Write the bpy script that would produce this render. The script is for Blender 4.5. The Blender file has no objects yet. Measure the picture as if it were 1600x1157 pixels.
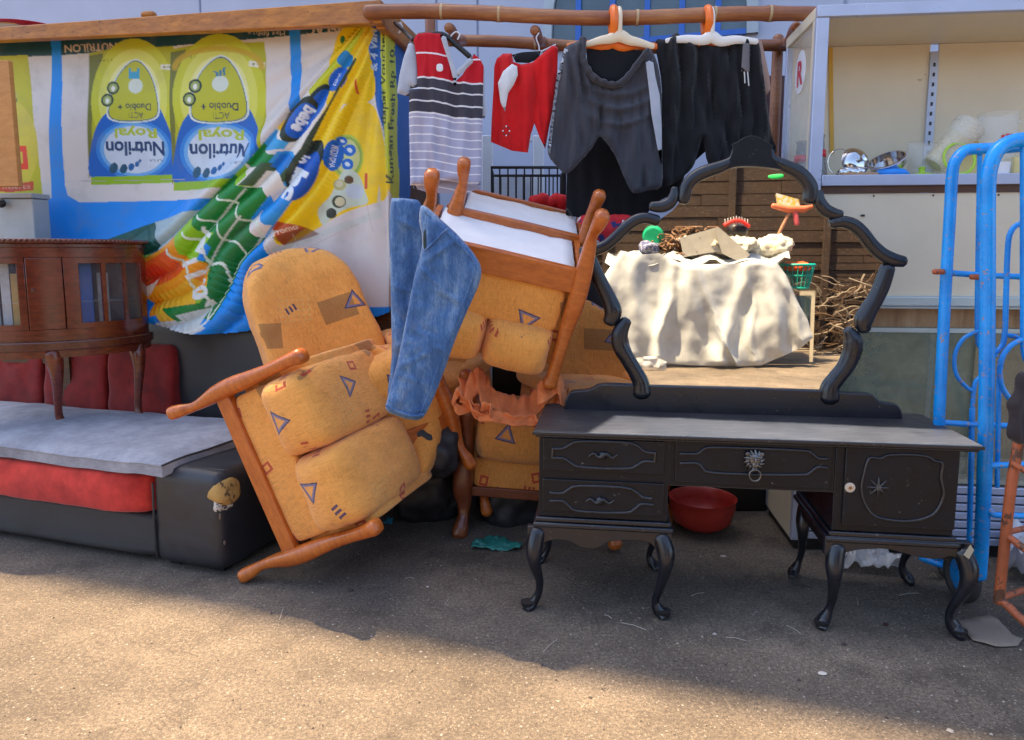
import bpy, bmesh, math, random
import numpy as np
from mathutils import Vector, Matrix, noise
from mathutils.geometry import delaunay_2d_cdt
R = math.radians
random.seed(7); RNG = np.random.RandomState(11)
SC = bpy.context.scene
COL = SC.collection
# ------------------------------------------------------------------ camera
F, CX, CY, PITCH, HC = 1100.0, 800.0, 533.0, R(7.0), 1.44
cd = bpy.data.cameras.new('camera'); cam = bpy.data.objects.new('camera', cd); COL.objects.link(cam)
cam.location = (0, 0, HC); cam.rotation_euler = (R(90) - PITCH, 0, 0)
cd.sensor_fit = 'HORIZONTAL'; cd.sensor_width = 36.0; cd.lens = 36.0*F/1600
cd.shift_y = -(578.5 - CY)/1600; cd.clip_start = 0.05; cd.clip_end = 400
SC.camera = cam
# ------------------------------------------------------------------ light
SUN_A, SUN_B = 0.30, 0.30            # metres a shadow runs to +X and to -Y for each metre of height
tr = Vector((SUN_A, -SUN_B, -1.0)).normalized()
sl = bpy.data.lights.new('sun', 'SUN'); sl.energy = 5.0; sl.angle = R(0.6); sl.color = (1.0, 0.74, 0.44)
so = bpy.data.objects.new('sun', sl); COL.objects.link(so)
so.rotation_euler = tr.to_track_quat('-Z', 'Y').to_euler(); so.location = (-4, 5, 9)
W = bpy.data.worlds.new('World'); SC.world = W; W.use_nodes = True
nt = W.node_tree; nt.nodes.clear()
sky = nt.nodes.new('ShaderNodeTexSky'); sky.sky_type = 'NISHITA'; sky.sun_disc = False
elev = math.asin(-tr.z); az = math.atan2(-tr.x, -tr.y)      # clockwise from +Y
sky.sun_elevation = elev; sky.sun_rotation = az
sky.air_density = 1.0; sky.dust_density = 2.5; sky.ozone_density = 0.7
bg = nt.nodes.new('ShaderNodeBackground'); bg.inputs['Strength'].default_value = 0.125
wo = nt.nodes.new('ShaderNodeOutputWorld')
nt.links.new(sky.outputs[0], bg.inputs[0]); nt.links.new(bg.outputs[0], wo.inputs[0])
SC.view_settings.view_transform = 'Standard'; SC.view_settings.look = 'None'
SC.view_settings.exposure = 1.8; SC.view_settings.gamma = 1.0; SC.view_settings.use_curve_mapping = False
SC.cycles.max_bounces = 8; SC.cycles.use_denoising = True
SC.cycles.sample_clamp_indirect = 6.0; SC.cycles.caustics_reflective = True
# ------------------------------------------------------------------ measuring helpers (photo pixel -> point in the place)
CP, SP = math.cos(PITCH), math.sin(PITCH)
def ray(px, py):
    v = (py - CY)/F
    return Vector(((px - CX)/F, CP - v*SP, -SP - v*CP))
def at(px, py, Y):
    d = ray(px, py); t = Y/d.y
    return Vector((d.x*t, Y, HC + d.z*t))
def onz(px, py, z=0.0):
    d = ray(px, py); t = (z - HC)/d.z
    return Vector((d.x*t, d.y*t, z))
class Plane:                                   # upright plane through (x0, y0) turned by yaw
    def __init__(s, x0, y0, yaw):
        s.o = Vector((x0, y0, 0)); s.ex = Vector((math.cos(yaw), math.sin(yaw), 0)); s.ey = Vector((-math.sin(yaw), math.cos(yaw), 0))
    def hit(s, px, py, off=0.0):
        d = ray(px, py); c = Vector((0, 0, HC)); o = s.o + s.ey*off
        t = (o - c).dot(s.ey)/d.dot(s.ey)
        return c + d*t
    def loc(s, px, py, off=0.0):
        p = s.hit(px, py, off) - s.o
        return Vector((p.dot(s.ex), off, p.z))
    def w(s, x, y, z): return s.o + s.ex*x + s.ey*y + Vector((0, 0, z))
# ------------------------------------------------------------------ node expression helper
def srgb(r, g, b, a=1.0):
    f = lambda c: (c/255/12.92) if c/255 <= 0.04045 else ((c/255 + 0.055)/1.055)**2.4
    return (f(r), f(g), f(b), a)
class X:
    nt = None
    def __init__(s, sock): s.s = sock
    @staticmethod
    def m(op, *a):
        n = X.nt.nodes.new('ShaderNodeMath'); n.operation = op
        for i, v in enumerate(a):
            if isinstance(v, X): X.nt.links.new(v.s, n.inputs[i])
            else: n.inputs[i].default_value = v
        return X(n.outputs[0])
    def __add__(s, o): return X.m('ADD', s, o)
    __radd__ = __add__
    def __sub__(s, o): return X.m('SUBTRACT', s, o)
    def __rsub__(s, o): return X.m('SUBTRACT', o, s)
    def __mul__(s, o): return X.m('MULTIPLY', s, o)
    __rmul__ = __mul__
    def __truediv__(s, o): return X.m('DIVIDE', s, o)
def mx(a, b): return X.m('MAXIMUM', a, b)
def mn(a, b): return X.m('MINIMUM', a, b)
def ab(a): return X.m('ABSOLUTE', a)
def gt(a, b): return X.m('GREATER_THAN', a, b)
def lt(a, b): return X.m('LESS_THAN', a, b)
def fl(a): return X.m('FLOOR', a)
def fr(a): return X.m('FRACT', a)
def sn(a): return X.m('SINE', a)
def cs(a): return X.m('COSINE', a)
def mixc(f, a, b):
    n = X.nt.nodes.new('ShaderNodeMix'); n.data_type = 'RGBA'
    for i, v in ((0, f), (6, a), (7, b)):
        if isinstance(v, X): X.nt.links.new(v.s, n.inputs[i])
        elif i == 0: n.inputs[0].default_value = v
        else: n.inputs[i].default_value = (*v[:3], 1)
    return X(n.outputs[2])
def noise_tex(vec, scale, detail=4, rough=0.6, dim='3D'):
    n = X.nt.nodes.new('ShaderNodeTexNoise'); n.inputs['Scale'].default_value = scale
    n.inputs['Detail'].default_value = detail; n.inputs['Roughness'].default_value = rough
    if vec is not None: X.nt.links.new(vec.s if isinstance(vec, X) else vec, n.inputs['Vector'])
    return X(n.outputs[0])
def ramp(f, stops, interp='LINEAR'):
    n = X.nt.nodes.new('ShaderNodeValToRGB'); cr = n.color_ramp; cr.interpolation = interp
    while len(cr.elements) < len(stops): cr.elements.new(0.5)
    for e, (p, c) in zip(cr.elements, stops):
        e.position = p; e.color = (*c[:3], 1) if not isinstance(c, (int, float)) else (c, c, c, 1)
    X.nt.links.new(f.s, n.inputs[0]); return X(n.outputs[0])
def scaled(vec, s):
    n = X.nt.nodes.new('ShaderNodeMapping'); n.inputs['Scale'].default_value = s
    X.nt.links.new(vec, n.inputs[0]); return X(n.outputs[0])
def newmat(name, rough=0.6, metal=0.0, spec=0.5, coat=0.0):
    m = bpy.data.materials.new(name); m.use_nodes = True
    X.nt = m.node_tree
    b = m.node_tree.nodes['Principled BSDF']
    b.inputs['Roughness'].default_value = rough; b.inputs['Metallic'].default_value = metal
    b.inputs['Specular IOR Level'].default_value = spec; b.inputs['Coat Weight'].default_value = coat
    tc = m.node_tree.nodes.new('ShaderNodeTexCoord')
    return m, b, tc
def lk(x, b, name):
    X.nt.links.new(x.s, b.inputs[name])
def bump(b, h, strength=0.3, dist=0.01):
    n = X.nt.nodes.new('ShaderNodeBump'); n.inputs['Strength'].default_value = strength; n.inputs['Distance'].default_value = dist
    X.nt.links.new(h.s, n.inputs['Height']); X.nt.links.new(n.outputs[0], b.inputs['Normal'])
# ---- general "paint / plastic / metal with wear" material
def basic(name, c, rough=0.6, metal=0.0, var=0.12, scale=6, bmp=0.0, bscale=60, coat=0.0, c2=None, wear=None, wscale=14, wamt=0.62, spec=0.5):
    m, b, tc = newmat(name, rough, metal, spec, coat)
    n = noise_tex(tc.outputs['Object'], scale, 5)
    lo = tuple(x*(1 - var) for x in c[:3]); hi = tuple(min(1, x*(1 + var)) for x in (c2 or c)[:3])
    col = ramp(n, [(0.3, lo), (0.7, hi)])
    if wear is not None:
        w = noise_tex(tc.outputs['Object'], wscale, 8, 0.7)
        col = mixc(ramp(w, [(wamt, 0.0), (wamt + 0.03, 1.0)]), col, wear)
    lk(col, b, 'Base Color')
    r = ramp(noise_tex(tc.outputs['Object'], scale*2.3, 6), [(0.25, max(0.02, rough - 0.12)), (0.75, min(1, rough + 0.12))])
    lk(r, b, 'Roughness')
    if bmp: bump(b, noise_tex(tc.outputs['Object'], bscale, 4), bmp, 0.004)
    return m
def woodmat(name, dark, light, rough=0.4, coat=0.2, stretch=(2, 2, 14), scale=6, wear=None, wamt=0.6, bmp=0.15):
    m, b, tc = newmat(name, rough, 0, 0.5, coat); b.inputs['Coat Roughness'].default_value = 0.2
    v = scaled(tc.outputs['Object'], stretch)
    n = noise_tex(v, scale, 8, 0.65); n2 = noise_tex(tc.outputs['Object'], 3.0, 3)
    col = ramp(n*0.7 + n2*0.3, [(0.3, dark), (0.52, tuple((a + c)/2 for a, c in zip(dark, light))), (0.72, light)])
    if wear is not None:
        w = noise_tex(v, scale*1.5, 8, 0.75)
        col = mixc(ramp(w, [(wamt, 0.0), (wamt + 0.05, 1.0)]), col, wear)
    lk(col, b, 'Base Color')
    lk(ramp(n2, [(0.3, rough - 0.1), (0.7, rough + 0.15)]), b, 'Roughness')
    bump(b, n, bmp, 0.004)
    return m
# ---- upholstery with woven motifs, UV in metres
def upholstery(name, base=(0.86, 0.375, 0.082)):
    m, b, tc = newmat(name, 0.85, 0, 0.25); b.inputs['Sheen Weight'].default_value = 0.25
    sp = m.node_tree.nodes.new('ShaderNodeSeparateXYZ'); X.nt.links.new(tc.outputs['UV'], sp.inputs[0])
    U, V = X(sp.outputs[0])*0.52, X(sp.outputs[1])*0.52
    thr = noise_tex(scaled(tc.outputs['UV'], (230, 20, 1)), 1.0, 4, 0.7)
    thr2 = noise_tex(scaled(tc.outputs['UV'], (18, 260, 1)), 1.0, 4, 0.7)
    def layer(cell, ox, oy, seed):
        u = (U + ox)/cell; v = (V + oy)/cell
        iu, iv = fl(u), fl(v)
        h = fr(sn(iu*12.9898 + iv*78.233 + seed)*43758.5453)
        h2 = fr(sn(iu*39.346 + iv*11.135 + seed*1.7)*24634.6345)
        x = (fr(u) - 0.5 - (h2 - 0.5)*0.3)*cell + (thr - 0.5)*0.005; y = (fr(v) - 0.5 - (h - 0.5)*0.3)*cell + (thr2 - 0.5)*0.005
        a = (h2 - 0.5)*0.7
        return h, h2, x*cs(a) - y*sn(a), x*sn(a) + y*cs(a)
    tone = noise_tex(tc.outputs['Object'], 5, 5)
    weave = thr*0.6 + thr2*0.4
    lo = (base[0]*0.66, base[1]*0.58, base[2]*0.5); hi = tuple(min(1, x*1.22) for x in base)
    col = ramp(weave*0.8 + tone*0.2, [(0.36, lo), (0.5, base), (0.64, hi)])
    # brown woven patches
    h, h2, x, y = layer(0.24, 0.05, 0.11, 3.1)
    patch = lt(ab(x), 0.044)*lt(ab(y), 0.032)*lt(h, 0.50)
    col = mixc(patch*0.70, col, (0.27, 0.145, 0.055))
    # pale nets of stitches
    h, h2, x, y = layer(0.22, 0.17, 0.02, 9.7)
    net = lt(ab(x), 0.045)*lt(ab(y), 0.035)*gt(fr(x*75.0), 0.45)*gt(fr(y*75.0), 0.5)*lt(h, 0.45)
    col = mixc(net*0.45, col, (0.75, 0.48, 0.16))
    # blue triangles
    h, h2, x, y = layer(0.20, 0.0, 0.0, 1.3)
    y3 = y + 0.004
    tri = mx(ab(x)*0.866 + y3*0.5, y3*(-1.0))
    tm = lt(ab(tri - 0.0125), 0.0036)*lt(h, 0.62)
    tm2 = lt(ab(tri - 0.0150), 0.0016)*lt(h, 0.62)
    col = mixc(tm*0.9, col, (0.17, 0.18, 0.33)); col = mixc(tm2*0.8, col, (0.035, 0.03, 0.09))
    # red squares
    h, h2, x, y = layer(0.17, 0.07, 0.09, 6.6)
    sq = mx(ab(x)*1.25, ab(y))
    sm = lt(ab(sq - 0.011), 0.0034)*lt(h, 0.58)
    col = mixc(sm*0.9, col, (0.50, 0.05, 0.03))
    # dashes, three in a row, blue or red
    h, h2, x, y = layer(0.19, 0.12, 0.15, 4.4)
    da = lt(ab(x), 0.018)*gt(fr(x*84.0), 0.5)*lt(ab(y), 0.009)*lt(h, 0.7)
    col = mixc(da*0.9, col, mixc(gt(h2, 0.5), (0.05, 0.04, 0.12), (0.45, 0.05, 0.03)))
    # grime
    g = noise_tex(tc.outputs['Object'], 7, 6, 0.7)
    col = mixc(ramp(g, [(0.56, 0.0), (0.78, 0.35)]), col, (0.26, 0.13, 0.05))
    lk(col, b, 'Base Color')
    wr = noise_tex(tc.outputs['Object'], 16, 4)
    bump(b, weave*0.9 + wr*1.0, 0.7, 0.008)
    return m
M = {}
M['fabric'] = upholstery('orange_upholstery')
M['fabric2'] = upholstery('orange_upholstery_worn', (0.74, 0.32, 0.075))
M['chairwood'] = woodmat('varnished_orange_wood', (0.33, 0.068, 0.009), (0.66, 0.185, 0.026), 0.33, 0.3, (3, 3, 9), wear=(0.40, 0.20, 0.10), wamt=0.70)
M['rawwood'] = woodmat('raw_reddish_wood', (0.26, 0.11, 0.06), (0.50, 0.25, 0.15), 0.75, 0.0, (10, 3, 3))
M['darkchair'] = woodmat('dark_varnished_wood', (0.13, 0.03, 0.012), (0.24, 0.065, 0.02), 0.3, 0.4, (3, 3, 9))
M['dustcover'] = basic('white_dust_cloth', (0.78, 0.76, 0.76), 0.9, bmp=0.5, bscale=25, var=0.06, wear=(0.45, 0.42, 0.38), wamt=0.70)
M['black_paint'] = None
def blackpaint(name, base=(0.006, 0.0065, 0.009), rough=0.36, spec=0.22, coat=0.10):
    m, b, tc = newmat(name, rough, 0, spec, coat); b.inputs['Coat Roughness'].default_value = 0.12
    n = noise_tex(tc.outputs['Object'], 9, 6, 0.7); f = noise_tex(tc.outputs['Object'], 55, 6, 0.8)
    col = ramp(n, [(0.3, base), (0.7, tuple(x*1.9 for x in base))])
    geo = m.node_tree.nodes.new('ShaderNodeNewGeometry')
    bv = m.node_tree.nodes.new('ShaderNodeBevel'); bv.samples = 4; bv.inputs['Radius'].default_value = 0.005
    dp = m.node_tree.nodes.new('ShaderNodeVectorMath'); dp.operation = 'DOT_PRODUCT'
    X.nt.links.new(bv.outputs[0], dp.inputs[0]); X.nt.links.new(geo.outputs['True Normal'], dp.inputs[1])
    edge = ramp((1.0 - X(dp.outputs['Value']))*3.0 + (f - 0.5)*1.2, [(0.22, 0.0), (0.5, 1.0)])
    col = mixc(edge*0.55, col, (0.16, 0.15, 0.14))
    col = mixc(ramp(f, [(0.655, 0.0), (0.675, 0.8)]), col, (0.30, 0.27, 0.23))
    sc_ = noise_tex(scaled(tc.outputs['Object'], (4, 4, 70)), 2.0, 6, 0.8); col = mixc(ramp(sc_, [(0.68, 0.0), (0.71, 0.55)]), col, (0.12, 0.11, 0.10))
    lk(col, b, 'Base Color')
    lk(ramp(n, [(0.3, rough - 0.06), (0.7, rough + 0.2)]), b, 'Roughness')
    bump(b, n*0.4 + f*0.3, 0.12, 0.003)
    return m
M['black_paint'] = blackpaint('worn_black_paint')
M['black_gloss'] = blackpaint('worn_black_gloss_paint', (0.005, 0.006, 0.010), 0.27, 0.5, 0.3)
# ------------------------------------------------------------------ mesh helpers
class MB:
    def __init__(s): s.v = []; s.f = []; s.mi = []; s.uv = None; s.col = None
    def add(s, vs, fs, mi=0):
        o = len(s.v); s.v.extend([tuple(v) for v in vs]); s.f.extend([tuple(i + o for i in f) for f in fs]); s.mi.extend([mi]*len(fs))
        return s
    def box(s, x0, x1, y0, y1, z0, z1, P=None, mi=0):
        vs = [Vector((x, y, z)) for z in (z0, z1) for y in (y0, y1) for x in (x0, x1)]
        if P is not None: vs = [P(v.x, v.y, v.z) for v in vs]
        return s.add(vs, [(0, 2, 3, 1), (4, 5, 7, 6), (0, 1, 5, 4), (2, 6, 7, 3), (0, 4, 6, 2), (1, 3, 7, 5)], mi)
    def tube(s, pts, rad, n=12, flat=1.0, dirv=None, mi=0, caps=True, closed=False, sq=1.0):
        pts = [Vector(p) for p in pts]; N = len(pts)
        if not hasattr(rad, '__len__'): rad = [rad]*N
        rings = []; prev = None
        def ring(p, t, r):
            nonlocal prev
            if dirv is not None:
                a = t.cross(dirv)
                if a.length < 1e-5: a = prev if prev is not None else t.orthogonal()
                a.normalize(); b_ = a.cross(t).normalized()
            else:
                if prev is None: a = t.orthogonal().normalized()
                else:
                    a = prev - t*prev.dot(t); a = a.normalized() if a.length > 1e-6 else t.orthogonal().normalized()
                b_ = a.cross(t).normalized()
            prev = a
            pw_ = lambda c: math.copysign(abs(c)**sq, c)
            return [p + a*(r*pw_(math.cos(2*math.pi*k/n))) + b_*(r*flat*pw_(math.sin(2*math.pi*k/n))) for k in range(n)]
        for i, p in enumerate(pts):
            if closed: t = (pts[(i + 1) % N] - pts[i - 1])
            else: t = (pts[min(i + 1, N - 1)] - pts[max(i - 1, 0)])
            t = t.normalized() if t.length > 1e-9 else Vector((0, 0, 1))
            if caps and not closed and i == 0:
                for q in (0.15, 0.6): rings.append(ring(p - t*rad[0]*(1 - q)*0.75, t, rad[0]*math.sqrt(max(0.02, 1 - (1 - q)**2))))
            rings.append(ring(p, t, rad[i]))
            if caps and not closed and i == N - 1:
                for q in (0.6, 0.15): rings.append(ring(p + t*rad[-1]*(1 - q)*0.75, t, rad[-1]*math.sqrt(max(0.02, 1 - (1 - q)**2))))
        vs = [v for r in rings for v in r]; K = len(rings)
        fs = [(i*n + k, i*n + (k + 1) % n, (i + 1)*n + (k + 1) % n, (i + 1)*n + k) for i in range(K - 1) for k in range(n)]
        if closed: fs += [((K - 1)*n + k, (K - 1)*n + (k + 1) % n, (k + 1) % n, k) for k in range(n)]
        else: fs += [tuple(reversed(range(n))), tuple((K - 1)*n + k for k in range(n))]
        return s.add(vs, fs, mi)
    def lathe(s, prof, c=(0, 0, 0), n=28, axis=None, mi=0):
        q = Matrix.Identity(3) if axis is None else Vector(axis).normalized().to_track_quat('Z', 'Y').to_matrix()
        c = Vector(c); vs = []; fs = []
        for r, z in prof:
            for k in range(n):
                a = 2*math.pi*k/n; vs.append(c + q @ Vector((max(r, 1e-4)*math.cos(a), max(r, 1e-4)*math.sin(a), z)))
        for i in range(len(prof) - 1):
            for k in range(n): fs.append((i*n + k, i*n + (k + 1) % n, (i + 1)*n + (k + 1) % n, (i + 1)*n + k))
        return s.add(vs, fs, mi)
    def cushion(s, c, size, k=5, n=12, nz=0.0, P=None, fn=None, mi=0, seed=0):
        """rounded box; P maps local to place; fn deforms the unit point"""
        idx = {}; vs = []; fs = []
        def vid(i, j, l):
            key = (i, j, l)
            if key not in idx:
                p = Vector((2*i/n - 1, 2*j/n - 1, 2*l/n - 1))
                r = (abs(p.x)**k + abs(p.y)**k + abs(p.z)**k)**(1/k); u = p/r
                if fn: u = fn(u)
                q = Vector((c[0] + u.x*size[0]/2, c[1] + u.y*size[1]/2, c[2] + u.z*size[2]/2))
                if nz: q += u.normalized()*nz*(noise.noise(q*7 + Vector((seed, 0, 0))) + 0.5*noise.noise(q*19))
                if P is not None: q = P(q.x, q.y, q.z)
                idx[key] = len(vs); vs.append(q)
            return idx[key]
        for a in range(n):
            for b_ in range(n):
                for (f, fl_) in ((0, 0), (n, 1)):
                    for ax in range(3):
                        def g(u, v):
                            t = [0, 0, 0]; t[ax] = f; t[(ax + 1) % 3] = u; t[(ax + 2) % 3] = v; return vid(*t)
                        q = [g(a, b_), g(a + 1, b_), g(a + 1, b_ + 1), g(a, b_ + 1)]
                        fs.append(tuple(q if fl_ else reversed(q)))
        return s.add(vs, fs, mi)
    def extrude(s, pts, d, mi=0):
        """closed 3-D outline pushed along the vector d"""
        n = len(pts); d = Vector(d); pts = [Vector(p) for p in pts]
        o = len(s.v)
        s.add(pts + [p + d for p in pts], [tuple(range(n)), tuple(reversed(range(n, 2*n)))] + [(i, i + n, (i + 1) % n + n, (i + 1) % n) for i in range(n)], mi)
        return s
def smooth(pts, k=6, closed=False):
    """Catmull-Rom through the points (tuples of any length)"""
    P_ = [np.array(p, float) for p in pts]; n = len(P_); out = []
    rng = range(n) if closed else range(n - 1)
    for i in rng:
        if closed: a, b_, c, d = P_[i - 1], P_[i], P_[(i + 1) % n], P_[(i + 2) % n]
        else: a, b_, c, d = P_[max(i - 1, 0)], P_[i], P_[i + 1], P_[min(i + 2, n - 1)]
        for j in range(k):
            t = j/k
            out.append(0.5*((2*b_) + (-a + c)*t + (2*a - 5*b_ + 4*c - d)*t*t + (-a + 3*b_ - 3*c + d)*t**3))
    if not closed: out.append(P_[-1])
    return [tuple(p) for p in out]
def linked_mesh(mb, name, mats, M4=None, smooth_=True, ang=40):
    me = bpy.data.meshes.new(name)
    vs = mb.v
    uvs = mb.uv
    nv = np.array(vs, float) if len(vs) else np.zeros((0, 3))
    loc = nv
    if M4 is not None and len(nv):
        Mi = np.array(M4.inverted()); loc = nv @ Mi[:3, :3].T + Mi[:3, 3]
    me.from_pydata([tuple(v) for v in loc], [], mb.f)
    for m in (mats if isinstance(mats, (list, tuple)) else [mats]): me.materials.append(m)
    if any(mb.mi): me.polygons.foreach_set('material_index', mb.mi)
    uvl = me.uv_layers.new(name='UVMap')
    li = np.empty(len(me.loops), int); me.loops.foreach_get('vertex_index', li)
    if uvs is not None:
        u = np.array(uvs, float)[li]
    else:
        base = loc if getattr(mb, 'uvlocal', False) else nv
        pn = np.empty(len(me.polygons)*3); me.polygons.foreach_get('normal', pn); pn = pn.reshape(-1, 3)
        if base is nv and M4 is not None: pn = pn @ np.array(M4)[:3, :3].T
        ax = np.abs(pn).argmax(1); lt_ = np.empty(len(me.polygons), int); me.polygons.foreach_get('loop_total', lt_)
        axl = np.repeat(ax, lt_); b_ = base[li]
        u = np.where((axl == 0)[:, None], b_[:, [1, 2]], np.where((axl == 1)[:, None], b_[:, [0, 2]], b_[:, [0, 1]]))
    uvl.data.foreach_set('uv', u.ravel())
    if mb.col is not None:
        ca = me.color_attributes.new('print', 'FLOAT_COLOR', 'POINT')
        ca.data.foreach_set('color', np.array(mb.col, np.float32).ravel())
    if smooth_:
        me.shade_smooth(); me.set_sharp_from_angle(angle=R(ang))
    me.update()
    return me
def meta(o, label=None, cat=None, group=None, kind=None):
    if label: o['label'] = label
    if cat: o['category'] = cat
    if group: o['group'] = group
    if kind: o['kind'] = kind
    return o
def thing(name, label, cat, loc=(0, 0, 0), mat=None, group=None):
    o = bpy.data.objects.new(name, None); COL.objects.link(o); o.empty_display_size = 0.1
    m = mat.copy() if mat is not None else Matrix.Translation(Vector(loc))
    o.matrix_world = m; o['_m'] = [x for r in m for x in r]
    return meta(o, label, cat, group)
def mw(o):
    """the world matrix known to the script (parts sit at their thing's origin)"""
    while o is not None and '_m' not in o: o = o.parent
    a = list(o['_m']); return Matrix([a[i*4:i*4 + 4] for i in range(4)])
def part(name, mb, mat, parent, world=True, bev=0, label=None, ang=40, sm=True, kind=None, solid=0):
    if not world: mb.uvlocal = True
    me = linked_mesh(mb, name, mat, mw(parent) if world else None, sm, ang)
    o = bpy.data.objects.new(name, me); COL.objects.link(o); o.parent = parent
    if bev: bv = o.modifiers.new('bevel', 'BEVEL'); bv.width = bev; bv.segments = 2; bv.limit_method = 'ANGLE'; bv.angle_limit = R(40)
    if solid: sd = o.modifiers.new('solid', 'SOLIDIFY'); sd.thickness = solid; sd.offset = 0
    if label: o['label'] = label
    if kind: o['kind'] = kind
    return o
def single(name, mb, mat, label=None, cat=None, group=None, kind=None, bev=0, ang=40, sm=True, solid=0):
    v = np.array(mb.v); c = Vector(((v[:, 0].min() + v[:, 0].max())/2, (v[:, 1].min() + v[:, 1].max())/2, v[:, 2].min()))
    m = Matrix.Translation(c)
    me = linked_mesh(mb, name, mat, m, sm, ang)
    o = bpy.data.objects.new(name, me); COL.objects.link(o); o.matrix_world = m; o['_m'] = [x for r in m for x in r]
    if bev: bv = o.modifiers.new('bevel', 'BEVEL'); bv.width = bev; bv.segments = 2; bv.limit_method = 'ANGLE'; bv.angle_limit = R(40)
    if solid: sd = o.modifiers.new('solid', 'SOLIDIFY'); sd.thickness = solid; sd.offset = 0
    return meta(o, label, cat, group, kind)
# ---- point in polygon on arrays
def inside(px, py, poly):
    px = np.asarray(px, float); py = np.asarray(py, float); r = np.zeros(px.shape, bool); n = len(poly); j = n - 1
    for i in range(n):
        xi, yi = poly[i][:2]; xj, yj = poly[j][:2]
        if yi != yj:
            c = ((yi > py) != (yj > py)) & (px < (xj - xi)*(py - yi)/(yj - yi) + xi)
            r ^= c
        j = i
    return r
def dist_edge(px, py, poly):
    d = np.full(np.shape(px), 1e9); n = len(poly)
    for i in range(n):
        a = np.array(poly[i][:2], float); b_ = np.array(poly[(i + 1) % n][:2], float); ab_ = b_ - a; L = (ab_**2).sum() + 1e-9
        t = np.clip(((px - a[0])*ab_[0] + (py - a[1])*ab_[1])/L, 0, 1)
        d = np.minimum(d, np.hypot(px - a[0] - t*ab_[0], py - a[1] - t*ab_[1]))
    return d
def sheet(poly, to3, step=5.0, puff=0.012, edge=12.0, relief=None, back=True, floor_=0.15, nrm=None):
    """a traced outline (in photo pixels) made into a soft two-sided panel. to3(px,py)->Vector, nrm: direction towards the viewer, relief(px,py)->m"""
    poly = [tuple(map(float, p[:2])) for p in poly]
    # resample the outline
    out = []
    for i in range(len(poly)):
        a = np.array(poly[i]); b_ = np.array(poly[(i + 1) % len(poly)]); L = np.hypot(*(b_ - a)); k = max(1, int(round(L/step)))
        for j in range(k): out.append(tuple(a + (b_ - a)*j/k))
    xs = [p[0] for p in out]; ys = [p[1] for p in out]
    gx, gy = np.meshgrid(np.arange(min(xs), max(xs), step), np.arange(min(ys), max(ys), step*0.9))
    gx[1::2] += step/2
    gx, gy = gx.ravel(), gy.ravel()
    ok = inside(gx, gy, out); gx, gy = gx[ok], gy[ok]
    ok = dist_edge(gx, gy, out) > step*0.55; gx, gy = gx[ok], gy[ok]
    pts = [Vector(p) for p in out] + [Vector((x, y)) for x, y in zip(gx, gy)]
    n = len(out)
    v2, _, faces, *_r = delaunay_2d_cdt(pts, [], [list(range(n))], 1, 1e-4)
    A = np.array([tuple(v) for v in v2]); d = dist_edge(A[:, 0], A[:, 1], out)
    nr = Vector((0, -1, 0)) if nrm is None else Vector(nrm)
    prof = np.sqrt(np.clip(1 - (1 - np.clip(d/edge, 0, 1))**2, 0, 1))
    mb = MB(); front = []; bk = []
    for (x, y), q, dd in zip(A, prof, d):
        p = to3(x, y); h = puff*q + (relief(x, y) if relief else 0.0)*min(1, floor_ + dd/edge)
        front.append(p + nr*h)
        bk.append(p - nr*(puff*q*0.7 + (0.0015 if dd > 0.5 else 0)) + nr*((relief(x, y) if relief else 0.0)*min(1, floor_ + dd/edge)))
    # orient faces to the viewer
    fs = []
    for f in faces:
        a, b_, c = front[f[0]], front[f[1]], front[f[2]]
        if (b_ - a).cross(c - a).dot(nr) < 0: f = list(reversed(f))
        fs.append(tuple(f))
    N = len(front)
    mb.add(front, fs)
    uv = [(x/100, -y/100) for x, y in A]
    if back:
        edge_v = set(i for i in range(N) if d[i] < 0.5)
        mp = {}; bv = []
        for i in range(N):
            if i in edge_v: mp[i] = i
            else: mp[i] = N + len(bv); bv.append(bk[i])
        mb.v.extend([tuple(v) for v in bv]); mb.f.extend([tuple(mp[i] for i in reversed(f)) for f in fs]); mb.mi.extend([0]*len(fs))
        uv += [uv[i] for i in range(N) if i not in edge_v]
    mb.uv = uv; mb.A = A
    return mb
def nz3(x, y, s, seed=0): return noise.noise(Vector((x*s, y*s, seed)))
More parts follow.
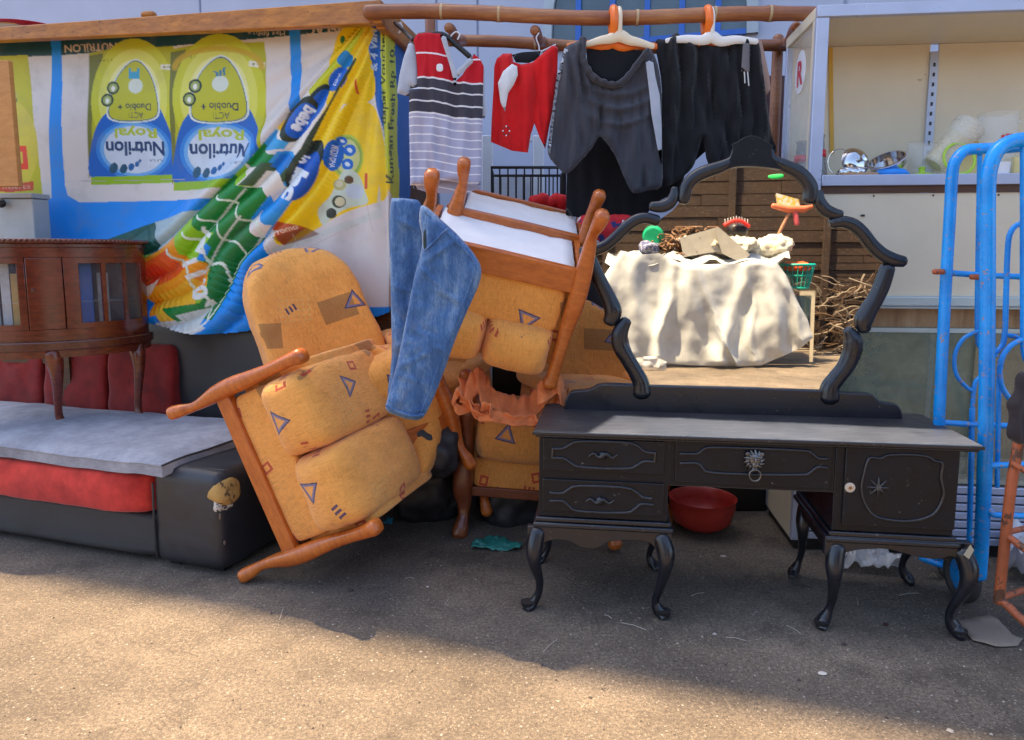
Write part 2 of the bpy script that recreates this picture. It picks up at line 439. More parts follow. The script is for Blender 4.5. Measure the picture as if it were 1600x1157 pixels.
# ------------------------------------------------------------------ rasteriser for printed matter (gives per-vertex colours)
class Print:
    def __init__(s, x0, y0, x1, y1, sc, bgc):
        s.x0, s.y0, s.sc = x0, y0, sc
        s.w = int((x1 - x0)*sc) + 1; s.h = int((y1 - y0)*sc) + 1
        s.im = np.ones((s.h, s.w, 3))*np.array(srgb(*bgc)[:3])
    def poly(s, pts, c, alpha=1.0, lim=None):
        c = np.array(srgb(*c)[:3]) if max(c) > 1.0 else np.array(c[:3])
        p = [((x - s.x0)*s.sc, (y - s.y0)*s.sc) for x, y in pts]
        xs = [q[0] for q in p]; ys = [q[1] for q in p]
        a, b_ = max(0, int(min(xs))), min(s.w, int(max(xs)) + 2); u, v = max(0, int(min(ys))), min(s.h, int(max(ys)) + 2)
        if a >= b_ or u >= v: return
        gx, gy = np.meshgrid(np.arange(a, b_), np.arange(u, v)); m = inside(gx, gy + 0.01, p)
        sub = s.im[u:v, a:b_]; sub[m] = sub[m]*(1 - alpha) + c*alpha
    def ell(s, cx, cy, rx, ry, c, rot=0, alpha=1.0):
        ca, sa = math.cos(rot), math.sin(rot)
        s.poly([(cx + rx*math.cos(t)*ca - ry*math.sin(t)*sa, cy + rx*math.cos(t)*sa + ry*math.sin(t)*ca) for t in np.linspace(0, 2*math.pi, 36)[:-1]], c, alpha)
    def text(s, txt, cx, cy, w, h, rot, c, bold=0.0, outline=None):
        """centre (cx,cy), text w wide and h high before turning by rot (clockwise radians in the photo)"""
        tris = glyphs(txt, bold); P_ = tris[0]
        mn_, mx_ = P_.min(0), P_.max(0); sz = np.maximum(mx_ - mn_, 1e-6)
        q = (P_ - (mn_ + mx_)/2)/sz*np.array([w, h]); q[:, 1] *= -1
        ca, sa = math.cos(rot), math.sin(rot)
        x = cx + q[:, 0]*ca - q[:, 1]*sa; y = cy + q[:, 0]*sa + q[:, 1]*ca
        for t in tris[1]: s.poly([(x[i], y[i]) for i in t], c)
    def sample(s, px, py):
        u = np.clip((np.asarray(px) - s.x0)*s.sc, 0, s.w - 1.001); v = np.clip((np.asarray(py) - s.y0)*s.sc, 0, s.h - 1.001)
        i, j = u.astype(int), v.astype(int); fu, fv = (u - i)[:, None], (v - j)[:, None]
        return (s.im[j, i]*(1 - fu)*(1 - fv) + s.im[j, i + 1]*fu*(1 - fv) + s.im[j + 1, i]*(1 - fu)*fv + s.im[j + 1, i + 1]*fu*fv)
_g = {}
def glyphs(txt, bold=0.0):
    if (txt, bold) in _g: return _g[(txt, bold)]
    cu = bpy.data.curves.new('t', 'FONT'); cu.body = txt; cu.resolution_u = 3; cu.offset = bold
    o = bpy.data.objects.new('t', cu); COL.objects.link(o)
    dg = bpy.context.evaluated_depsgraph_get(); me = bpy.data.meshes.new_from_object(o.evaluated_get(dg))
    P_ = np.array([tuple(v.co)[:2] for v in me.vertices]); me.calc_loop_triangles()
    T = [tuple(t.vertices) for t in me.loop_triangles]
    bpy.data.objects.remove(o); bpy.data.curves.remove(cu); bpy.data.meshes.remove(me)
    _g[(txt, bold)] = (P_, T); return _g[(txt, bold)]
def text_mesh(txt, P, w, h, bold=0.0):
    """flat lettering: P(u,v)->world for u in 0..w, v in 0..h"""
    P_, T = glyphs(txt, bold); mn_, mx_ = P_.min(0), P_.max(0); q = (P_ - mn_)/np.maximum(mx_ - mn_, 1e-6)
    mb = MB(); mb.add([P(a*w, b_*h) for a, b_ in q], T); return mb
def printmat(name, rough=0.45, coat=0.0, wr=0.25):
    m, b, tc = newmat(name, rough, 0, 0.4, coat)
    a = m.node_tree.nodes.new('ShaderNodeAttribute'); a.attribute_name = 'print'
    g = noise_tex(tc.outputs['Object'], 6, 7, 0.7)
    lk(mixc(ramp(g, [(0.5, 0.0), (0.8, 0.35)]), X(a.outputs[0]), (0.25, 0.23, 0.2)), b, 'Base Color')
    lk(ramp(g, [(0.3, rough - 0.1), (0.7, rough + 0.2)]), b, 'Roughness')
    bump(b, noise_tex(tc.outputs['Object'], 9, 6), wr, 0.01)
    return m
# =================================================================== THE SETTING
def groundmat():
    m, b, tc = newmat('worn_asphalt', 0.9, 0, 0.3)
    O = tc.outputs['Object']
    a = noise_tex(O, 1.3, 6, 0.65); f = noise_tex(O, 75, 5, 0.8); g = noise_tex(O, 190, 3, 0.7); p = noise_tex(O, 5, 9, 0.78)
    col = ramp(a*0.26 + f*0.42 + g*0.32, [(0.36, (0.034, 0.028, 0.024)), (0.47, (0.122, 0.100, 0.080)), (0.54, (0.200, 0.162, 0.126)), (0.64, (0.45, 0.375, 0.29))])
    col = mixc(ramp(p, [(0.50, 0.0), (0.66, 0.50)]), col, (0.07, 0.058, 0.05))
    st_n = noise_tex(O, 2.1, 7, 0.7); col = mixc(ramp(st_n, [(0.56, 0.0), (0.62, 0.42)]), col, (0.05, 0.042, 0.036))
    wv = X.nt.nodes.new('ShaderNodeTexVoronoi'); wv.feature = 'DISTANCE_TO_EDGE'; wv.inputs['Scale'].default_value = 0.9
    vm = X.nt.nodes.new('ShaderNodeVectorMath'); vm.operation = 'ADD'; nn = X.nt.nodes.new('ShaderNodeTexNoise'); nn.inputs['Scale'].default_value = 5; nn.inputs['Detail'].default_value = 6; X.nt.links.new(O, nn.inputs['Vector'])
    sc3 = X.nt.nodes.new('ShaderNodeVectorMath'); sc3.operation = 'SCALE'; sc3.inputs['Scale'].default_value = 0.35; X.nt.links.new(nn.outputs['Color'], sc3.inputs[0])
    X.nt.links.new(O, vm.inputs[0]); X.nt.links.new(sc3.outputs[0], vm.inputs[1]); X.nt.links.new(vm.outputs[0], wv.inputs['Vector'])
    crk = lt(X(wv.outputs['Distance']), 0.0045)*gt(st_n, 0.47); col = mixc(crk*0.18, col, (0.03, 0.025, 0.022))
    v = X.nt.nodes.new('ShaderNodeTexVoronoi'); v.inputs['Scale'].default_value = 48; X.nt.links.new(O, v.inputs[0])
    chip = lt(X(v.outputs['Distance']), 0.20)*gt(g, 0.50)
    col = mixc(chip*0.6, col, (0.42, 0.37, 0.31))
    lk(col, b, 'Base Color')
    bump(b, f*0.8 + g*0.6 + p*0.8, 0.9, 0.010)
    return m
M['ground'] = groundmat()
mb = MB(); n = 40; mb.add([(x, y, 0.0) for y in (-40, -6, 0, 2, 4, 8, 40) for x in (-40, -6, -2, 0, 2, 6, 40)],
    [(j*7 + i, j*7 + i + 1, (j + 1)*7 + i + 1, (j + 1)*7 + i) for j in range(6) for i in range(6)])
g = linked_mesh(mb, 'ground', M['ground']); go = bpy.data.objects.new('ground', g); COL.objects.link(go); go['kind'] = 'structure'
# ------------------------------------------------------------------ building behind
M['lavender'] = basic('lavender_render', (0.44, 0.47, 0.60), 0.8, var=0.05, scale=2, bmp=0.15, bscale=30, wear=(0.42, 0.45, 0.58), wscale=3, wamt=0.66)
M['bluepaint'] = basic('blue_paint', (0.02, 0.12, 0.50), 0.4, var=0.1)
M['glass_dark'] = basic('dark_window_glass', (0.05, 0.085, 0.11), 0.08, var=0.3, scale=3, spec=0.8)
YB = 6.3; HB = 19.1
wp = Plane(0, YB, R(-17))
bl = thing('building', 'tall lavender rendered building with an arched blue window behind the bamboo frame', 'building', (0, YB, 0))
mb = MB()
for x0, x1 in ((-14, -3.2), (-3.18, wp.loc(681, 30).x), (wp.loc(681, 30).x + 0.015, wp.loc(745, 30).x), (wp.loc(745, 30).x + 0.015, 2.6), (2.62, 14)): mb.box(x0, x1, 0, 0.4, 0, HB, wp.w)
mb.box(-14, 14, 0.02, 5, 0, HB - 0.02, wp.w)
part('wall', mb, M['lavender'], bl, bev=0.008)
def arch(cx, w, h, z0, r, n=28): return [(cx + (w/2 - r)*math.cos(t), z0 + (h - r)*max(0.0, math.sin(t))**0.8) for t in np.linspace(0, math.pi, n)]
wc = wp.loc(1015, 60); wl = wp.loc(848, 58).x; wr_ = wp.loc(1184, 60).x; cxw = (wl + wr_)/2; ww = wr_ - wl; z0 = wc.z - 0.04; hh = 1.25
o_ = arch(cxw, ww, hh, z0, 0); i_ = arch(cxw, ww, hh, z0, 0.085)
fmb = MB(); k = len(o_)
W3 = lambda L, y: [wp.w(x, y, z) for x, z in L]
fmb.add(W3(o_, -0.05) + W3(i_, -0.05) + W3(o_, 0.01) + W3(i_, 0.01),
        [(i, i + 1, k + i + 1, k + i) for i in range(k - 1)] + [(i, 2*k + i, 2*k + i + 1, i + 1) for i in range(k - 1)] + [(k + i, k + i + 1, 3*k + i + 1, 3*k + i) for i in range(k - 1)])
wf = part('window', fmb, basic('grey_arch_trim', (0.40, 0.46, 0.52), 0.6), bl)
gp = MB(); gp.extrude(W3(i_, -0.012), wp.ey*0.008); part('pane', gp, M['glass_dark'], wf, sm=False)
for px in (905, 958, 1012, 1066, 1122):
    x = wp.loc(px, 30).x; part('glazing_bar', MB().box(x - 0.022, x + 0.022, -0.045, -0.014, z0, z0 + hh*0.97*math.sqrt(max(0.02, 1 - ((x - cxw)/(ww/2))**2)), wp.w), M['bluepaint'], wf, sm=False)
for zz in (z0 + 0.02, z0 + 0.62): part('glazing_bar', MB().box(wl + 0.09, wr_ - 0.09, -0.043, -0.0145, zz - 0.02, zz + 0.02, wp.w), M['bluepaint'], wf, sm=False)
# ------------------------------------------------------------------ white gate and wire basket behind the chairs
M['white'] = basic('white_paint', (0.72, 0.73, 0.76), 0.5, var=0.06, wear=(0.45, 0.42, 0.38), wamt=0.68)
gt_ = thing('gate', 'white metal gate with a slatted panel in front of the lavender wall', 'gate', (0.1, 5.3, 0))
for px in (762, 841):
    c = at(px, 300, 5.3); mb = MB().box(c.x - 0.04, c.x + 0.04, 5.26, 5.34, 0, 2.3); part('post', mb, M['white'], gt_, bev=0.006)
a, b_ = at(762, 0, 5.3).x, at(841, 0, 5.3).x
for z in (0.5, 1.0, 1.5, 2.28): part('rail', MB().box(a + 0.042, b_ - 0.042, 5.28, 5.32, z - 0.02, z + 0.02), M['white'], gt_)
for i in range(12): part('slat', MB().box(a + 0.042, b_ - 0.042, 5.285, 5.300, 1.90 + i*0.03 - 0.24, 1.924 + i*0.03 - 0.24), basic('slat_grey', (0.55, 0.56, 0.58), 0.5) if i == 0 else bpy.data.materials['slat_grey'], gt_)
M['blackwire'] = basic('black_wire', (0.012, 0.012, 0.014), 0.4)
bk = thing('wire_basket', 'black wire basket standing behind the upturned chairs', 'basket', at(825, 400, 4.6))
c0, c1 = at(768, 262, 4.4), at(884, 262, 4.4)
zt, zb = c0.z, 0.9
corn = [(c0.x, 4.4), (c1.x, 4.4), (c1.x, 4.85), (c0.x, 4.85)]
for z in (zt, (zt + zb)/2 + 0.1, zb):
    part('rim' if z == zt else 'hoop', MB().tube([(x, y, z) for x, y in corn], 0.009 if z == zt else 0.005, 6, closed=True), M['blackwire'], bk)
wires = MB()
for i in range(10):
    for y in (4.4, 4.85): x = c0.x + (c1.x - c0.x)*i/9; wires.tube([(x, y, zb), (x, y, zt)], 0.005, 5)
for i in range(1, 8):
    for x in (c0.x, c1.x): y = 4.4 + 0.45*i/8; wires.tube([(x, y, zb), (x, y, zt)], 0.005, 5)
part('wires', wires, M['blackwire'], bk, kind='stuff')
part('base', MB().box(c0.x, c1.x, 4.4, 4.85, 0.0, 0.88), M['blackwire'], bk)
mb = MB()
for i in range(5): c = at(838 + i*10, 318 - (i % 2)*5, 4.3); mb.cushion(c, (0.09, 0.12, 0.09), 2.4, 6, 0.02, seed=i)
M['redcloth'] = basic('bright_red_cloth', (0.62, 0.012, 0.015), 0.85, bmp=0.3, bscale=30)
single('red_cloth', mb, M['redcloth'], 'crumpled bright red cloth beside the black wire basket', 'cloth')
# brown door panel beside the glazed cabinet, floral cloth
M['maroon'] = woodmat('maroon_board', (0.05, 0.015, 0.012), (0.10, 0.032, 0.024), 0.6, 0.0, (6, 6, 2))
c0, c1 = at(1182, 118, 4.6), at(1262, 118, 4.6)
single('door_panel', MB().box(c0.x, c1.x, 4.6, 4.66, 0.0, c0.z), M['maroon'], 'dark maroon board standing behind the black shorts, beside the glazed cabinet', 'board', bev=0.006)
def floral():
    m, b, tc = newmat('floral_red_cloth', 0.85, 0, 0.3)
    v = X.nt.nodes.new('ShaderNodeTexVoronoi'); v.inputs['Scale'].default_value = 34; X.nt.links.new(tc.outputs['Object'], v.inputs[0])
    sp = X.nt.nodes.new('ShaderNodeSeparateColor'); X.nt.links.new(v.outputs['Color'], sp.inputs[0])
    lk(ramp(X(sp.outputs[0]), [(0.0, (0.55, 0.02, 0.03)), (0.45, (0.04, 0.04, 0.14)), (0.6, (0.7, 0.68, 0.7)), (0.75, (0.6, 0.03, 0.04))], 'CONSTANT'), b, 'Base Color'); return m
mb = MB().cushion(at(950, 372, 3.75), (0.34, 0.25, 0.26), 2.6, 10, 0.03)
single('floral_bundle', mb, floral(), 'bundle of red floral cloth behind the mirror frame', 'cloth bundle')
# =================================================================== KIOSK AND BANNER
KP = Plane(-0.70, 3.90, R(-10.3))
M['beam'] = woodmat('orange_beam_wood', (0.24, 0.075, 0.012), (0.62, 0.25, 0.04), 0.5, 0.1, (2.2, 9, 9), 4, wear=(0.10, 0.03, 0.01), wamt=0.6, bmp=0.3)
M['cream'] = basic('cream_board', (0.62, 0.56, 0.42), 0.6, var=0.07, scale=2.5, wear=(0.35, 0.28, 0.17), wscale=5, wamt=0.66)
M['kframe'] = woodmat('kiosk_timber', (0.07, 0.035, 0.016), (0.17, 0.085, 0.035), 0.7, 0)
ks = thing('kiosk', 'street kiosk with an orange timber roof edge, wrapped in an advertising banner', 'kiosk', KP.w(-1.4, 0.5, 0))
zt = KP.hit(590, 2, -0.14).z; zbm = KP.hit(590, 39, -0.14).z
xl = KP.loc(-70, 60).x; xr = KP.loc(598, 30, -0.14).x
tap = lambda x, y, z: KP.w(x, y, z + (0.045*(xr - x)/3.2 if z < zt - 0.05 else -0.012*(xr - x)/3.2))
part('roof_beam', MB().box(xl, xr, -0.16, -0.11, zbm, zt, tap), M['beam'], ks, bev=0.006)
part('roof_board', MB().box(xl, xr - 0.052, -0.105, 1.05, zt - 0.03, zt - 0.003, KP.w), M['beam'], ks)
part('roof_beam', MB().box(xr - 0.05, xr, -0.108, 1.15, zbm - 0.01, zt, KP.w), M['beam'], ks, bev=0.006)
xk = KP.loc(608, 200).x
part('side_board', MB().box(xk - 0.05, xk - 0.02, 0.05, 1.0, 0.0, zbm + 0.06, KP.w), M['kframe'], ks)
part('back_board', MB().box(xl, xk - 0.06, 1.0, 1.04, 0.0, zbm + 0.06, KP.w), M['kframe'], ks)
for x in (xk - 0.055, -1.3, -2.1): part('post', MB().box(x - 0.06, x, 0.055, 0.115, 0.0, zbm + 0.05, KP.w), M['kframe'], ks)
part('front_board', MB().box(xl, xk - 0.125, 0.12, 0.14, 0.75, zbm + 0.05, KP.w), M['kframe'], ks)
part('hook', MB().tube([KP.w(xr + 0.004, 0.05, zt - 0.06), KP.w(xr + 0.03, 0.05, zt - 0.05), KP.w(xr + 0.04, 0.05, zt - 0.08), KP.w(xr + 0.02, 0.05, zt - 0.10)], 0.006, 8), M['white'], ks)
# ---- the print, drawn in the photograph's own pixel grid
pr = Print(-80, 20, 660, 530, 2.0, (214, 208, 204))
BL, TE = (0, 138, 232), (22, 72, 78)
pr.poly([(-80, 330), (60, 325), (85, 310), (85, 60), (99, 58), (104, 200), (106, 290), (110, 306), (128, 317), (345, 312), (420, 312), (470, 480), (640, 480), (660, 530), (-80, 530)], BL)
pr.poly([(455, 40), (472, 40), (476, 200), (460, 200)], BL)
pr.poly([(-80, 60), (640, 20), (640, 40), (600, 44), (400, 63), (280, 73), (100, 88), (-80, 96)], TE)
pr.poly([(84, 60), (99, 58), (100, 89), (85, 90)], BL); pr.poly([(455, 30), (472, 30), (472, 58), (455, 58)], BL)
CRM = (214, 190, 165)
pr.text('NUTRILON', 145, 76, 80, 12, math.pi - 0.05, CRM, 0.02); pr.text('BEBELAC', 521, 48, 80, 13, math.pi - 0.06, CRM, 0.02)
pr.text('Max 6pg', 427, 54, 42, 10, math.pi - 0.07, CRM); pr.text('pg isi', 398, 53, 14, 8, math.pi - 0.06, CRM)
def pack(x0, y0, x1, y1, n):
    w, h = x1 - x0, y1 - y0; cx = (x0 + x1)/2 + 2; T = lambda u, v: (x0 + u*w, y0 + v*h)
    pr.poly([T(0, 0.03), T(0.25, 0), T(0.97, -0.02), T(1, 0.1), T(0.99, 0.97), T(0.02, 0.995)], (176, 178, 22))
    pr.poly([T(0, 0.05), T(0.16, 0.03), T(0.05, 0.45), T(0.04, 0.9), T(0, 0.95)], (112, 118, 40))
    for q, cc in ((0.46, (196, 200, 40)), (0.38, (212, 214, 92)), (0.30, (226, 226, 150))): pr.ell(cx, y0 + 0.36*h, q*w*1.05, q*h*0.95, cc)
    # blue bell
    bell = smooth([T(0.30, 0.42), T(0.14, 0.52), T(0.04, 0.70), T(0.03, 0.94), T(0.5, 0.935), T(0.97, 0.92), T(0.96, 0.68), T(0.86, 0.48), T(0.74, 0.36)], 6)
    pr.poly(bell, (10, 98, 190))
    for q, cc in ((1.0, (40, 130, 215)), (0.9, (105, 170, 228)), (0.80, (198, 212, 228))): pr.ell(cx, y0 + 0.735*h, 0.43*w*q, 0.215*h*q, cc)
    # pointed hood
    hood = smooth([T(0.26, 0.50), T(0.25, 0.38), T(0.33, 0.20), T(0.52, 0.09), T(0.68, 0.17), T(0.78, 0.34), T(0.77, 0.49), T(0.5, 0.525)], 6, True)
    pr.poly([((x - cx)*1.10 + cx, (y - y0 - 0.33*h)*1.08 + y0 + 0.33*h) for x, y in hood], (214, 224, 214)); pr.poly([((x - cx)*1.03 + cx, (y - y0 - 0.33*h)*1.03 + y0 + 0.33*h) for x, y in hood], (24, 88, 120)); pr.poly(hood, (184, 186, 34))
    pr.ell(cx + 0.02*w, y0 + 0.27*h, 0.085*w, 0.055*h, (206, 218, 206))
    if n == 0: pr.poly([T(0.45, 0.14), T(0.475, 0.14), T(0.475, 0.165), T(0.55, 0.165), T(0.55, 0.14), T(0.575, 0.14), T(0.575, 0.22), T(0.45, 0.22)], (60, 160, 200))
    else: pr.text('JR', cx + 2, y0 + 0.19*h, 22, 12, math.pi - 0.2, (50, 120, 160), 0.03)
    DK = (26, 52, 78)
    pr.text('Duobio +', cx + 2, y0 + 0.425*h, 0.38*w, 0.052*h, math.pi, DK, 0.015); pr.text('ACTI', cx + 4, y0 + 0.485*h, 0.17*w, 0.045*h, math.pi, DK)
    for dx, dy in ((-0.24, 0.285), (-0.30, 0.375)):
        pr.ell(cx + dx*w, y0 + dy*h, 0.07*w, 0.048*h, (30, 52, 40)); pr.ell(cx + dx*w, y0 + dy*h, 0.05*w, 0.034*h, (150, 168, 90)); pr.ell(cx + dx*w, y0 + dy*h + 1, 0.022*w, 0.02*h, (228, 230, 220))
    pr.text('Royal', cx + 0.02*w, y0 + 0.605*h, 0.48*w, 0.095*h, math.pi, (172, 190, 52), 0.03)
    pr.text('Nutrilon', cx + 0.01*w, y0 + 0.725*h, 0.66*w, 0.105*h, math.pi, (16, 58, 108), 0.03)
    pr.text('NUTRICIA', cx + 0.24*w, y0 + 0.815*h, 0.16*w, 0.018*h, math.pi, DK)
    for u, v, r in ((0.27, 0.87, 0.045), (0.38, 0.875, 0.040), (0.465, 0.86, 0.032), (0.53, 0.84, 0.024), (0.565, 0.815, 0.016)): pr.ell(*T(u, v), r*w, r*h*0.9, (24, 96, 160) if u > 0.4 else (20, 80, 110), 0.3)
    pr.poly([T(0.03, 0.935), T(0.985, 0.915), T(0.985, 0.975), T(0.03, 0.995)], (142, 182, 30))
    pr.text('1-3 tahun', x0 + 0.17*w, y0 + 0.085*h, 0.18*w, 0.02*h, math.pi - 0.1, (70, 80, 30))
    pr.poly([T(0.82, 0.11), T(0.99, 0.12), T(0.99, 0.16), T(0.82, 0.15)], (226, 226, 205)); pr.text('Biscuit', x0 + 0.905*w, y0 + 0.135*h, 0.11*w, 0.018*h, math.pi, (90, 100, 60))
pack(142, 78, 278, 291, 0)
pack(270, 72, 420, 300, 1)
for a_ in np.linspace(0, math.pi, 40): pr.ell(345 + 68*math.cos(a_), 108 - 30*math.sin(a_), 5, 5, (196, 165, 30), alpha=0.6)
# leftmost pack
pr.poly([(-80, 92), (48, 88), (60, 180), (68, 240), (71, 309), (40, 306), (-80, 290)], (190, 186, 30)); pr.ell(12, 230, 56, 75, (208, 196, 62)); pr.ell(24, 157, 9, 13, (64, 68, 42)); pr.ell(26, 152, 7, 9, (190, 182, 90))
pr.poly([(-80, 285), (30, 288), (58, 284), (57, 298), (20, 301), (-80, 296)], (200, 70, 40)); pr.text('SUSU LENGKAP', 30, 293, 46, 6, math.pi, (220, 180, 150))
pr.text('D', 38, 248, 26, 36, math.pi - 0.04, (226, 62, 40), 0.06); pr.text('a', 12, 244, 16, 22, math.pi - 0.04, (226, 62, 40), 0.06)
for y in (282,): pr.poly([(106, y + 2), (300, y - 2), (300, y - 1.2), (106, y + 2.8)], (170, 165, 165))
# dark green, grey-teal and light green shapes in the blue field
pr.poly([(160, 380), (246, 348), (262, 378), (266, 396), (215, 412), (150, 420)], (16, 84, 76)); pr.poly([(246, 348), (300, 333), (345, 328), (352, 335), (300, 372), (266, 394), (262, 378)], (168, 186, 186))
pr.poly([(205, 408), (266, 394), (250, 408), (225, 420), (205, 424)], (122, 176, 36))
# right of the gathered bundle: pale band, yellow pack and its marks
pr.poly(smooth([(600, 45), (470, 210), (430, 330), (427, 378), (436, 404), (462, 412), (500, 400), (552, 380), (612, 352), (618, 300), (612, 180)], 5, True), (214, 210, 208))
pr.poly([(590, 40), (622, 40), (618, 240), (616, 330), (602, 250), (586, 140), (578, 60)], (16, 96, 186))
pr.poly([(585, 150), (600, 200), (612, 290), (614, 330), (600, 330), (560, 200)], (216, 214, 214))
pr.poly(smooth([(530, 56), (575, 45), (584, 90), (588, 140), (580, 158), (560, 164), (520, 160)], 5, True), (242, 204, 14))
pr.poly(smooth([(560, 160), (590, 175), (606, 250), (606, 306), (590, 318), (558, 326), (520, 344), (490, 362), (452, 384), (442, 370), (452, 330), (500, 240), (530, 190)], 5, True), (244, 206, 12))
for q, cc in ((1, (190, 205, 70)), (0.9, (150, 180, 80)), (0.78, (205, 212, 140))): pr.ell(545, 246, 24*q, 35*q, cc)
pr.ell(527, 245, 13, 24, (14, 100, 190), 0.2)
for x, y, r in ((538, 222, 7), (549, 236, 9.5), (546, 258, 9)): pr.ell(x, y, r, r, (20, 105, 200)); pr.ell(x, y, r*0.5, r*0.35, (210, 225, 235), 0.6)
pr.text('W/D3-DHA', 526, 246, 36, 8, math.pi/2 + 0.2, (225, 230, 240), 0.02)
pr.poly(smooth([(500, 330), (520, 305), (540, 268), (560, 272), (572, 300), (576, 318), (545, 326), (520, 342), (505, 352)], 5, True), (196, 212, 196))
for x, y, r, cc in ((534, 290, 10, (176, 176, 120)), (533, 288, 6, (206, 200, 168)), (532, 316, 11, (58, 66, 44)), (534, 316, 8, (204, 198, 160)), (556, 300, 13, (190, 206, 220)), (548, 282, 7, (96, 72, 48)), (520, 334, 9, (40, 50, 44))): pr.ell(x, y, r, r*0.9, cc)
pr.ell(538, 64, 4, 6, (40, 120, 60)); pr.poly([(562, 128), (565, 128), (565, 150), (562, 150)], (206, 70, 40)); pr.poly([(572, 272), (577, 272), (577, 296), (572, 296)], (210, 80, 40))
pr.poly([(596, 288), (600, 340), (560, 352), (500, 372), (440, 396), (436, 388), (500, 362), (560, 340), (590, 330)], (196, 206, 202), 0.7)
pr.poly([(430, 345), (470, 352), (482, 356), (452, 384)], (196, 84, 34)); pr.text('Promo', 457, 360, 34, 8, -0.35, (236, 214, 190), 0.02)
pr.poly([(440, 372), (482, 356), (500, 366), (452, 384)], (120, 60, 30), 0.7)
# pale creases
for (x0, y0, x1, y1) in ((575, 320, 584, 362), (465, 366, 471, 400), (400, 300, 436, 400), (480, 388, 560, 350)):
    L = math.hypot(x1 - x0, y1 - y0); nx, ny = (y1 - y0)/L*0.5, -(x1 - x0)/L*0.5; pr.poly([(x0 + nx, y0 + ny), (x1 + nx, y1 + ny), (x1 - nx, y1 - ny), (x0 - nx, y0 - ny)], (190, 172, 160), 0.7)
# the gathered bundle
LB = smooth([(572, 46), (540, 88), (505, 128), (470, 168), (432, 214), (395, 262), (352, 304), (312, 346), (272, 388), (215, 418)], 12)
RB = smooth([(592, 50), (572, 110), (545, 165), (520, 218), (500, 268), (470, 318), (428, 372), (392, 420), (350, 508), (285, 522)], 12)
LBa, RBa = np.array(LB), np.array(RB); NS = len(LB)
def bp(s, t):
    i = min(NS - 2, max(0, int(s*(NS - 1)))); f = s*(NS - 1) - i
    a = LBa[i]*(1 - f) + LBa[i + 1]*f; c = RBa[i]*(1 - f) + RBa[i + 1]*f
    return tuple(a*(1 - t) + c*t)
def bq(s0, s1, t0, t1, c, wob=0.02, k=5):
    top = [bp(s0 + wob*math.sin(9*t), t) for t in np.linspace(t0, t1, k)]; bot = [bp(s1 + wob*math.sin(9*t + 1), t) for t in np.linspace(t1, t0, k)]
    l1 = [bp(s, t1) for s in np.linspace(s0, s1, 7)][1:-1]; l0 = [bp(s, t0) for s in np.linspace(s1, s0, 7)][1:-1]
    pr.poly(top + l1 + bot + l0, c)
YE, WH, GR, LG, OR = (240, 200, 16), (226, 218, 206), (8, 128, 52), (140, 190, 22), (238, 150, 20)
bq(-0.01, 0.30, 0, 1, YE); bq(0, 0.32, 0, 0.34, (196, 200, 24)); bq(0.27, 0.47, 0, 1, WH); bq(0.30, 0.40, 0.0, 0.20, YE)
bq(0.16, 0.62, 0.62, 1.0, YE); bq(0.42, 0.47, 0, 0.35, (60, 160, 215)); bq(0.47, 0.60, 0.0, 0.3, WH); bq(0.46, 0.52, 0.3, 0.75, (40, 150, 215)); bq(0.47, 0.53, 0.0, 0.3, GR)
bq(0.50, 0.60, 0.2, 0.7, (60, 90, 60)); bq(0.47, 0.53, 0.35, 0.6, (18, 120, 200)); bq(0.53, 0.66, 0.35, 0.8, WH); bq(0.53, 0.62, 0.75, 1, (30, 140, 220)); bq(0.62, 0.70, 0.7, 1, WH)
bq(0.55, 0.60, 0.0, 0.18, LG)
bq(0.59, 0.80, 0.0, 0.66, GR); bq(0.65, 0.86, 0.5, 1.0, GR); bq(0.58, 0.72, 0.66, 1.0, (40, 150, 225)); bq(0.62, 0.68, 0.70, 0.98, (222, 214, 208)); bq(0.66, 0.88, 0.62, 1.0, (10, 118, 54))
bq(0.76, 0.86, 0, 0.42, LG); bq(0.84, 0.90, 0.4, 0.75, LG); bq(0.84, 1.0, 0.0, 0.7, OR); bq(0.86, 1.0, 0.05, 0.35, (230, 90, 30)); bq(0.88, 0.97, 0.45, 0.8, (234, 178, 40)); bq(0.88, 1.0, 0.80, 1.0, (206, 212, 214)); bq(0.94, 1.0, 0.0, 0.2, (222, 120, 20))
# blue shields with white lettering on the bundle
def blob(cx, cy, rx, ry, rot, c): pr.ell(cx, cy, rx, ry, c, rot)
blob(498, 170, 40, 13, -0.98, (24, 54, 60)); blob(500, 172, 34, 11, -0.98, (8, 96, 190))
blob(475, 190, 40, 20, -1.0, (40, 52, 36)); blob(478, 192, 30, 17, -1.0, (4, 92, 186))
pr.text('bebe', 482, 190, 44, 17, 2.15, (226, 232, 236), 0.05)
blob(487, 262, 46, 20, -1.05, (30, 44, 34)); blob(486, 278, 42, 17, -1.1, (4, 84, 180))
pr.text('lac', 474, 292, 52, 24, 2.0, (224, 232, 238), 0.06)
pr.text('lo', 483, 252, 14, 17, 1.9, (224, 232, 238), 0.05)
blob(536, 128, 12, 22, 0.6, (20, 100, 200)); pr.text('W/D3', 534, 128, 22, 7, 2.0, (225, 230, 240), 0.02)
for x, y in ((545, 96), (550, 101)): blob(x, y, 9, 12, 0.6, (30, 130, 190))
pr.poly([bp(s, 0.62 + 0.02*math.sin(30*s)) for s in np.linspace(0.1, 0.5, 12)] + [bp(s, 0.70 + 0.02*math.sin(20*s)) for s in np.linspace(0.5, 0.1, 12)], (52, 66, 44))
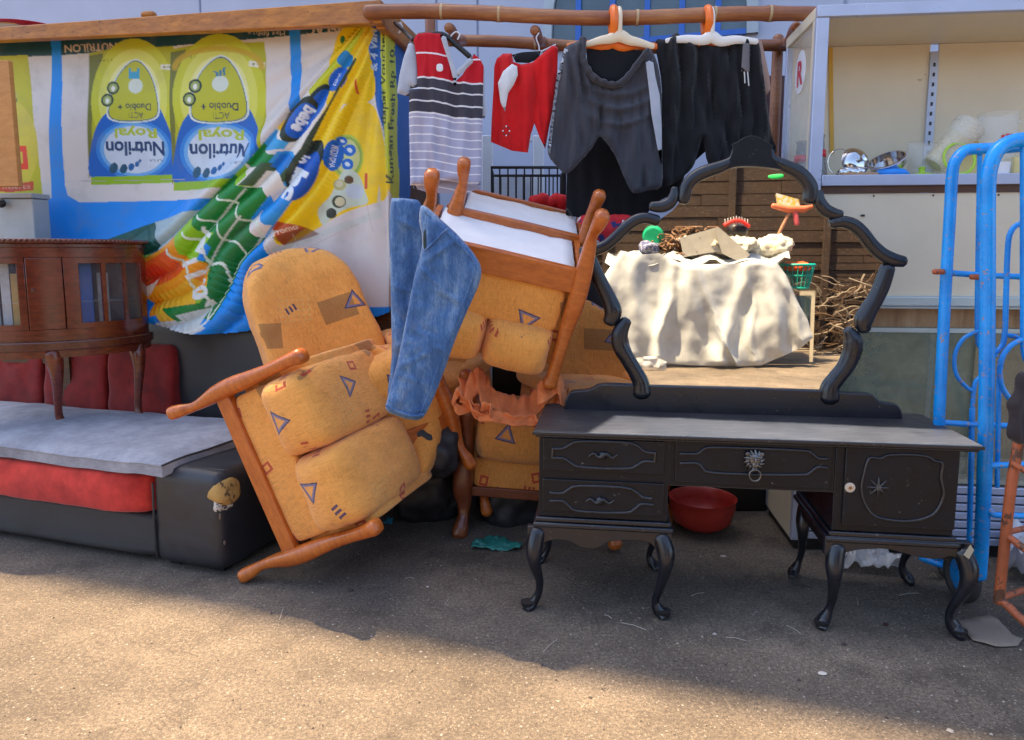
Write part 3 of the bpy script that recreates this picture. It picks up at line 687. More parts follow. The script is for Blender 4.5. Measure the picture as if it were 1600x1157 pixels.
# white wire lines and lettering on the green
for t_, s0, s1 in ((0.30, 0.6, 0.8), (0.55, 0.66, 0.84), (0.95, 0.66, 0.95)):
    pr.poly([bp(s, t_) for s in np.linspace(s0, s1, 14)] + [bp(s, t_ + 0.02) for s in np.linspace(s1, s0, 14)], (225, 228, 220))
for s_ in (0.655, 0.735, 0.80, 0.865):
    pr.poly([bp(s_ + 0.012*math.sin(t*14), t) for t in np.linspace(0.05, 0.97, 20)] + [bp(s_ + 0.007 + 0.012*math.sin(t*14), t) for t in np.linspace(0.97, 0.05, 20)], (215, 224, 205))
WT = (226, 228, 222)
pr.text('10.11', 330, 442, 76, 27, -1.95, WT, 0.04); pr.text('Jel', 337, 376, 40, 20, 1.95, WT, 0.05)
pr.poly(smooth([(243, 428), (262, 412), (276, 428), (262, 446), (248, 466), (236, 452), (254, 438)], 4, True), (226, 60, 24)); pr.poly(smooth([(246, 450), (262, 440), (268, 432), (262, 452), (252, 462)], 4, True), (230, 200, 170))
pr.poly([(276, 480), (345, 470), (335, 492), (300, 500)], GR); pr.poly([(300, 490), (350, 478), (340, 508), (318, 514)], (206, 214, 212))
# side face: yellow-green strip with blue edges and vertical lettering
pr.poly([(604, 30), (660, 30), (660, 530), (620, 530), (618, 330)], (18, 104, 190)); pr.poly([(597, 50), (617, 66), (623, 330), (621, 340), (608, 300), (600, 180)], (206, 214, 60))
DN = (20, 60, 50)
pr.text('dapat Voucher', 602, 122, 145, 9, -math.pi/2, DN, 0.02)
pr.text('Kungan Fresh Rp 10.', 612, 180, 215, 10, -math.pi/2 + 0.02, DN, 0.02)
pr.text('& 4 Vari', 589, 82, 62, 8, -math.pi/2 + 0.05, (196, 216, 236), 0.02)
# ---- the banner itself: one cloth over the front and round the corner
M['banner'] = printmat('printed_banner_vinyl', 0.42, 0.05, 0.10)
st = 1.3
x0, x1, y0, y1 = -78, 640, 34, 522
xs = np.arange(x0, x1, st); ys = np.arange(y0, y1, st)
cornerx = 606.0
def nearest_st(px, py):
    """position along (s) and across (t) the gathered bundle"""
    S = np.linspace(0, 1, 80); L = np.array([bp(s, 0) for s in S]); Rr = np.array([bp(s, 1) for s in S]); C = (L + Rr)/2
    d = ((px[:, None] - C[None, :, 0])**2 + (py[:, None] - C[None, :, 1])**2).argmin(1)
    ax = Rr[d] - L[d]; w = (ax**2).sum(1); t = ((px - L[d][:, 0])*ax[:, 0] + (py - L[d][:, 1])*ax[:, 1])/w
    return S[d], t
gx, gy = np.meshgrid(xs, ys); shp = gx.shape; gx = gx.ravel(); gy = gy.ravel()
S_, T_ = nearest_st(gx, gy)
inb = (np.exp(-np.clip(np.maximum(-T_, T_ - 1), 0, 9)**2*14))
rl = 0.012*np.sin(gx*0.021 + 0.6*np.sin(gy*0.012)) + 0.010*np.sin(gy*0.03 + gx*0.008 + 1.0)
rl *= np.clip((gy - 40)/120, 0, 1)
fold = np.abs(np.sin(T_*math.pi*(2.0 + 1.6*S_) + 0.5*np.sin(S_*9)))**0.7
bun = inb*(0.02 + 0.058*fold*np.clip(0.35 + S_, 0, 1) + 0.03*S_)
# long radiating creases right of the bundle
cr = 0.010*np.sin(np.arctan2(gy - 40, 600 - gx)*34)*np.clip((gx - 400)/60, 0, 1)*np.clip((gy - 60)/120, 0, 1)*(1 - inb)
swag = 0.05*np.exp(-((gx - 330)/120)**2)*np.clip((gy - 380)/130, 0, 1)
H = rl + bun + cr + swag + 0.02
V = []; sideY = []
KPo, KPex, KPey = np.array(KP.o), np.array(KP.ex), np.array(KP.ey)
D_ = np.stack([(gx - CX)/F, CP - (gy - CY)/F*SP, -SP - (gy - CY)/F*CP], 1); C0 = np.array([0, 0, HC])
def hitp(off): 
    o = KPo + KPey*off; t = ((o - C0) @ KPey)/(D_ @ KPey); return C0 + D_*t[:, None]
front = hitp(0.02) - KPey*H[:, None]
xc = KP.loc(cornerx, 200, 0.0).x
# the side face: plane through the corner running back along ey
o2 = KPo + KPex*xc; t2 = ((o2 - C0) @ KPex)/(D_ @ KPex); side = C0 + D_*t2[:, None] + KPex*(0.004 + 0.004*np.sin(gy*0.05))[:, None]
isS = gx > cornerx + 0.3
pos = np.where(isS[:, None], side, front)
low = smooth([(-90, 420), (60, 430), (160, 450), (214, 480), (262, 505), (330, 518), (395, 516), (440, 508), (520, 500), (606, 490), (642, 430)], 6)
outl = [(-90, 60), (0, 55), (300, 40), (598, 28), (606, 36), (641, 72)] + [tuple(p) for p in reversed(low)]
keep = inside(gx, gy, outl)
col = pr.sample(gx, gy)
idx = np.arange(len(gx)).reshape(shp)
q = np.stack([idx[:-1, :-1], idx[1:, :-1], idx[1:, 1:], idx[:-1, 1:]], -1).reshape(-1, 4)
q = q[keep[q].all(1)]
used = np.unique(q); remap = -np.ones(len(gx), int); remap[used] = np.arange(len(used))
mb = MB(); mb.v = [tuple(p) for p in pos[used]]; mb.f = [tuple(map(int, r)) for r in remap[q]]; mb.mi = [0]*len(mb.f)
mb.uv = [(a/100, -b__/100) for a, b__ in zip(gx[used], gy[used])]; mb.col = np.concatenate([col[used], np.ones((len(used), 1))], 1)
single('banner', mb, M['banner'], 'blue, white and yellow milk powder banner hung upside down, gathered in a diagonal fold', 'banner', ang=180)
# plates on the beam, boxes at the left edge
for i, (c, r, dz) in enumerate((((0.62, 0.60, 0.58), 0.27, 0.0), ((0.70, 0.45, 0.16), 0.25, 0.012), ((0.40, 0.02, 0.05), 0.26, 0.028))):
    p = KP.hit(38 + 6*i, 42, 0.25); p.z = zt + dz
    mb = MB().lathe([(0.0, 0.0), (r*0.6, 0.002), (r*0.95, 0.05), (r, 0.062), (r*0.97, 0.066), (r*0.6, 0.012), (0, 0.010)], p, 40)
    single('tray', mb, basic('tray_enamel', c, 0.3, var=0.1), ['wide pale grey round tray, lowest of three on the kiosk roof', 'ochre round tray in the middle of the stack on the kiosk roof', 'dark red round tray on top of the stack on the kiosk roof'][i], 'tray', 'trays stacked on the kiosk roof')
p = KP.hit(232, 24, -0.1); p.z = zt
single('lump_of_rope', MB().cushion((p.x, p.y, p.z + 0.02), (0.08, 0.06, 0.04), 2.5, 6, 0.01), M['beam'], 'small knot of tan cord lying on the kiosk roof edge', 'cord')
LP = Plane(*at(8, 200, 3.75)[:2], R(-8))
a, b_ = LP.loc(-80, 98), LP.loc(13, 98)
single('wooden_shutter', MB().box(a.x, b_.x, 0, 0.03, LP.loc(0, 292).z, a.z, LP.w), woodmat('pale_orange_board', (0.42, 0.17, 0.04), (0.62, 0.30, 0.09), 0.6, 0, (3, 3, 8)), 'pale orange wooden board hanging at the left edge before the banner', 'board', bev=0.004)
GP_ = Plane(*at(20, 340, 4.02)[:2], R(-8)); a, b_ = GP_.loc(-80, 312), GP_.loc(50, 312)
gb = thing('grey_box', 'pale grey metal box behind the mahogany display cabinet at the left edge', 'box', GP_.w(-0.2, 0.05, 1.0))
part('body', MB().box(a.x, b_.x, 0, 0.12, GP_.loc(20, 440).z, a.z, GP_.w), basic('grey_enamel', (0.40, 0.42, 0.43), 0.5), gb, bev=0.006)
part('lid', MB().box(a.x, b_.x + 0.006, -0.008, 0.125, a.z + 0.002, a.z + 0.03, GP_.w), basic('grey_enamel_lid', (0.36, 0.37, 0.38), 0.5), gb, bev=0.004)
kn = GP_.loc(2, 318, -0.03); part('knob', MB().cushion((kn.x, kn.y, kn.z), (0.05, 0.04, 0.05), 2, 8, P=GP_.w), M['blackwire'], gb)
# =================================================================== BAMBOO FRAME
def bamboomat():
    m, b, tc = newmat('bamboo', 0.42, 0, 0.5, 0.1)
    O = tc.outputs['Object']; n = noise_tex(scaled(O, (1.5, 30, 30)), 3, 6, 0.7); n2 = noise_tex(O, 2.2, 4)
    col = ramp(n*0.4 + n2*0.6, [(0.3, (0.12, 0.036, 0.013)), (0.52, (0.29, 0.10, 0.036)), (0.7, (0.48, 0.22, 0.08))])
    lk(col, b, 'Base Color'); bump(b, n, 0.15, 0.003); return m
M['bamboo'] = bamboomat(); M['bamboo_node'] = basic('bamboo_node', (0.50, 0.36, 0.20), 0.7, wear=(0.2, 0.1, 0.05))
bf = thing('bamboo_frame', 'frame of brown bamboo poles between the kiosk and the glazed cabinet', 'bamboo frame', (0.4, 3.8, 0))
def pole(pa, pb, r, nodes=(), parent=None, name='pole'):
    pa, pb = Vector(pa), Vector(pb); L = (pb - pa).length; t = (pb - pa)/L
    pts = []; rad = []
    for i in range(61):
        f = i/60; pts.append(pa + (pb - pa)*f + Vector((0, 0, 0.010*math.sin(f*9) - 0.012*math.sin(f*math.pi)))); bulge = sum(math.exp(-((f - q)*L/0.012)**2) for q in nodes); rad.append(r*(1 + 0.10*bulge - 0.05*f + 0.02*math.sin(i*1.3)))
    o = part(name, MB().tube(pts, rad, 16), M['bamboo'], parent or bf, ang=60)
    for q in nodes:
        c = pa + (pb - pa)*q + Vector((0, 0, 0.010*math.sin(q*9) - 0.012*math.sin(q*math.pi)))
        nb_ = MB().tube([c - t*0.006, c + t*0.006], r*1.09, 14, caps=False); nb = part('node_ring', nb_, M['bamboo_node'], o, ang=60)
    return o
YF, YR = 3.60, 4.06
pole(at(575, 19, YF + 0.12), at(1275, 24, YF - 0.02), 0.036, (0.17, 0.30, 0.61, 0.78, 0.90))
pole(at(655, 64, YR + 0.05), at(1262, 74, YR), 0.032, (0.30, 0.56, 0.80))
for px, py, qx, qy in ((700, 36, 724, 66), (836, 40, 850, 68), (1250, 34, 1222, 72)):
    pole(at(px, py, YF + 0.02) + Vector((0, 0.045, -0.01)), at(qx, qy, YR - 0.03), 0.024, (), None, 'cross_pole')
part('upright_pole', MB().tube([at(1216, 60, YR + 0.07), Vector((at(1216, 60, YR + 0.07).x, YR + 0.07, 0.0))], 0.03, 12), M['bamboo'], bf)
part('upright_pole', MB().tube([at(672, 20, YR + 0.1), Vector((at(672, 60, YR + 0.1).x, YR + 0.1, 0.0))], 0.03, 12), M['bamboo'], bf)
# =================================================================== GLAZED CABINET
M['alu'] = basic('lilac_aluminium', (0.44, 0.48, 0.62), 0.35, metal=0.25, var=0.05, wear=(0.35, 0.33, 0.32), wscale=10, wamt=0.70)
M['alu_sunlit'] = basic('sunlit_aluminium_edge', (0.70, 0.62, 0.46), 0.4, metal=0.1, var=0.05)  # warm sunlight on the cabinet's left side, put into this colour
M['innercream'] = basic('aged_cream_laminate', (0.70, 0.615, 0.46), 0.45, var=0.07, scale=2.0, wear=(0.42, 0.33, 0.18), wscale=4, wamt=0.68)
M['tape'] = basic('ochre_tape', (0.62, 0.36, 0.05), 0.6)
def glassmat(name, tint=(0.9, 0.95, 0.92), alpha=0.22, rough=0.04):
    m, b, tc = newmat(name, rough, 0, 0.6); b.inputs['Alpha'].default_value = alpha
    n = noise_tex(tc.outputs['Object'], 4, 6, 0.7); lk(ramp(n, [(0.35, alpha*0.55), (0.75, min(1, alpha*1.8))]), b, 'Alpha')
    b.inputs['Base Color'].default_value = (*tint, 1); return m
M['glass'] = glassmat('clear_glass', (0.75, 0.80, 0.78), 0.16)
CPl = Plane(1.44, 3.30, R(-6))
cb = thing('glazed_cabinet', 'tall aluminium shop cabinet with an open upper shelf and glazed sliding lower doors', 'cabinet', CPl.w(0.6, 0.25, 0))
CL = lambda px, py, off=0.0: CPl.loc(px, py, off)
cx0 = CL(1268, 200).x; cx1 = cx0 + 1.75; DEP = 0.50
zTop = CL(1290, 8).z; zTopB = CL(1290, 27).z; zSh = CL(1290, 274).z; zShB = CL(1290, 291).z; zM = CL(1400, 464).z; zMB = CL(1400, 478).z
CW = CPl.w
part('corner_post', MB().box(cx0, cx0 + 0.055, 0, 0.03, 0.05, zTopB, CW), M['alu'], cb, bev=0.003)
part('corner_post', MB().box(cx0, cx0 + 0.012, 0.031, 0.06, zShB, zTopB, CW), M['alu_sunlit'], cb)
part('corner_post', MB().box(cx0, cx0 + 0.03, DEP - 0.03, DEP, 0.05, zTopB, CW), M['alu'], cb, bev=0.003)
part('corner_post', MB().box(cx1 - 0.05, cx1, 0, 0.03, 0.05, zTopB, CW), M['alu'], cb)
part('top_rail', MB().box(cx0, cx1, -0.004, 0.03, zTopB + 0.001, zTop, CW), M['alu'], cb, bev=0.003)
part('side_rail', MB().box(cx0, cx0 + 0.03, 0.031, DEP, zTopB + 0.001, zTop, CW), M['alu_sunlit'], cb, bev=0.003)
part('side_rail', MB().box(cx0 + 0.002, cx0 + 0.03, 0.061, DEP - 0.031, zShB, zSh + 0.01, CW), M['alu_sunlit'], cb, bev=0.003)
part('roof', MB().box(cx0 + 0.031, cx1, 0.031, DEP, zTopB + 0.002, zTop - 0.004, CW), M['innercream'], cb)
part('back_panel', MB().box(cx0 + 0.031, CL(1449, 150, DEP - 0.02).x - 0.001, DEP - 0.02, DEP - 0.005, zShB, zTopB, CW), M['innercream'], cb)
part('back_panel', MB().box(CL(1463, 150, DEP - 0.02).x, cx1 - 0.01, DEP - 0.02, DEP - 0.005, zShB, zTopB, CW), M['innercream'], cb)
sx = CL(1456, 150, DEP - 0.03).x
sp_ = part('slotted_strip', MB().box(sx - 0.02, sx + 0.02, DEP - 0.034, DEP - 0.021, zSh + 0.004, zTopB - 0.04, CW), M['alu'], cb)
zz = zSh + 0.10
while zz < zTopB - 0.08:
    part('slot', MB().box(sx - 0.005, sx + 0.005, DEP - 0.0365, DEP - 0.0335, zz, zz + 0.018, CW), M['blackwire'], sp_, sm=False); zz += 0.048
zc = CL(1300, 68, DEP - 0.03).z
part('back_rail', MB().box(cx0 + 0.06, sx - 0.022, DEP - 0.04, DEP - 0.021, zc - 0.012, zc + 0.022, CW), M['alu'], cb)
part('ochre_tape', MB().box(cx0 + 0.06, cx1 - 0.05, DEP - 0.028, DEP - 0.0205, zc + 0.026, zc + 0.055, CW), M['tape'], cb)
part('ochre_tape', MB().box(sx + 0.03, cx1 - 0.05, DEP - 0.028, DEP - 0.0205, zc - 0.01, zc + 0.012, CW), M['tape'], cb)
xt = CL(1291, 150, DEP - 0.03).x
part('ochre_tape', MB().add([CW(xt, DEP - 0.026, zc - 0.02), CW(xt + 0.02, DEP - 0.026, zc - 0.02), CW(xt + 0.055, DEP - 0.026, zSh + 0.16), CW(xt + 0.035, DEP - 0.026, zSh + 0.16)], [(0, 1, 2, 3)]), M['tape'], cb, sm=False, solid=0.003)
sg = part('side_glass', MB().box(cx0 + 0.010, cx0 + 0.015, 0.061, DEP - 0.031, zSh + 0.011, zTopB, CW), M['glass'], cb, sm=False)
part('shelf_board', MB().box(cx0 + 0.031, cx1, 0.031, DEP - 0.021, zSh - 0.03, zSh - 0.004, CW), M['cream'], cb)
part('shelf_rail', MB().box(cx0 + 0.057, cx1, -0.004, 0.03, zShB, zSh, CW), M['alu'], cb, bev=0.003)
part('shelf_rail', MB().box(cx0 + 0.057, cx1, 0.012, 0.03, zShB - 0.032, zShB - 0.001, CW), woodmat('brown_shelf_edge', (0.06, 0.022, 0.01), (0.12, 0.05, 0.02), 0.5), cb)
# round sticker on the side glass
st_ = CPl.w; sc_z = CPl.loc(1254, 85).z
pp = MB(); yy = 0.24; pp.add([st_(cx0 + 0.006, yy + 0.085*math.cos(a), sc_z + 0.10*math.sin(a) - 0.02) for a in np.linspace(0, 2*math.pi, 28)[:-1]], [tuple(range(27))]); part('sticker', pp, M['white'], sg, sm=False, solid=0.001)
M['redprint'] = basic('red_print', (0.60, 0.03, 0.05), 0.5)
tm = text_mesh('R', lambda u, v: st_(cx0 + 0.0035, yy + 0.045 - u, sc_z - 0.085 + v), 0.09, 0.12, 0.03); part('sticker_letter', tm, M['redprint'], sg, sm=False)
# lower half
part('lower_panel', MB().box(cx0 + 0.056, cx1 - 0.051, 0.02, 0.028, zM + 0.002, zShB - 0.034, CW), M['innercream'], cb)
for px in (1365, 1458, 1560): c = CL(px, 306, 0.018); part('rivet', MB().cushion((c.x, 0.016, zShB - 0.045), (0.008, 0.006, 0.008), 2, 4, P=CW), M['blackwire'], cb)
c = CL(1348, 337, 0.018); part('latch_hole', MB().box(c.x - 0.008, c.x + 0.008, 0.014, 0.0205, c.z - 0.004, c.z + 0.004, CW), M['blackwire'], cb)
M['alu_pale'] = basic('pale_green_aluminium', (0.50, 0.60, 0.60), 0.35, metal=0.3, var=0.05)
part('middle_rail', MB().box(cx0 + 0.057, cx1, -0.006, 0.03, zMB, zM, CW), M['alu_pale'], cb, bev=0.003)
part('middle_rail', MB().box(cx0 + 0.057, cx1, 0.004, 0.03, zMB - 0.014, zMB - 0.003, CW), M['alu_pale'], cb, bev=0.002)
def stained(name, a, b2, c, sc):
    m, b, tc = newmat(name, 0.35, 0, 0.5); n = noise_tex(scaled(tc.outputs['Object'], (5, 5, 0.9)), sc, 8, 0.75); n2 = noise_tex(tc.outputs['Object'], 2, 3)
    lk(ramp(n*0.7 + n2*0.3, [(0.3, a), (0.5, b2), (0.68, c)]), b, 'Base Color'); return m
zs = CL(1400, 514).z
part('stained_board', MB().box(cx0 + 0.056, cx1 - 0.051, 0.07, 0.08, zs, zMB - 0.015, CW), stained('stained_board', (0.13, 0.07, 0.03), (0.36, 0.22, 0.11), (0.52, 0.38, 0.22), 3), cb)
part('lower_rail', MB().box(cx0 + 0.056, cx1 - 0.051, 0.05, 0.07, zs - 0.022, zs - 0.001, CW), M['alu_pale'], cb)
zLo = 0.36
part('inner_back', MB().box(cx0 + 0.031, cx1 - 0.02, DEP - 0.02, DEP - 0.008, zLo, zs - 0.03, CW), stained('mouldy_back', (0.055, 0.055, 0.03), (0.17, 0.16, 0.10), (0.34, 0.31, 0.22), 2.4), cb)
part('sliding_door', MB().box(cx0 + 0.056, cx0 + 0.95, 0.052, 0.058, zLo + 0.03, zs - 0.023, CW), glassmat('dirty_greenish_glass', (0.30, 0.34, 0.24), 0.42, 0.12), cb, sm=False)
part('sliding_door', MB().box(cx0 + 0.80, cx1 - 0.051, 0.034, 0.040, zLo + 0.03, zs - 0.023, CW), glassmat('dirty_brown_glass', (0.36, 0.31, 0.20), 0.45, 0.15), cb, sm=False)
for px in (1455, 1540): x = CL(px, 600, 0.45).x; part('slotted_strip', MB().box(x - 0.012, x + 0.012, DEP - 0.034, DEP - 0.021, zLo, zs - 0.03, CW), M['alu'], cb)
part('lower_shelf', MB().box(cx0 + 0.03, cx1 - 0.02, 0.07, DEP - 0.035, zLo - 0.02, zLo, CW), M['cream'], cb)
for i in range(7): part('louvre', MB().box(cx0 + 0.02, cx1 - 0.02, 0.0, 0.02, 0.06 + i*0.042, 0.06 + i*0.042 + 0.034, CW), M['alu'], cb, bev=0.004)
part('plinth', MB().box(cx0 + 0.02, cx1 - 0.02, 0.022, DEP, 0.0, zLo - 0.021, CW), M['blackwire'], cb)
part('side_panel', MB().box(cx0 + 0.003, cx0 + 0.018, 0.031, DEP - 0.031, 0.05, zShB - 0.002, CW), M['cream'], cb)
# things on the upper shelf
M['chrome'] = basic('scratched_chrome', (0.62, 0.62, 0.64), 0.15, metal=1.0, var=0.1)
M['plastic'] = glassmat('milky_plastic', (0.78, 0.76, 0.66), 0.35, 0.25)
M['clearpl'] = glassmat('clear_plastic', (0.80, 0.82, 0.80), 0.18, 0.1)
M['limegreen'] = basic('lime_plastic', (0.38, 0.60, 0.04), 0.4)
M['bluepl'] = basic('blue_plastic', (0.01, 0.22, 0.70), 0.4)
def on_shelf(px, off): p = CPl.hit(px, 274, off); p.z = zSh - 0.002; return p
# two tapered glass vases
for k, (px, off, lab) in enumerate(((1258, 0.20, 'smoky glass jug with a red mark seen through the side glass of the cabinet'), (1291, 0.16, 'smoky glass jug with a red mark just inside the cabinet corner'))):
    c = CW(cx0 + (0.035 + 0.05 if k else 0.075), off + 0.02 + 0.16*(1 - k), zSh - 0.003)
    t = thing('glass_jug', lab, 'jug', c, group='smoky glass jugs')
    part('body', MB().lathe([(0.0, 0), (0.048, 0), (0.052, 0.01), (0.045, 0.08), (0.034, 0.15), (0.030, 0.19), (0.034, 0.21), (0.031, 0.208), (0.027, 0.19), (0.031, 0.15), (0.042, 0.08), (0.048, 0.012), (0, 0.008)], c, 26), glassmat('smoky_glass', (0.33, 0.33, 0.34), 0.5, 0.08) if k == 0 else bpy.data.materials['smoky_glass'], t)
    part('red_mark', MB().lathe([(0.0425, 0.105), (0.0385, 0.14)], c, 12), M['redprint'], t, solid=0.001)
c = on_shelf(1332, 0.14)
t = thing('steel_whisk_bowl', 'shiny chrome bowl on its side with a wire hoop, by the jugs', 'bowl', c)
ax = Vector((0.25, -0.9, 0.25))
part('bowl', MB().lathe([(0.001, 0.035), (0.04, 0.033), (0.062, 0.018), (0.072, 0.0), (0.074, -0.004), (0.068, 0.0), (0.05, 0.022), (0.012, 0.028), (0.010, 0.055), (0.016, 0.062), (0.001, 0.066)], c + Vector((0.01, 0, 0.075)), 30, ax), M['chrome'], t)
hp = [c + Vector((-0.07 + 0.055*math.cos(a), -0.01, 0.075 + 0.06*math.sin(a))) for a in np.linspace(0, 2*math.pi, 30)[:-1]]
part('wire_hoop', MB().tube(hp, 0.0022, 6, closed=True), M['chrome'], t)
for k in range(4): part('lump', MB().cushion(c + Vector((-0.065 + 0.028*k, -0.035, 0.022 + 0.004*(k % 2))), (0.05, 0.05, 0.045), 2.3, 7, 0.006, seed=k), M['chrome'], t)
c = on_shelf(1388, 0.17)
ax = Vector((-0.5, -0.35, 0.9)).normalized()
t = thing('cake_tin', 'round pale steel tin leaning on its rim beside the blue lid', 'tin', c)
part('body', MB().lathe([(0.0, 0.0), (0.075, 0.0), (0.078, 0.004), (0.078, 0.032), (0.082, 0.034), (0.082, 0.040), (0.076, 0.041), (0.074, 0.006), (0, 0.005)], c + Vector((0.0, 0, 0.055)), 36, ax), M['chrome'], t)
part('rim', MB().lathe([(0.0835, 0.035), (0.086, 0.0375), (0.0835, 0.040)], c + Vector((0, 0, 0.055)), 36, ax), M['alu'], t)
c = on_shelf(1392, 0.08)
single('bright_blue_cover', MB().lathe([(0, 0), (0.075, 0.0), (0.078, 0.012), (0.06, 0.030), (0.0, 0.034)], c, 30), M['bluepl'], 'bright blue plastic lid lying flat in front of the steel tin', 'lid')
c = on_shelf(1440, 0.10)
t = thing('lime_knob_lid', 'lime green lid with a knob, lying between the blue lid and the jars', 'lid', c)
part('disc', MB().lathe([(0, 0), (0.06, 0.0), (0.062, 0.008), (0.02, 0.018), (0, 0.02)], c, 28), M['limegreen'], t)
part('knob', MB().lathe([(0.014, 0.018), (0.012, 0.03), (0.016, 0.042), (0.0, 0.048)], c, 16), M['limegreen'], t)
c = on_shelf(1325, 0.10); single('brown_board', MB().box(c.x - 0.06, c.x + 0.10, c.y - 0.09, c.y - 0.04, c.z, c.z + 0.014), basic('tan_board', (0.42, 0.24, 0.12), 0.6), 'small tan board lying flat below the chrome bowl', 'board', bev=0.003)
def jar(name, lab, cat, base, ax, r0, r1, L, m, extra=None, grp=None):
    t = thing(name, lab, cat, base, group=grp)
    part('body', MB().lathe([(0, 0), (r0, 0), (r0*1.02, 0.008), (r1, L), (r1*1.04, L + 0.004), (r1*0.96, L), (r0*0.95, 0.012), (0, 0.01)], base, 30, ax), m, t)
    return t
c = on_shelf(1437, 0.20)
jar('plastic_tub', 'clear slanted plastic tub behind the green lid', 'tub', c + Vector((0, 0, 0.004)), (0.1, -0.1, 1), 0.055, 0.085, 0.155, M['clearpl'])
c = on_shelf(1462, 0.12)
t = jar('storage_jar', 'large milky storage jar leaning on its side with a pale yellow filling', 'jar', c + Vector((-0.02, 0.0, 0.05)), (0.62, 0.0, 0.70), 0.052, 0.07, 0.24, M['plastic'])
part('filling', MB().lathe([(0, 0.015), (0.048, 0.015), (0.060, 0.17), (0, 0.175)], c + Vector((-0.02, 0, 0.05)), 24, (0.62, 0, 0.70)), basic('pale_yellow_plastic', (0.72, 0.58, 0.25), 0.5), t)
for k in range(3): part('collar', MB().lathe([(0.071 + 0.001*k, 0.215 + 0.012*k), (0.075, 0.219 + 0.012*k), (0.071, 0.224 + 0.012*k)], c + Vector((-0.02, 0, 0.05)), 24, (0.62, 0, 0.70)), M['clearpl'], t)
c = on_shelf(1500, 0.20); jar('yellow_bowl', 'pale yellow bowl standing on edge behind the leaning jar', 'bowl', c + Vector((0, 0, 0.085)), (0.1, -1, 0.15), 0.03, 0.085, 0.05, bpy.data.materials['pale_yellow_plastic'])
c = on_shelf(1490, 0.05); ring_pts = [c + Vector((0.02 + 0.07*math.cos(a), 0.02*math.sin(a), 0.074 + 0.07*math.sin(a))) for a in np.linspace(0, 2*math.pi, 30)[:-1]]
single('green_ring_lid', MB().tube(ring_pts, 0.006, 8, closed=True), M['limegreen'], 'lime green ring leaning upright against the milky jar', 'ring')
c = on_shelf(1552, 0.16)
t = jar('blender_jug', 'tall clear blender jug with a handle and a red scale', 'jug', c + Vector((0, 0, 0.002)), (0, 0, 1), 0.072, 0.085, 0.285, M['clearpl'])
part('handle', MB().tube([c + Vector(v) for v in ((0.082, -0.02, 0.25), (0.125, -0.02, 0.25), (0.125, -0.02, 0.08), (0.078, -0.02, 0.08))], 0.009, 8), M['clearpl'], t)
part('scale_mark', MB().box(c.x - 0.035, c.x - 0.022, c.y - 0.089, c.y - 0.086, c.z + 0.12, c.z + 0.18), M['redprint'], t); part('scale_mark', MB().box(c.x - 0.015, c.x + 0.030, c.y - 0.089, c.y - 0.086, c.z + 0.15, c.z + 0.185), M['redprint'], t)
c = on_shelf(1564, 0.05); single('white_cup', MB().lathe([(0, 0), (0.03, 0), (0.034, 0.055), (0.030, 0.055), (0.028, 0.006), (0, 0.006)], c, 24), M['white'], 'small white cup in front of the blender jug', 'cup')
c = on_shelf(1590, 0.15); single('yellow_box', MB().cushion(c + Vector((0, 0, 0.045)), (0.10, 0.08, 0.09), 8, 8), bpy.data.materials['pale_yellow_plastic'], 'pale yellow box at the right end of the shelf', 'box')
# =================================================================== CLOTHES ON THE FRAME
def clothmat(name, c, c2=None, rough=0.85, sc=6, sheen=0.2):
    m, b, tc = newmat(name, rough, 0, 0.25); b.inputs['Sheen Weight'].default_value = sheen
    n = noise_tex(tc.outputs['Object'], sc, 5); w = noise_tex(scaled(tc.outputs['UV'], (260, 260, 1)), 1, 2)
    lk(ramp(n*0.8 + w*0.2, [(0.3, tuple(x*0.8 for x in c)), (0.7, tuple(min(1, x*1.2) for x in (c2 or c)))]), b, 'Base Color')
    bump(b, w, 0.2, 0.002); return m
M['greysport'] = clothmat('dark_grey_sports_cloth', (0.050, 0.051, 0.064)); M['blackcloth'] = clothmat('black_cotton', (0.009, 0.009, 0.012))
M['redshort'] = clothmat('scarlet_cloth', (0.62, 0.008, 0.010)); M['whitecloth'] = clothmat('white_cloth', (0.66, 0.68, 0.70)); M['greywhite'] = clothmat('pale_grey_stripe', (0.42, 0.45, 0.52))
def hang_relief(amp, seed, sx=0.055, sy=0.010, extra=None):
    def f(x, y):
        v = nz3(x*sx, y*sy, 1, seed)*amp + nz3(x*sx*2.3, y*sy*2.5, 1, seed + 5)*amp*0.45
        return v + (extra(x, y) if extra else 0)
    return f
# striped polo shirt
def stripes():
    m, b, tc = newmat('striped_jersey', 0.85, 0, 0.25)
    sp = X.nt.nodes.new('ShaderNodeSeparateXYZ'); X.nt.links.new(tc.outputs['UV'], sp.inputs[0])
    u, v = X(sp.outputs[0])*100.0, X(sp.outputs[1])*(-100.0)
    y = v - (u - 642.0)*0.085 + sn((u - 640.0)*0.055)*2.2
    col = mixc(gt(y, 122.0), (0.52, 0.012, 0.022), (0.058, 0.054, 0.072)); col = mixc(gt(y, 177.5), col, (0.40, 0.40, 0.53))
    w = mx(lt(ab(y - 84.0), 1.3), mx(lt(ab(y - 122.5), 1.4), mx(lt(ab(y - 139.5), 1.2), mx(lt(ab(y - 159.0), 1.3), lt(ab(y - 177.5), 1.3)))))
    w2 = lt(ab(fr((y - 191.0)/13.2) - 0.5), 0.075)*gt(y, 182.0)
    col = mixc(mx(w, w2)*0.9, col, (0.80, 0.79, 0.82)); lk(col, b, 'Base Color')
    n = noise_tex(scaled(tc.outputs['UV'], (260, 260, 1)), 1, 2); bump(b, n, 0.2, 0.002); return m
M['stripes'] = stripes()
YS = 3.52
to = lambda Y: (lambda x, y: at(x, y, Y))
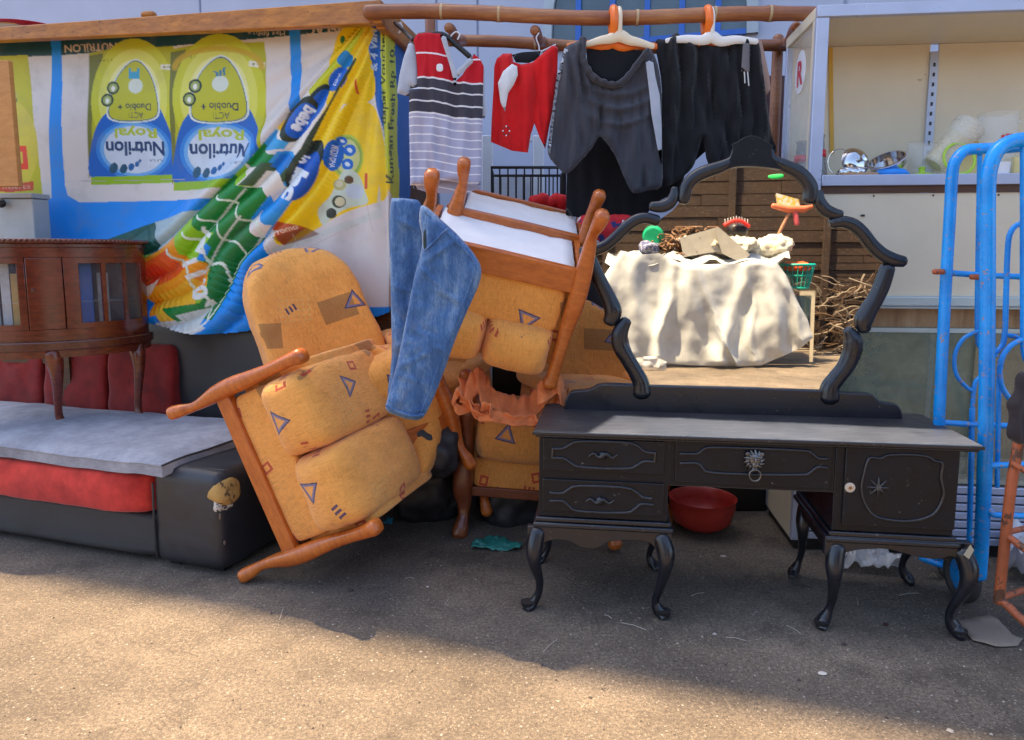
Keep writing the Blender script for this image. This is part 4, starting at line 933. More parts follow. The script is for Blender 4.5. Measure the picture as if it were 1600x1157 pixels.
sh = thing('striped_shirt', 'red, charcoal and lilac striped polo shirt hung beside the kiosk', 'shirt', at(700, 300, YS))
body = [(646, 62), (652, 53), (668, 51), (688, 53), (697, 60), (704, 88), (713, 126), (722, 118), (736, 96), (740, 84), (750, 92), (756, 104), (755, 130), (754, 180), (752, 240), (751, 289), (738, 291), (720, 285), (700, 282), (680, 283), (658, 290), (641, 290), (640, 230), (639, 180), (640, 140), (652, 137), (652, 110), (650, 85)]
part('body', sheet(body, to(YS), 3.5, 0.016, 9, hang_relief(0.028, 3, 0.06)), M['stripes'], sh, ang=60)
part('back', sheet([(648, 280), (751, 278), (752, 294), (730, 302), (700, 303), (668, 301), (645, 294)], to(YS + 0.05), 5, 0.004, 8), M['stripes'], sh, ang=60)
part('sleeve', sheet([(640, 64), (648, 72), (652, 100), (653, 138), (641, 135), (641, 152), (620, 146), (624, 118), (630, 92)], to(YS + 0.01), 4, 0.012, 8, hang_relief(0.008, 4)), M['greywhite'], sh, ang=60)
part('sleeve', sheet([(751, 92), (757, 110), (757, 150), (761, 172), (757, 186), (751, 182), (750, 130)], to(YS + 0.03), 3, 0.008, 5), M['greywhite'], sh, ang=60)
part('collar', sheet([(687, 54), (697, 58), (704, 84), (716, 120), (709, 127), (702, 100), (694, 76)], to(YS - 0.035), 3, 0.006, 4), M['greywhite'], sh)
part('collar', sheet([(738, 86), (739, 98), (724, 112), (714, 122), (713, 110), (727, 98)], to(YS - 0.035), 3, 0.006, 4), M['greywhite'], sh)
part('placket', sheet([(708, 122), (713, 122), (713, 134), (709, 134)], to(YS - 0.038), 3, 0.003, 3), M['greywhite'], sh)
cr_ = at(687, 106, YS - 0.05); part('chest_crest', MB().cushion(cr_, (0.032, 0.004, 0.036), 3, 6, 0.002), M['whitecloth'], sh)
hg = thing('black_hanger', 'black coat hanger with a white hook inside the striped shirt', 'hanger', at(720, 70, YS + 0.02))
part('bar', MB().tube([at(x, y, YS + 0.025) for x, y in smooth([(655, 56), (690, 54), (712, 70), (733, 88)], 5)], 0.013, 10), M['blackwire'], hg)
part('bar', MB().tube([at(617, 36, YS + 0.3), at(645, 62, YS + 0.02)], 0.010, 8), M['blackwire'], hg)
part('hook', MB().tube([at(x, y, YS + 0.03) for x, y in smooth([(707, 66), (704, 58), (712, 50), (718, 54), (715, 62)], 5)] + [], 0.0035, 6), M['white'], hg)
# red shorts with a white cloth
rs = thing('red_shorts', 'small bright red shorts with a white cloth pinned on, hung by the striped shirt', 'shorts', at(815, 240, 3.62))
part('legs', sheet([(776, 92), (786, 84), (800, 84), (802, 97), (815, 101), (832, 98), (843, 88), (862, 72), (872, 72), (871, 110), (868, 150), (858, 200), (852, 233), (843, 215), (835, 193), (829, 212), (825, 239), (800, 236), (767, 222), (768, 190), (771, 140), (772, 105)], to(3.62), 3.5, 0.014, 7, hang_relief(0.028, 8, 0.07)), M['redshort'], rs, ang=60)
part('waist_lining', sheet([(800, 86), (815, 82), (845, 80), (842, 92), (826, 99), (806, 98)], to(3.645), 4, 0.004, 4), M['blackcloth'], rs)
part('white_cloth', sheet([(800, 100), (808, 104), (809, 118), (803, 132), (794, 146), (789, 175), (782, 160), (778, 130), (786, 112)], to(3.585), 3, 0.012, 7, hang_relief(0.01, 2)), M['whitecloth'], rs, ang=60)
for k in range(8):
    a = k*math.pi/4; p0 = at(791, 205, 3.575); p0 = p0 + Vector((0.016*math.cos(a), 0, 0.022*math.sin(a))); part('crest', MB().cushion(p0, (0.008, 0.003, 0.009), 2, 4), M['blackwire'] if k % 2 else M['chrome'], rs)
h2 = thing('wire_hanger', 'thin wire hanger carrying the red shorts', 'hanger', at(835, 70, 3.65))
part('wire', MB().tube([at(x, y, 3.65) for x, y in smooth([(798, 96), (815, 84), (836, 84), (852, 78), (868, 70)], 6)], 0.004, 6), M['white'], h2)
part('hook', MB().tube([at(x, y, 3.65) for x, y in smooth([(836, 90), (842, 84), (842, 72), (838, 60), (842, 52)], 6)], 0.003, 6), M['white'], h2)
# black garment behind
single('black_skirt', sheet([(886, 150), (1000, 140), (1060, 150), (1120, 160), (1110, 230), (1075, 262), (1060, 300), (1022, 318), (1000, 352), (960, 347), (920, 342), (884, 337), (886, 260)], to(3.80), 8, 0.015, 15, hang_relief(0.03, 12)), M['blackcloth'], 'long black garment hung behind the grey shorts', 'garment', ang=60)
# grey sports shorts
gs = thing('grey_shorts', 'dark grey sports shorts with pale side stripes on a cream hanger', 'shorts', at(950, 300, 3.55))
gpoly = smooth([(884, 74), (905, 64), (912, 58), (914, 78), (914, 100), (921, 116), (934, 126), (952, 133), (966, 134), (978, 122), (996, 100), (1010, 84), (1014, 76), (1022, 86), (1030, 110), (1034, 150), (1034, 200), (1035, 250), (1034, 291), (1012, 298), (990, 302), (978, 284), (962, 246), (946, 222), (936, 214), (925, 232), (905, 255), (886, 272), (872, 262), (856, 240), (862, 200), (868, 150), (874, 105)], 3, True)
def gfold(x, y):
    v = 0
    for k, (cy, a) in enumerate(((150, 0.012), (172, 0.014), (196, 0.011))):
        yy_ = cy + 22*math.cos((x - 965)/38) - 22; v += a*math.exp(-((y - yy_ - 12*k*0)/5.0)**2)*math.exp(-((x - 968)/46)**2)
    for xx, sl in ((880, 0.10), (893, 0.16), (905, 0.24)): v += 0.016*math.exp(-((x - xx - sl*(y - 80))/4.5)**2)*math.exp(-((y - 120)/70)**2)
    return v - 0.010*math.exp(-((x - 938 + 0.1*(y - 180))/5)**2)*(1 if y > 165 else 0)
gsm = sheet(gpoly, to(3.55), 3.2, 0.017, 9, hang_relief(0.030, 21, 0.075, extra=lambda x, y: 1.7*gfold(x, y)))
part('legs', gsm, M['greysport'], gs, ang=70)
part('waist_lining', sheet([(916, 74), (945, 72), (1008, 80), (1000, 98), (980, 120), (965, 131), (945, 130), (925, 116), (917, 100)], to(3.585), 4, 0.006, 8, hang_relief(0.01, 6)), M['blackcloth'], gs)
wb = smooth([(911, 60), (910, 85), (914, 102), (926, 120), (945, 131), (964, 133), (980, 121), (996, 100), (1012, 80)], 5)
part('waistband', MB().tube([at(x, y, 3.518) + Vector((0, 0.003*math.sin(i*1.9), 0.002*math.sin(i*2.3))) for i, (x, y) in enumerate(wb)], [0.013 + 0.0015*math.sin(i*1.7) for i in range(len(wb))], 8, 1.6), M['greysport'], gs)
part('side_stripe', sheet([(1009, 98), (1020, 92), (1024, 120), (1031, 150), (1034, 200), (1034, 260), (1027, 230), (1018, 180), (1014, 140)], to(3.518), 4, 0.004, 4), M['greywhite'], gs)
part('side_stripe', sheet([(882, 76), (888, 78), (873, 130), (866, 180), (860, 240), (855, 236), (862, 180), (870, 120)], to(3.525), 4, 0.004, 3), M['greywhite'], gs)
M['creampl'] = basic('cream_hanger_plastic', (0.80, 0.66, 0.46), 0.35, var=0.03); M['orangepl'] = basic('orange_hanger_plastic', (0.85, 0.17, 0.01), 0.35, var=0.03); M['whitepl'] = basic('white_hanger_plastic', (0.80, 0.76, 0.70), 0.35, var=0.03)
def hanger(lab, px, py, Y, m, w=80, h=34, hk=30, left=None, th=0.012, grp='plastic hangers over the front pole'):
    t = thing('plastic_hanger', lab, 'hanger', at(px, py, Y), group=grp)
    pts = smooth([(px - w, py + h, 0.010), (px - w*0.6, py + h*0.55, 0.016), (px - 14, py + 6, 0.022), (px, py, 0.026), (px + 14, py + 6, 0.022), (px + w*0.6, py + h*0.62, 0.018), (px + w, py + h*1.15, 0.012)], 4)
    part('arms', MB().tube([at(a, b_, Y) for a, b_, r in pts], [r for a, b_, r in pts], 10, 0.45, dirv=Vector((0, 1, 0))), m, t)
    top = Vector(at(px, py - hk, YF)); 
    hook = [at(px, py - 2, Y)] + [Vector((at(px, py, Y).x + 0.0, 0, 0)) + Vector((0, a, b_)) for a, b_ in [(Y - 0.005, top.z - 0.01), (YF - 0.05, top.z + 0.02), (YF - 0.035, top.z + 0.062), (YF, top.z + 0.075), (YF + 0.04, top.z + 0.05), (YF + 0.05, top.z)]]
    part('hook', MB().tube([Vector(p) for p in smooth(hook, 4)], th, 8), m, t)
    return t
ztopp = at(965, 32, YF).z
def hk2(lab, px, py, Y, m, w, h, th=0.012):
    t = thing('plastic_hanger', lab, 'hanger', at(px, py, Y), group='plastic hangers over the front bamboo pole')
    pts = smooth([(px - w, py + h, 0.012), (px - w*0.6, py + h*0.55, 0.019), (px - 15, py + 5, 0.024), (px, py, 0.030), (px + 15, py + 7, 0.024), (px + w*0.55, py + h*0.72, 0.02), (px + w, py + h*1.2, 0.014)], 4)
    part('arms', MB().tube([at(a, b_, Y) for a, b_, r in pts], [r for a, b_, r in pts], 10, 0.45, dirv=Vector((0, 1, 0))), m, t)
    x = at(px, py, Y).x; zp = ztopp
    hook = [(x, Y, at(px, py, Y).z), (x, YF - 0.052, zp - 0.03), (x, YF - 0.05, zp + 0.01), (x, YF - 0.02, zp + 0.048), (x, YF + 0.02, zp + 0.045), (x, YF + 0.048, zp + 0.01), (x + 0.004, YF + 0.04, zp - 0.05)]
    part('hook', MB().tube([Vector(p) for p in smooth(hook, 5)], th, 8), m, t)
    return t
hk2('cream plastic hanger holding the grey sports shorts', 968, 56, YF - 0.045, M['creampl'], 52, 14)
hk2('orange plastic hanger showing behind the cream one', 958, 66, YF - 0.02, M['orangepl'], 70, 6, 0.02)
hk2('white plastic hanger holding the black shorts', 1112, 58, YF - 0.045, M['whitepl'], 70, 6)
hk2('orange plastic hanger showing behind the white one', 1104, 66, YF - 0.01, M['orangepl'], 50, 4, 0.02)
# black shorts
bs = thing('black_shorts', 'wide black shorts with a grey drawstring tag on a white hanger', 'shorts', at(1120, 260, 3.58))
bpoly = smooth([(1024, 66), (1040, 62), (1058, 52), (1068, 62), (1090, 68), (1120, 72), (1145, 68), (1158, 56), (1172, 60), (1186, 68), (1192, 110), (1198, 160), (1206, 210), (1212, 238), (1180, 262), (1140, 270), (1108, 262), (1098, 218), (1090, 240), (1082, 262), (1060, 282), (1036, 290), (1034, 240), (1036, 180), (1032, 120)], 3, True)
part('legs', sheet(bpoly, to(3.58), 4, 0.018, 10, hang_relief(0.045, 33, 0.07)), M['blackcloth'], bs, ang=70)
part('tag', sheet([(1161, 68), (1171, 68), (1171, 112), (1158, 112)], to(3.535), 4, 0.003, 4, hang_relief(0.006, 1)), clothmat('grey_tag', (0.16, 0.15, 0.16)), bs)
for a in ((1163, 112, 1164, 130), (1168, 112, 1170, 134)): part('drawstring', MB().tube([at(a[0], a[1], 3.54), at(a[2], a[3], 3.545)], 0.003, 6), M['whitecloth'], bs)
single('pale_scarf', sheet([(1180, 62), (1190, 64), (1196, 90), (1202, 118), (1204, 140), (1196, 152), (1192, 128), (1186, 92)], to(3.66), 3, 0.008, 5, hang_relief(0.01, 9)), clothmat('pink_cream_cloth', (0.52, 0.36, 0.30)), 'thin pinkish cream scarf hanging at the right edge of the black shorts', 'scarf')
# =================================================================== SOFA WITH THE DISPLAY CABINET
SPl = Plane(-1.288, 2.995, R(-18)); SW_ = SPl.w
SL = lambda px, py, off=0.0: SPl.loc(px, py, off)
def leather(name, c=(0.013, 0.014, 0.018), r=0.33):
    m, b, tc = newmat(name, r, 0, 0.6)
    n = noise_tex(tc.outputs['Object'], 5, 6, 0.7); f = noise_tex(tc.outputs['Object'], 90, 4, 0.6); s = noise_tex(scaled(tc.outputs['Object'], (9, 9, 60)), 1.5, 6, 0.8)
    col = ramp(n, [(0.3, c), (0.7, tuple(x*2.0 for x in c))]); col = mixc(ramp(s, [(0.66, 0.0), (0.72, 0.5)]), col, (0.14, 0.12, 0.10))
    lk(col, b, 'Base Color'); lk(ramp(n, [(0.3, r), (0.7, r + 0.25)]), b, 'Roughness'); bump(b, f*0.4 + n*1.2, 0.25, 0.006); return m
M['leather'] = leather('black_leatherette'); M['leather_dusty'] = leather('dusty_black_leatherette', (0.028, 0.026, 0.026), 0.6)
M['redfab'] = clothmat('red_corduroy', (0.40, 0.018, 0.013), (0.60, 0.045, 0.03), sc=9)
M['redfab_shaded'] = clothmat('red_corduroy_shaded', (0.16, 0.008, 0.006), (0.26, 0.014, 0.010), sc=9)  # the seat's red, darkened in the colour to imitate shade
def padmat():
    m, b, tc = newmat('grey_pad_cloth', 0.85, 0, 0.25); n = noise_tex(tc.outputs['Object'], 4, 7, 0.72); g = noise_tex(scaled(tc.outputs['UV'], (20, 220, 1)), 1, 3)
    lk(ramp(n*0.7 + g*0.3, [(0.30, (0.15, 0.15, 0.17)), (0.5, (0.29, 0.295, 0.335)), (0.68, (0.44, 0.44, 0.49))]), b, 'Base Color'); bump(b, n + g*0.3, 0.4, 0.008); return m
M['pad'] = padmat()
xa = SL(241, 860).x
sf = thing('sofa', 'battered black and red sofa with a torn corner at the left', 'sofa', SW_(-1.2, 0.4, 0))
zA = 0.455
arm = part('armrest', MB().cushion((xa/2, 0.45, 0.022 + zA/2), (-xa, 0.90, zA), 14, 22, 0.004, P=SW_, fn=lambda u: Vector((u.x*(1 - 0.03*max(0, u.z)), u.y, u.z + (0.10 if u.z > 0.9 else 0)*(1 - u.x**2)*0.6))), M['leather'], sf, ang=75)
# torn corner
def torn(m_, name, sz, dz, dy, sd):
    mb = MB().cushion((-0.035, 0.05 + dy, 0.385 + dz), sz, 2.6, 10, 0.022, P=SW_, seed=sd); return part(name, mb, m_, arm, ang=80)
torn(basic('yellow_foam', (0.46, 0.27, 0.08), 0.95, wear=(0.10, 0.06, 0.03), wscale=30, wamt=0.55, bmp=0.5), 'exposed_foam', (0.105, 0.14, 0.13), 0, 0.02, 3)
torn(basic('torn_lining', (0.55, 0.50, 0.44), 0.9, wear=(0.05, 0.04, 0.04), wscale=40, wamt=0.5), 'torn_lining', (0.07, 0.11, 0.09), -0.05, 0.0, 8)
for k, (y, z, r) in enumerate(((0.02, 0.16, 0.006), (0.0, 0.29, 0.004))): part('scuff', MB().cushion((-0.004, y, z), (0.008, 0.010, 0.022 + 0.01*k), 2.2, 5, 0.003, P=SW_, seed=k), bpy.data.materials['scuffed_backing'] if k else basic('scuffed_backing', (0.16, 0.12, 0.09), 0.9), arm)
part('seam', MB().tube([SW_(xa + 0.012, 0.004, 0.05), SW_(xa + 0.010, 0.000, 0.2), SW_(xa + 0.012, 0.003, 0.40)], 0.005, 6), M['leather'], arm)
part('seam', MB().tube([SW_(x, 0.07 + 0.01*math.sin(x*20), 0.022 + zA + 0.006 - 0.012*abs(x/xa - 0.5)) for x in np.linspace(-0.02, xa + 0.02, 9)], 0.004, 6), M['leather'], arm)
part('base', MB().cushion((-1.45, 0.45, 0.135), (2.9 + 2*xa, 0.86, 0.21), 26, 12, 0.003, P=SW_), M['leather_dusty'], sf, ang=60)
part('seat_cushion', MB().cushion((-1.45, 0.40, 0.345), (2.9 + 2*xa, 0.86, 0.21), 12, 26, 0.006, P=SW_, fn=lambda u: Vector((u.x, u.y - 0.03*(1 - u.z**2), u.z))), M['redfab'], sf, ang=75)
part('backrest', MB().cushion((-1.45, 0.97, 0.55), (2.9, 0.18, 1.02), 8, 16, 0.01, P=SW_), M['leather'], sf, ang=70)
for x, w in ((-1.27, 0.50), (-1.79, 0.51), (-2.32, 0.51)):
    part('back_cushion', MB().cushion((x, 0.87, 0.66), (w, 0.15, 0.50), 9, 16, 0.010, P=lambda a, b_, c: SW_(a, b_ + (c - 0.45)*0.10, c), fn=lambda u: Vector((u.x, u.y*(1 - 0.2*u.z*u.z), u.z))), M['redfab_shaded'], sf, ang=75)
for x in (-0.08, xa + 0.08 - 0.02, -2.3): part('foot', MB().box(x - 0.03, x + 0.03, 0.06, 0.12, 0, 0.024, SW_), M['blackwire'], sf)
for x in (-0.08, -1.2, -2.3): part('foot', MB().box(x - 0.03, x + 0.03, 0.78, 0.84, 0, 0.03, SW_), M['blackwire'], sf)
# grey pad
xp = SL(262, 722).x
pad = MB()
nx_, ny_ = 46, 26
def padpt(i, j, top):
    u = i/nx_; v = j/ny_
    x = -2.75 + (xp + 0.0 + 0.15*v + 2.75)*u; y = -0.035 + 0.80*v
    dome = 0.05*math.sin(math.pi*min(1, v*1.05))**0.8*math.exp(-((x + 1.35)/0.85)**2) + 0.012*nz3(x*2.2, y*2.5, 1, 4) + 0.006*nz3(x*7, y*7, 1, 6)
    z = 0.450 + dome + 0.035*v*max(0, (u - 0.75)*4) + (0.0 if u < 0.93 else 0.004)
    t = 0.072 if top else 0.0
    e = min(u*8, (1 - u)*26, v*16, (1 - v)*10, 1); t = t*(0.72 + 0.28*math.sqrt(max(0, e)))
    return SW_(x, y, z + t)
tv = [padpt(i, j, 1) for j in range(ny_ + 1) for i in range(nx_ + 1)]; bv_ = [padpt(i, j, 0) for j in range(ny_ + 1) for i in range(nx_ + 1)]
n1 = (nx_ + 1); N1 = len(tv)
F_ = [(j*n1 + i, j*n1 + i + 1, (j + 1)*n1 + i + 1, (j + 1)*n1 + i) for j in range(ny_) for i in range(nx_)]
Fb = [tuple(N1 + a for a in reversed(f)) for f in F_]
rim_ = [i for i in range(nx_)]; Fs = [(i, N1 + i, N1 + i + 1, i + 1) for i in range(nx_)] + [(ny_*n1 + i + 1, N1 + ny_*n1 + i + 1, N1 + ny_*n1 + i, ny_*n1 + i) for i in range(nx_)]
Fs += [((j + 1)*n1, N1 + (j + 1)*n1, N1 + j*n1, j*n1) for j in range(ny_)] + [(j*n1 + nx_, N1 + j*n1 + nx_, N1 + (j + 1)*n1 + nx_, (j + 1)*n1 + nx_) for j in range(ny_)]
pad.add(tv + bv_, F_ + Fb + Fs)
gpad = thing('foam_pad', 'large dirty grey foam pad lying over the red seat cushion of the sofa', 'seat pad', SW_(-1.2, 0.4, 0.385))
part('cover', pad, M['pad'], gpad, ang=50)
part('piping', MB().tube([padpt(nx_, j, 1) + Vector((0.0, 0, 0.002)) for j in range(0, ny_, 2)], 0.005, 6), M['leather'], gpad)
part('piping', MB().tube([padpt(i, 0, 1) for i in range(4, nx_ + 1, 2)], 0.004, 6), M['pad'], gpad)
# ---- mahogany bow-front cabinet
M['mahog'] = woodmat('polished_mahogany', (0.045, 0.008, 0.004), (0.21, 0.036, 0.014), 0.2, 0.4, (4, 4, 14), 5)
M['mahog2'] = woodmat('carved_mahogany', (0.035, 0.007, 0.004), (0.14, 0.028, 0.012), 0.25, 0.5, (10, 10, 10), 5)
CC = Vector((at(82, 440, 3.86).x, 3.86, 0)); AX, AY = 0.455, 0.33; YW = R(26)
def E(px, py_off=0.0, sc=1.0):  # photo x -> angle on the bow
    return math.acos(max(-1, min(1, (px - 88)/128.0)))
def bow(phi, z, sc=1.0, dr=0.0):
    x = (AX*sc + dr)*math.cos(phi); y = -(AY*sc + dr)*math.sin(phi)
    return CC + Vector((x*math.cos(YW) - y*math.sin(YW), x*math.sin(YW) + y*math.cos(YW), z))
zt_ = at(100, 373, 3.56).z; zb_ = at(100, 545, 3.56).z
dc = thing('display_cabinet', 'dark mahogany bow-front display cabinet on cabriole legs standing on the grey pad', 'cabinet', CC + Vector((0, 0, 0.5)))
def curved(p0, p1, za, zb2, r_in, r_out, n=10):
    """curved block between two angles"""
    mb = MB(); A_ = np.linspace(p0, p1, n)
    vs = []
    for a in A_: vs += [bow(a, za, 1, r_out), bow(a, zb2, 1, r_out), bow(a, zb2, 1, r_in), bow(a, za, 1, r_in)]
    fs = []
    for i in range(n - 1):
        for k in range(4): fs.append((i*4 + k, i*4 + (k + 1) % 4, (i + 1)*4 + (k + 1) % 4, (i + 1)*4 + k))
    fs += [(3, 2, 1, 0), tuple((n - 1)*4 + k for k in range(4))]
    return mb.add(vs, fs)
def slab(z0, z1, dr, n=44):
    pts = [bow(a, z0, 1, dr) for a in np.linspace(0, math.pi, n)]; return MB().extrude(pts, (0, 0, z1 - z0))
part('top', slab(zt_ - 0.022, zt_, 0.02), M['mahog'], dc, bev=0.005)
part('top', slab(zt_ - 0.045, zt_ - 0.0225, 0.008), M['mahog2'], dc, bev=0.004)
for i in range(64):
    a = math.pi*i/63; part('bead', MB().cushion(bow(a, zt_ - 0.011, 1, 0.021), (0.016, 0.012, 0.014), 2.2, 4), M['mahog2'], dc) if i == 0 else None
bead0 = bpy.data.objects['bead']; bp0 = bow(0, zt_ - 0.011, 1, 0.021)
for i in range(1, 64):
    a = math.pi*i/63; o = bead0.copy(); COL.objects.link(o); o.parent = dc; o.location = bow(a, zt_ - 0.011, 1, 0.021) - bp0
part('cornice', curved(0, math.pi, zt_ - 0.095, zt_ - 0.0455, -0.03, 0, 40), M['mahog'], dc, ang=50)
part('base_frieze', curved(0, math.pi, zb_ + 0.03, zb_ + 0.095, -0.03, 0, 40), M['mahog'], dc, ang=50)
part('floor', slab(zb_ + 0.0, zb_ + 0.0295, 0.0), M['mahog'], dc, bev=0.004)
part('base_moulding', curved(0, math.pi, zb_ - 0.012, zb_ + 0.034, 0.001, 0.022, 40), M['mahog2'], dc, bev=0.006, ang=50)
part('apron', curved(0, math.pi, zb_ - 0.05, zb_ - 0.0125, -0.03, 0.008, 40), M['mahog'], dc, ang=50)
za_, zc_ = zb_ + 0.096, zt_ - 0.0965
part('pilaster', curved(E(112), E(68), za_, zc_, -0.035, 0.006, 8), M['mahog'], dc, bev=0.004)
for a_, b2 in ((113, 132), (209, 216), (-40, -22), (57, 67)): part('door_stile', curved(E(b2), E(a_), za_, zc_, -0.022, 0.002, 5), M['mahog'], dc, bev=0.003)
for a_, b2 in ((113, 216), (-40, 67)):
    for z0_, z1_ in ((za_, za_ + 0.028), (zc_ - 0.028, zc_)): part('door_rail', curved(E(b2), E(a_), z0_, z1_, -0.018, 0.0035, 16), M['mahog'], dc)
for a_, b2 in ((160, 165), (187, 191), (18, 22), (-20, -16)): part('glazing_bar', curved(E(b2), E(a_), za_ + 0.0285, zc_ - 0.0285, -0.015, 0.0, 3), M['mahog'], dc)
def paneglass():
    m = glassmat('cabinet_glass', (0.12, 0.14, 0.18), 0.16, 0.02); return m
pg = paneglass()
for a_, b2 in ((132.5, 159.5), (165.5, 186.5), (191.5, 208.5), (22.5, 56.5), (-15.5, 17.5)): part('pane', curved(E(b2), E(a_), za_ + 0.029, zc_ - 0.029, -0.010, -0.007, 8), pg, dc, ang=60)
part('back_panel', MB().box(-AX + 0.01, AX - 0.01, 0.0, 0.012, zb_, zt_ - 0.05, lambda x, y, z: CC + Vector((x*math.cos(YW) - y*math.sin(YW), x*math.sin(YW) + y*math.cos(YW), z))), M['mahog2'], dc)
part('inner_shelf', slab((za_ + zc_)/2 - 0.05, (za_ + zc_)/2 - 0.043, -0.04), M['glass'], dc)
part('keyhole', MB().lathe([(0, 0.004), (0.010, 0.003), (0.012, 0)], bow(E(76), (za_ + zc_)/2 + 0.02, 1, 0.006), 14, bow(E(76), 0) - CC), M['mahog2'], dc)
for k, (a_, b2, c, lab) in enumerate(((22.5, 36, (0.70, 0.70, 0.72), 'added white card filling the pane inside the left door of the mahogany cabinet'), (37, 50, (0.72, 0.45, 0.12), 'added ochre card filling the pane inside the mahogany cabinet behind the left door'), (-14, 16, (0.45, 0.50, 0.55), 'added pale grey card at the far left inside the mahogany cabinet'), (133, 158, (0.05, 0.14, 0.50), 'blue card added behind the right glass door, imitating a sky reflection'), (167, 184, (0.36, 0.37, 0.36), 'grey card at the right end inside the mahogany cabinet'))):
    single('pane_fill_card', curved(E(b2), E(a_), zb_ + 0.031, zc_ - 0.03 - 0.05*(k % 3), -0.075 - 0.004*k, -0.071 - 0.004*k, 5), basic('card_%d' % k, c, 0.7, var=0.2, scale=9), lab, 'card')  # added cards fill the panes; the blue one imitates a sky reflection
def cableg(top, foot, r0=0.034, bulge=Vector((0.03, -0.02, 0))):
    top, foot = Vector(top), Vector(foot); d = foot - top; out = []
    for f, b_, r in ((0, 0.0, 1.2), (0.12, 0.5, 1.15), (0.3, 0.6, 0.85), (0.55, 0.1, 0.62), (0.8, -0.3, 0.55), (0.92, 0.0, 0.66), (1.0, 0.15, 0.52)):
        p = top + d*f + bulge*b_; out.append((p.x, p.y, p.z, r0*r))
    out = smooth(out, 5); return MB().tube([o[:3] for o in out], [o[3] for o in out], 14)
f1 = onz(96, 668, 0.520); f2 = onz(213, 648, 0.47)
part('leg', cableg(bow(E(92), zb_ - 0.03, 0.95), f1), M['mahog'], dc, ang=60); part('leg', cableg(bow(E(205), zb_ - 0.03, 0.93), Vector((bow(E(205), 0, 0.93).x + 0.01, bow(E(205), 0, 0.93).y - 0.03, 0.50))), M['mahog'], dc, ang=60)
part('leg', cableg(bow(E(-30), zb_ - 0.03, 0.93), Vector((bow(E(-30), 0, 0.93).x, bow(E(-30), 0, 0.93).y, 0.44))), M['mahog'], dc, ang=60)
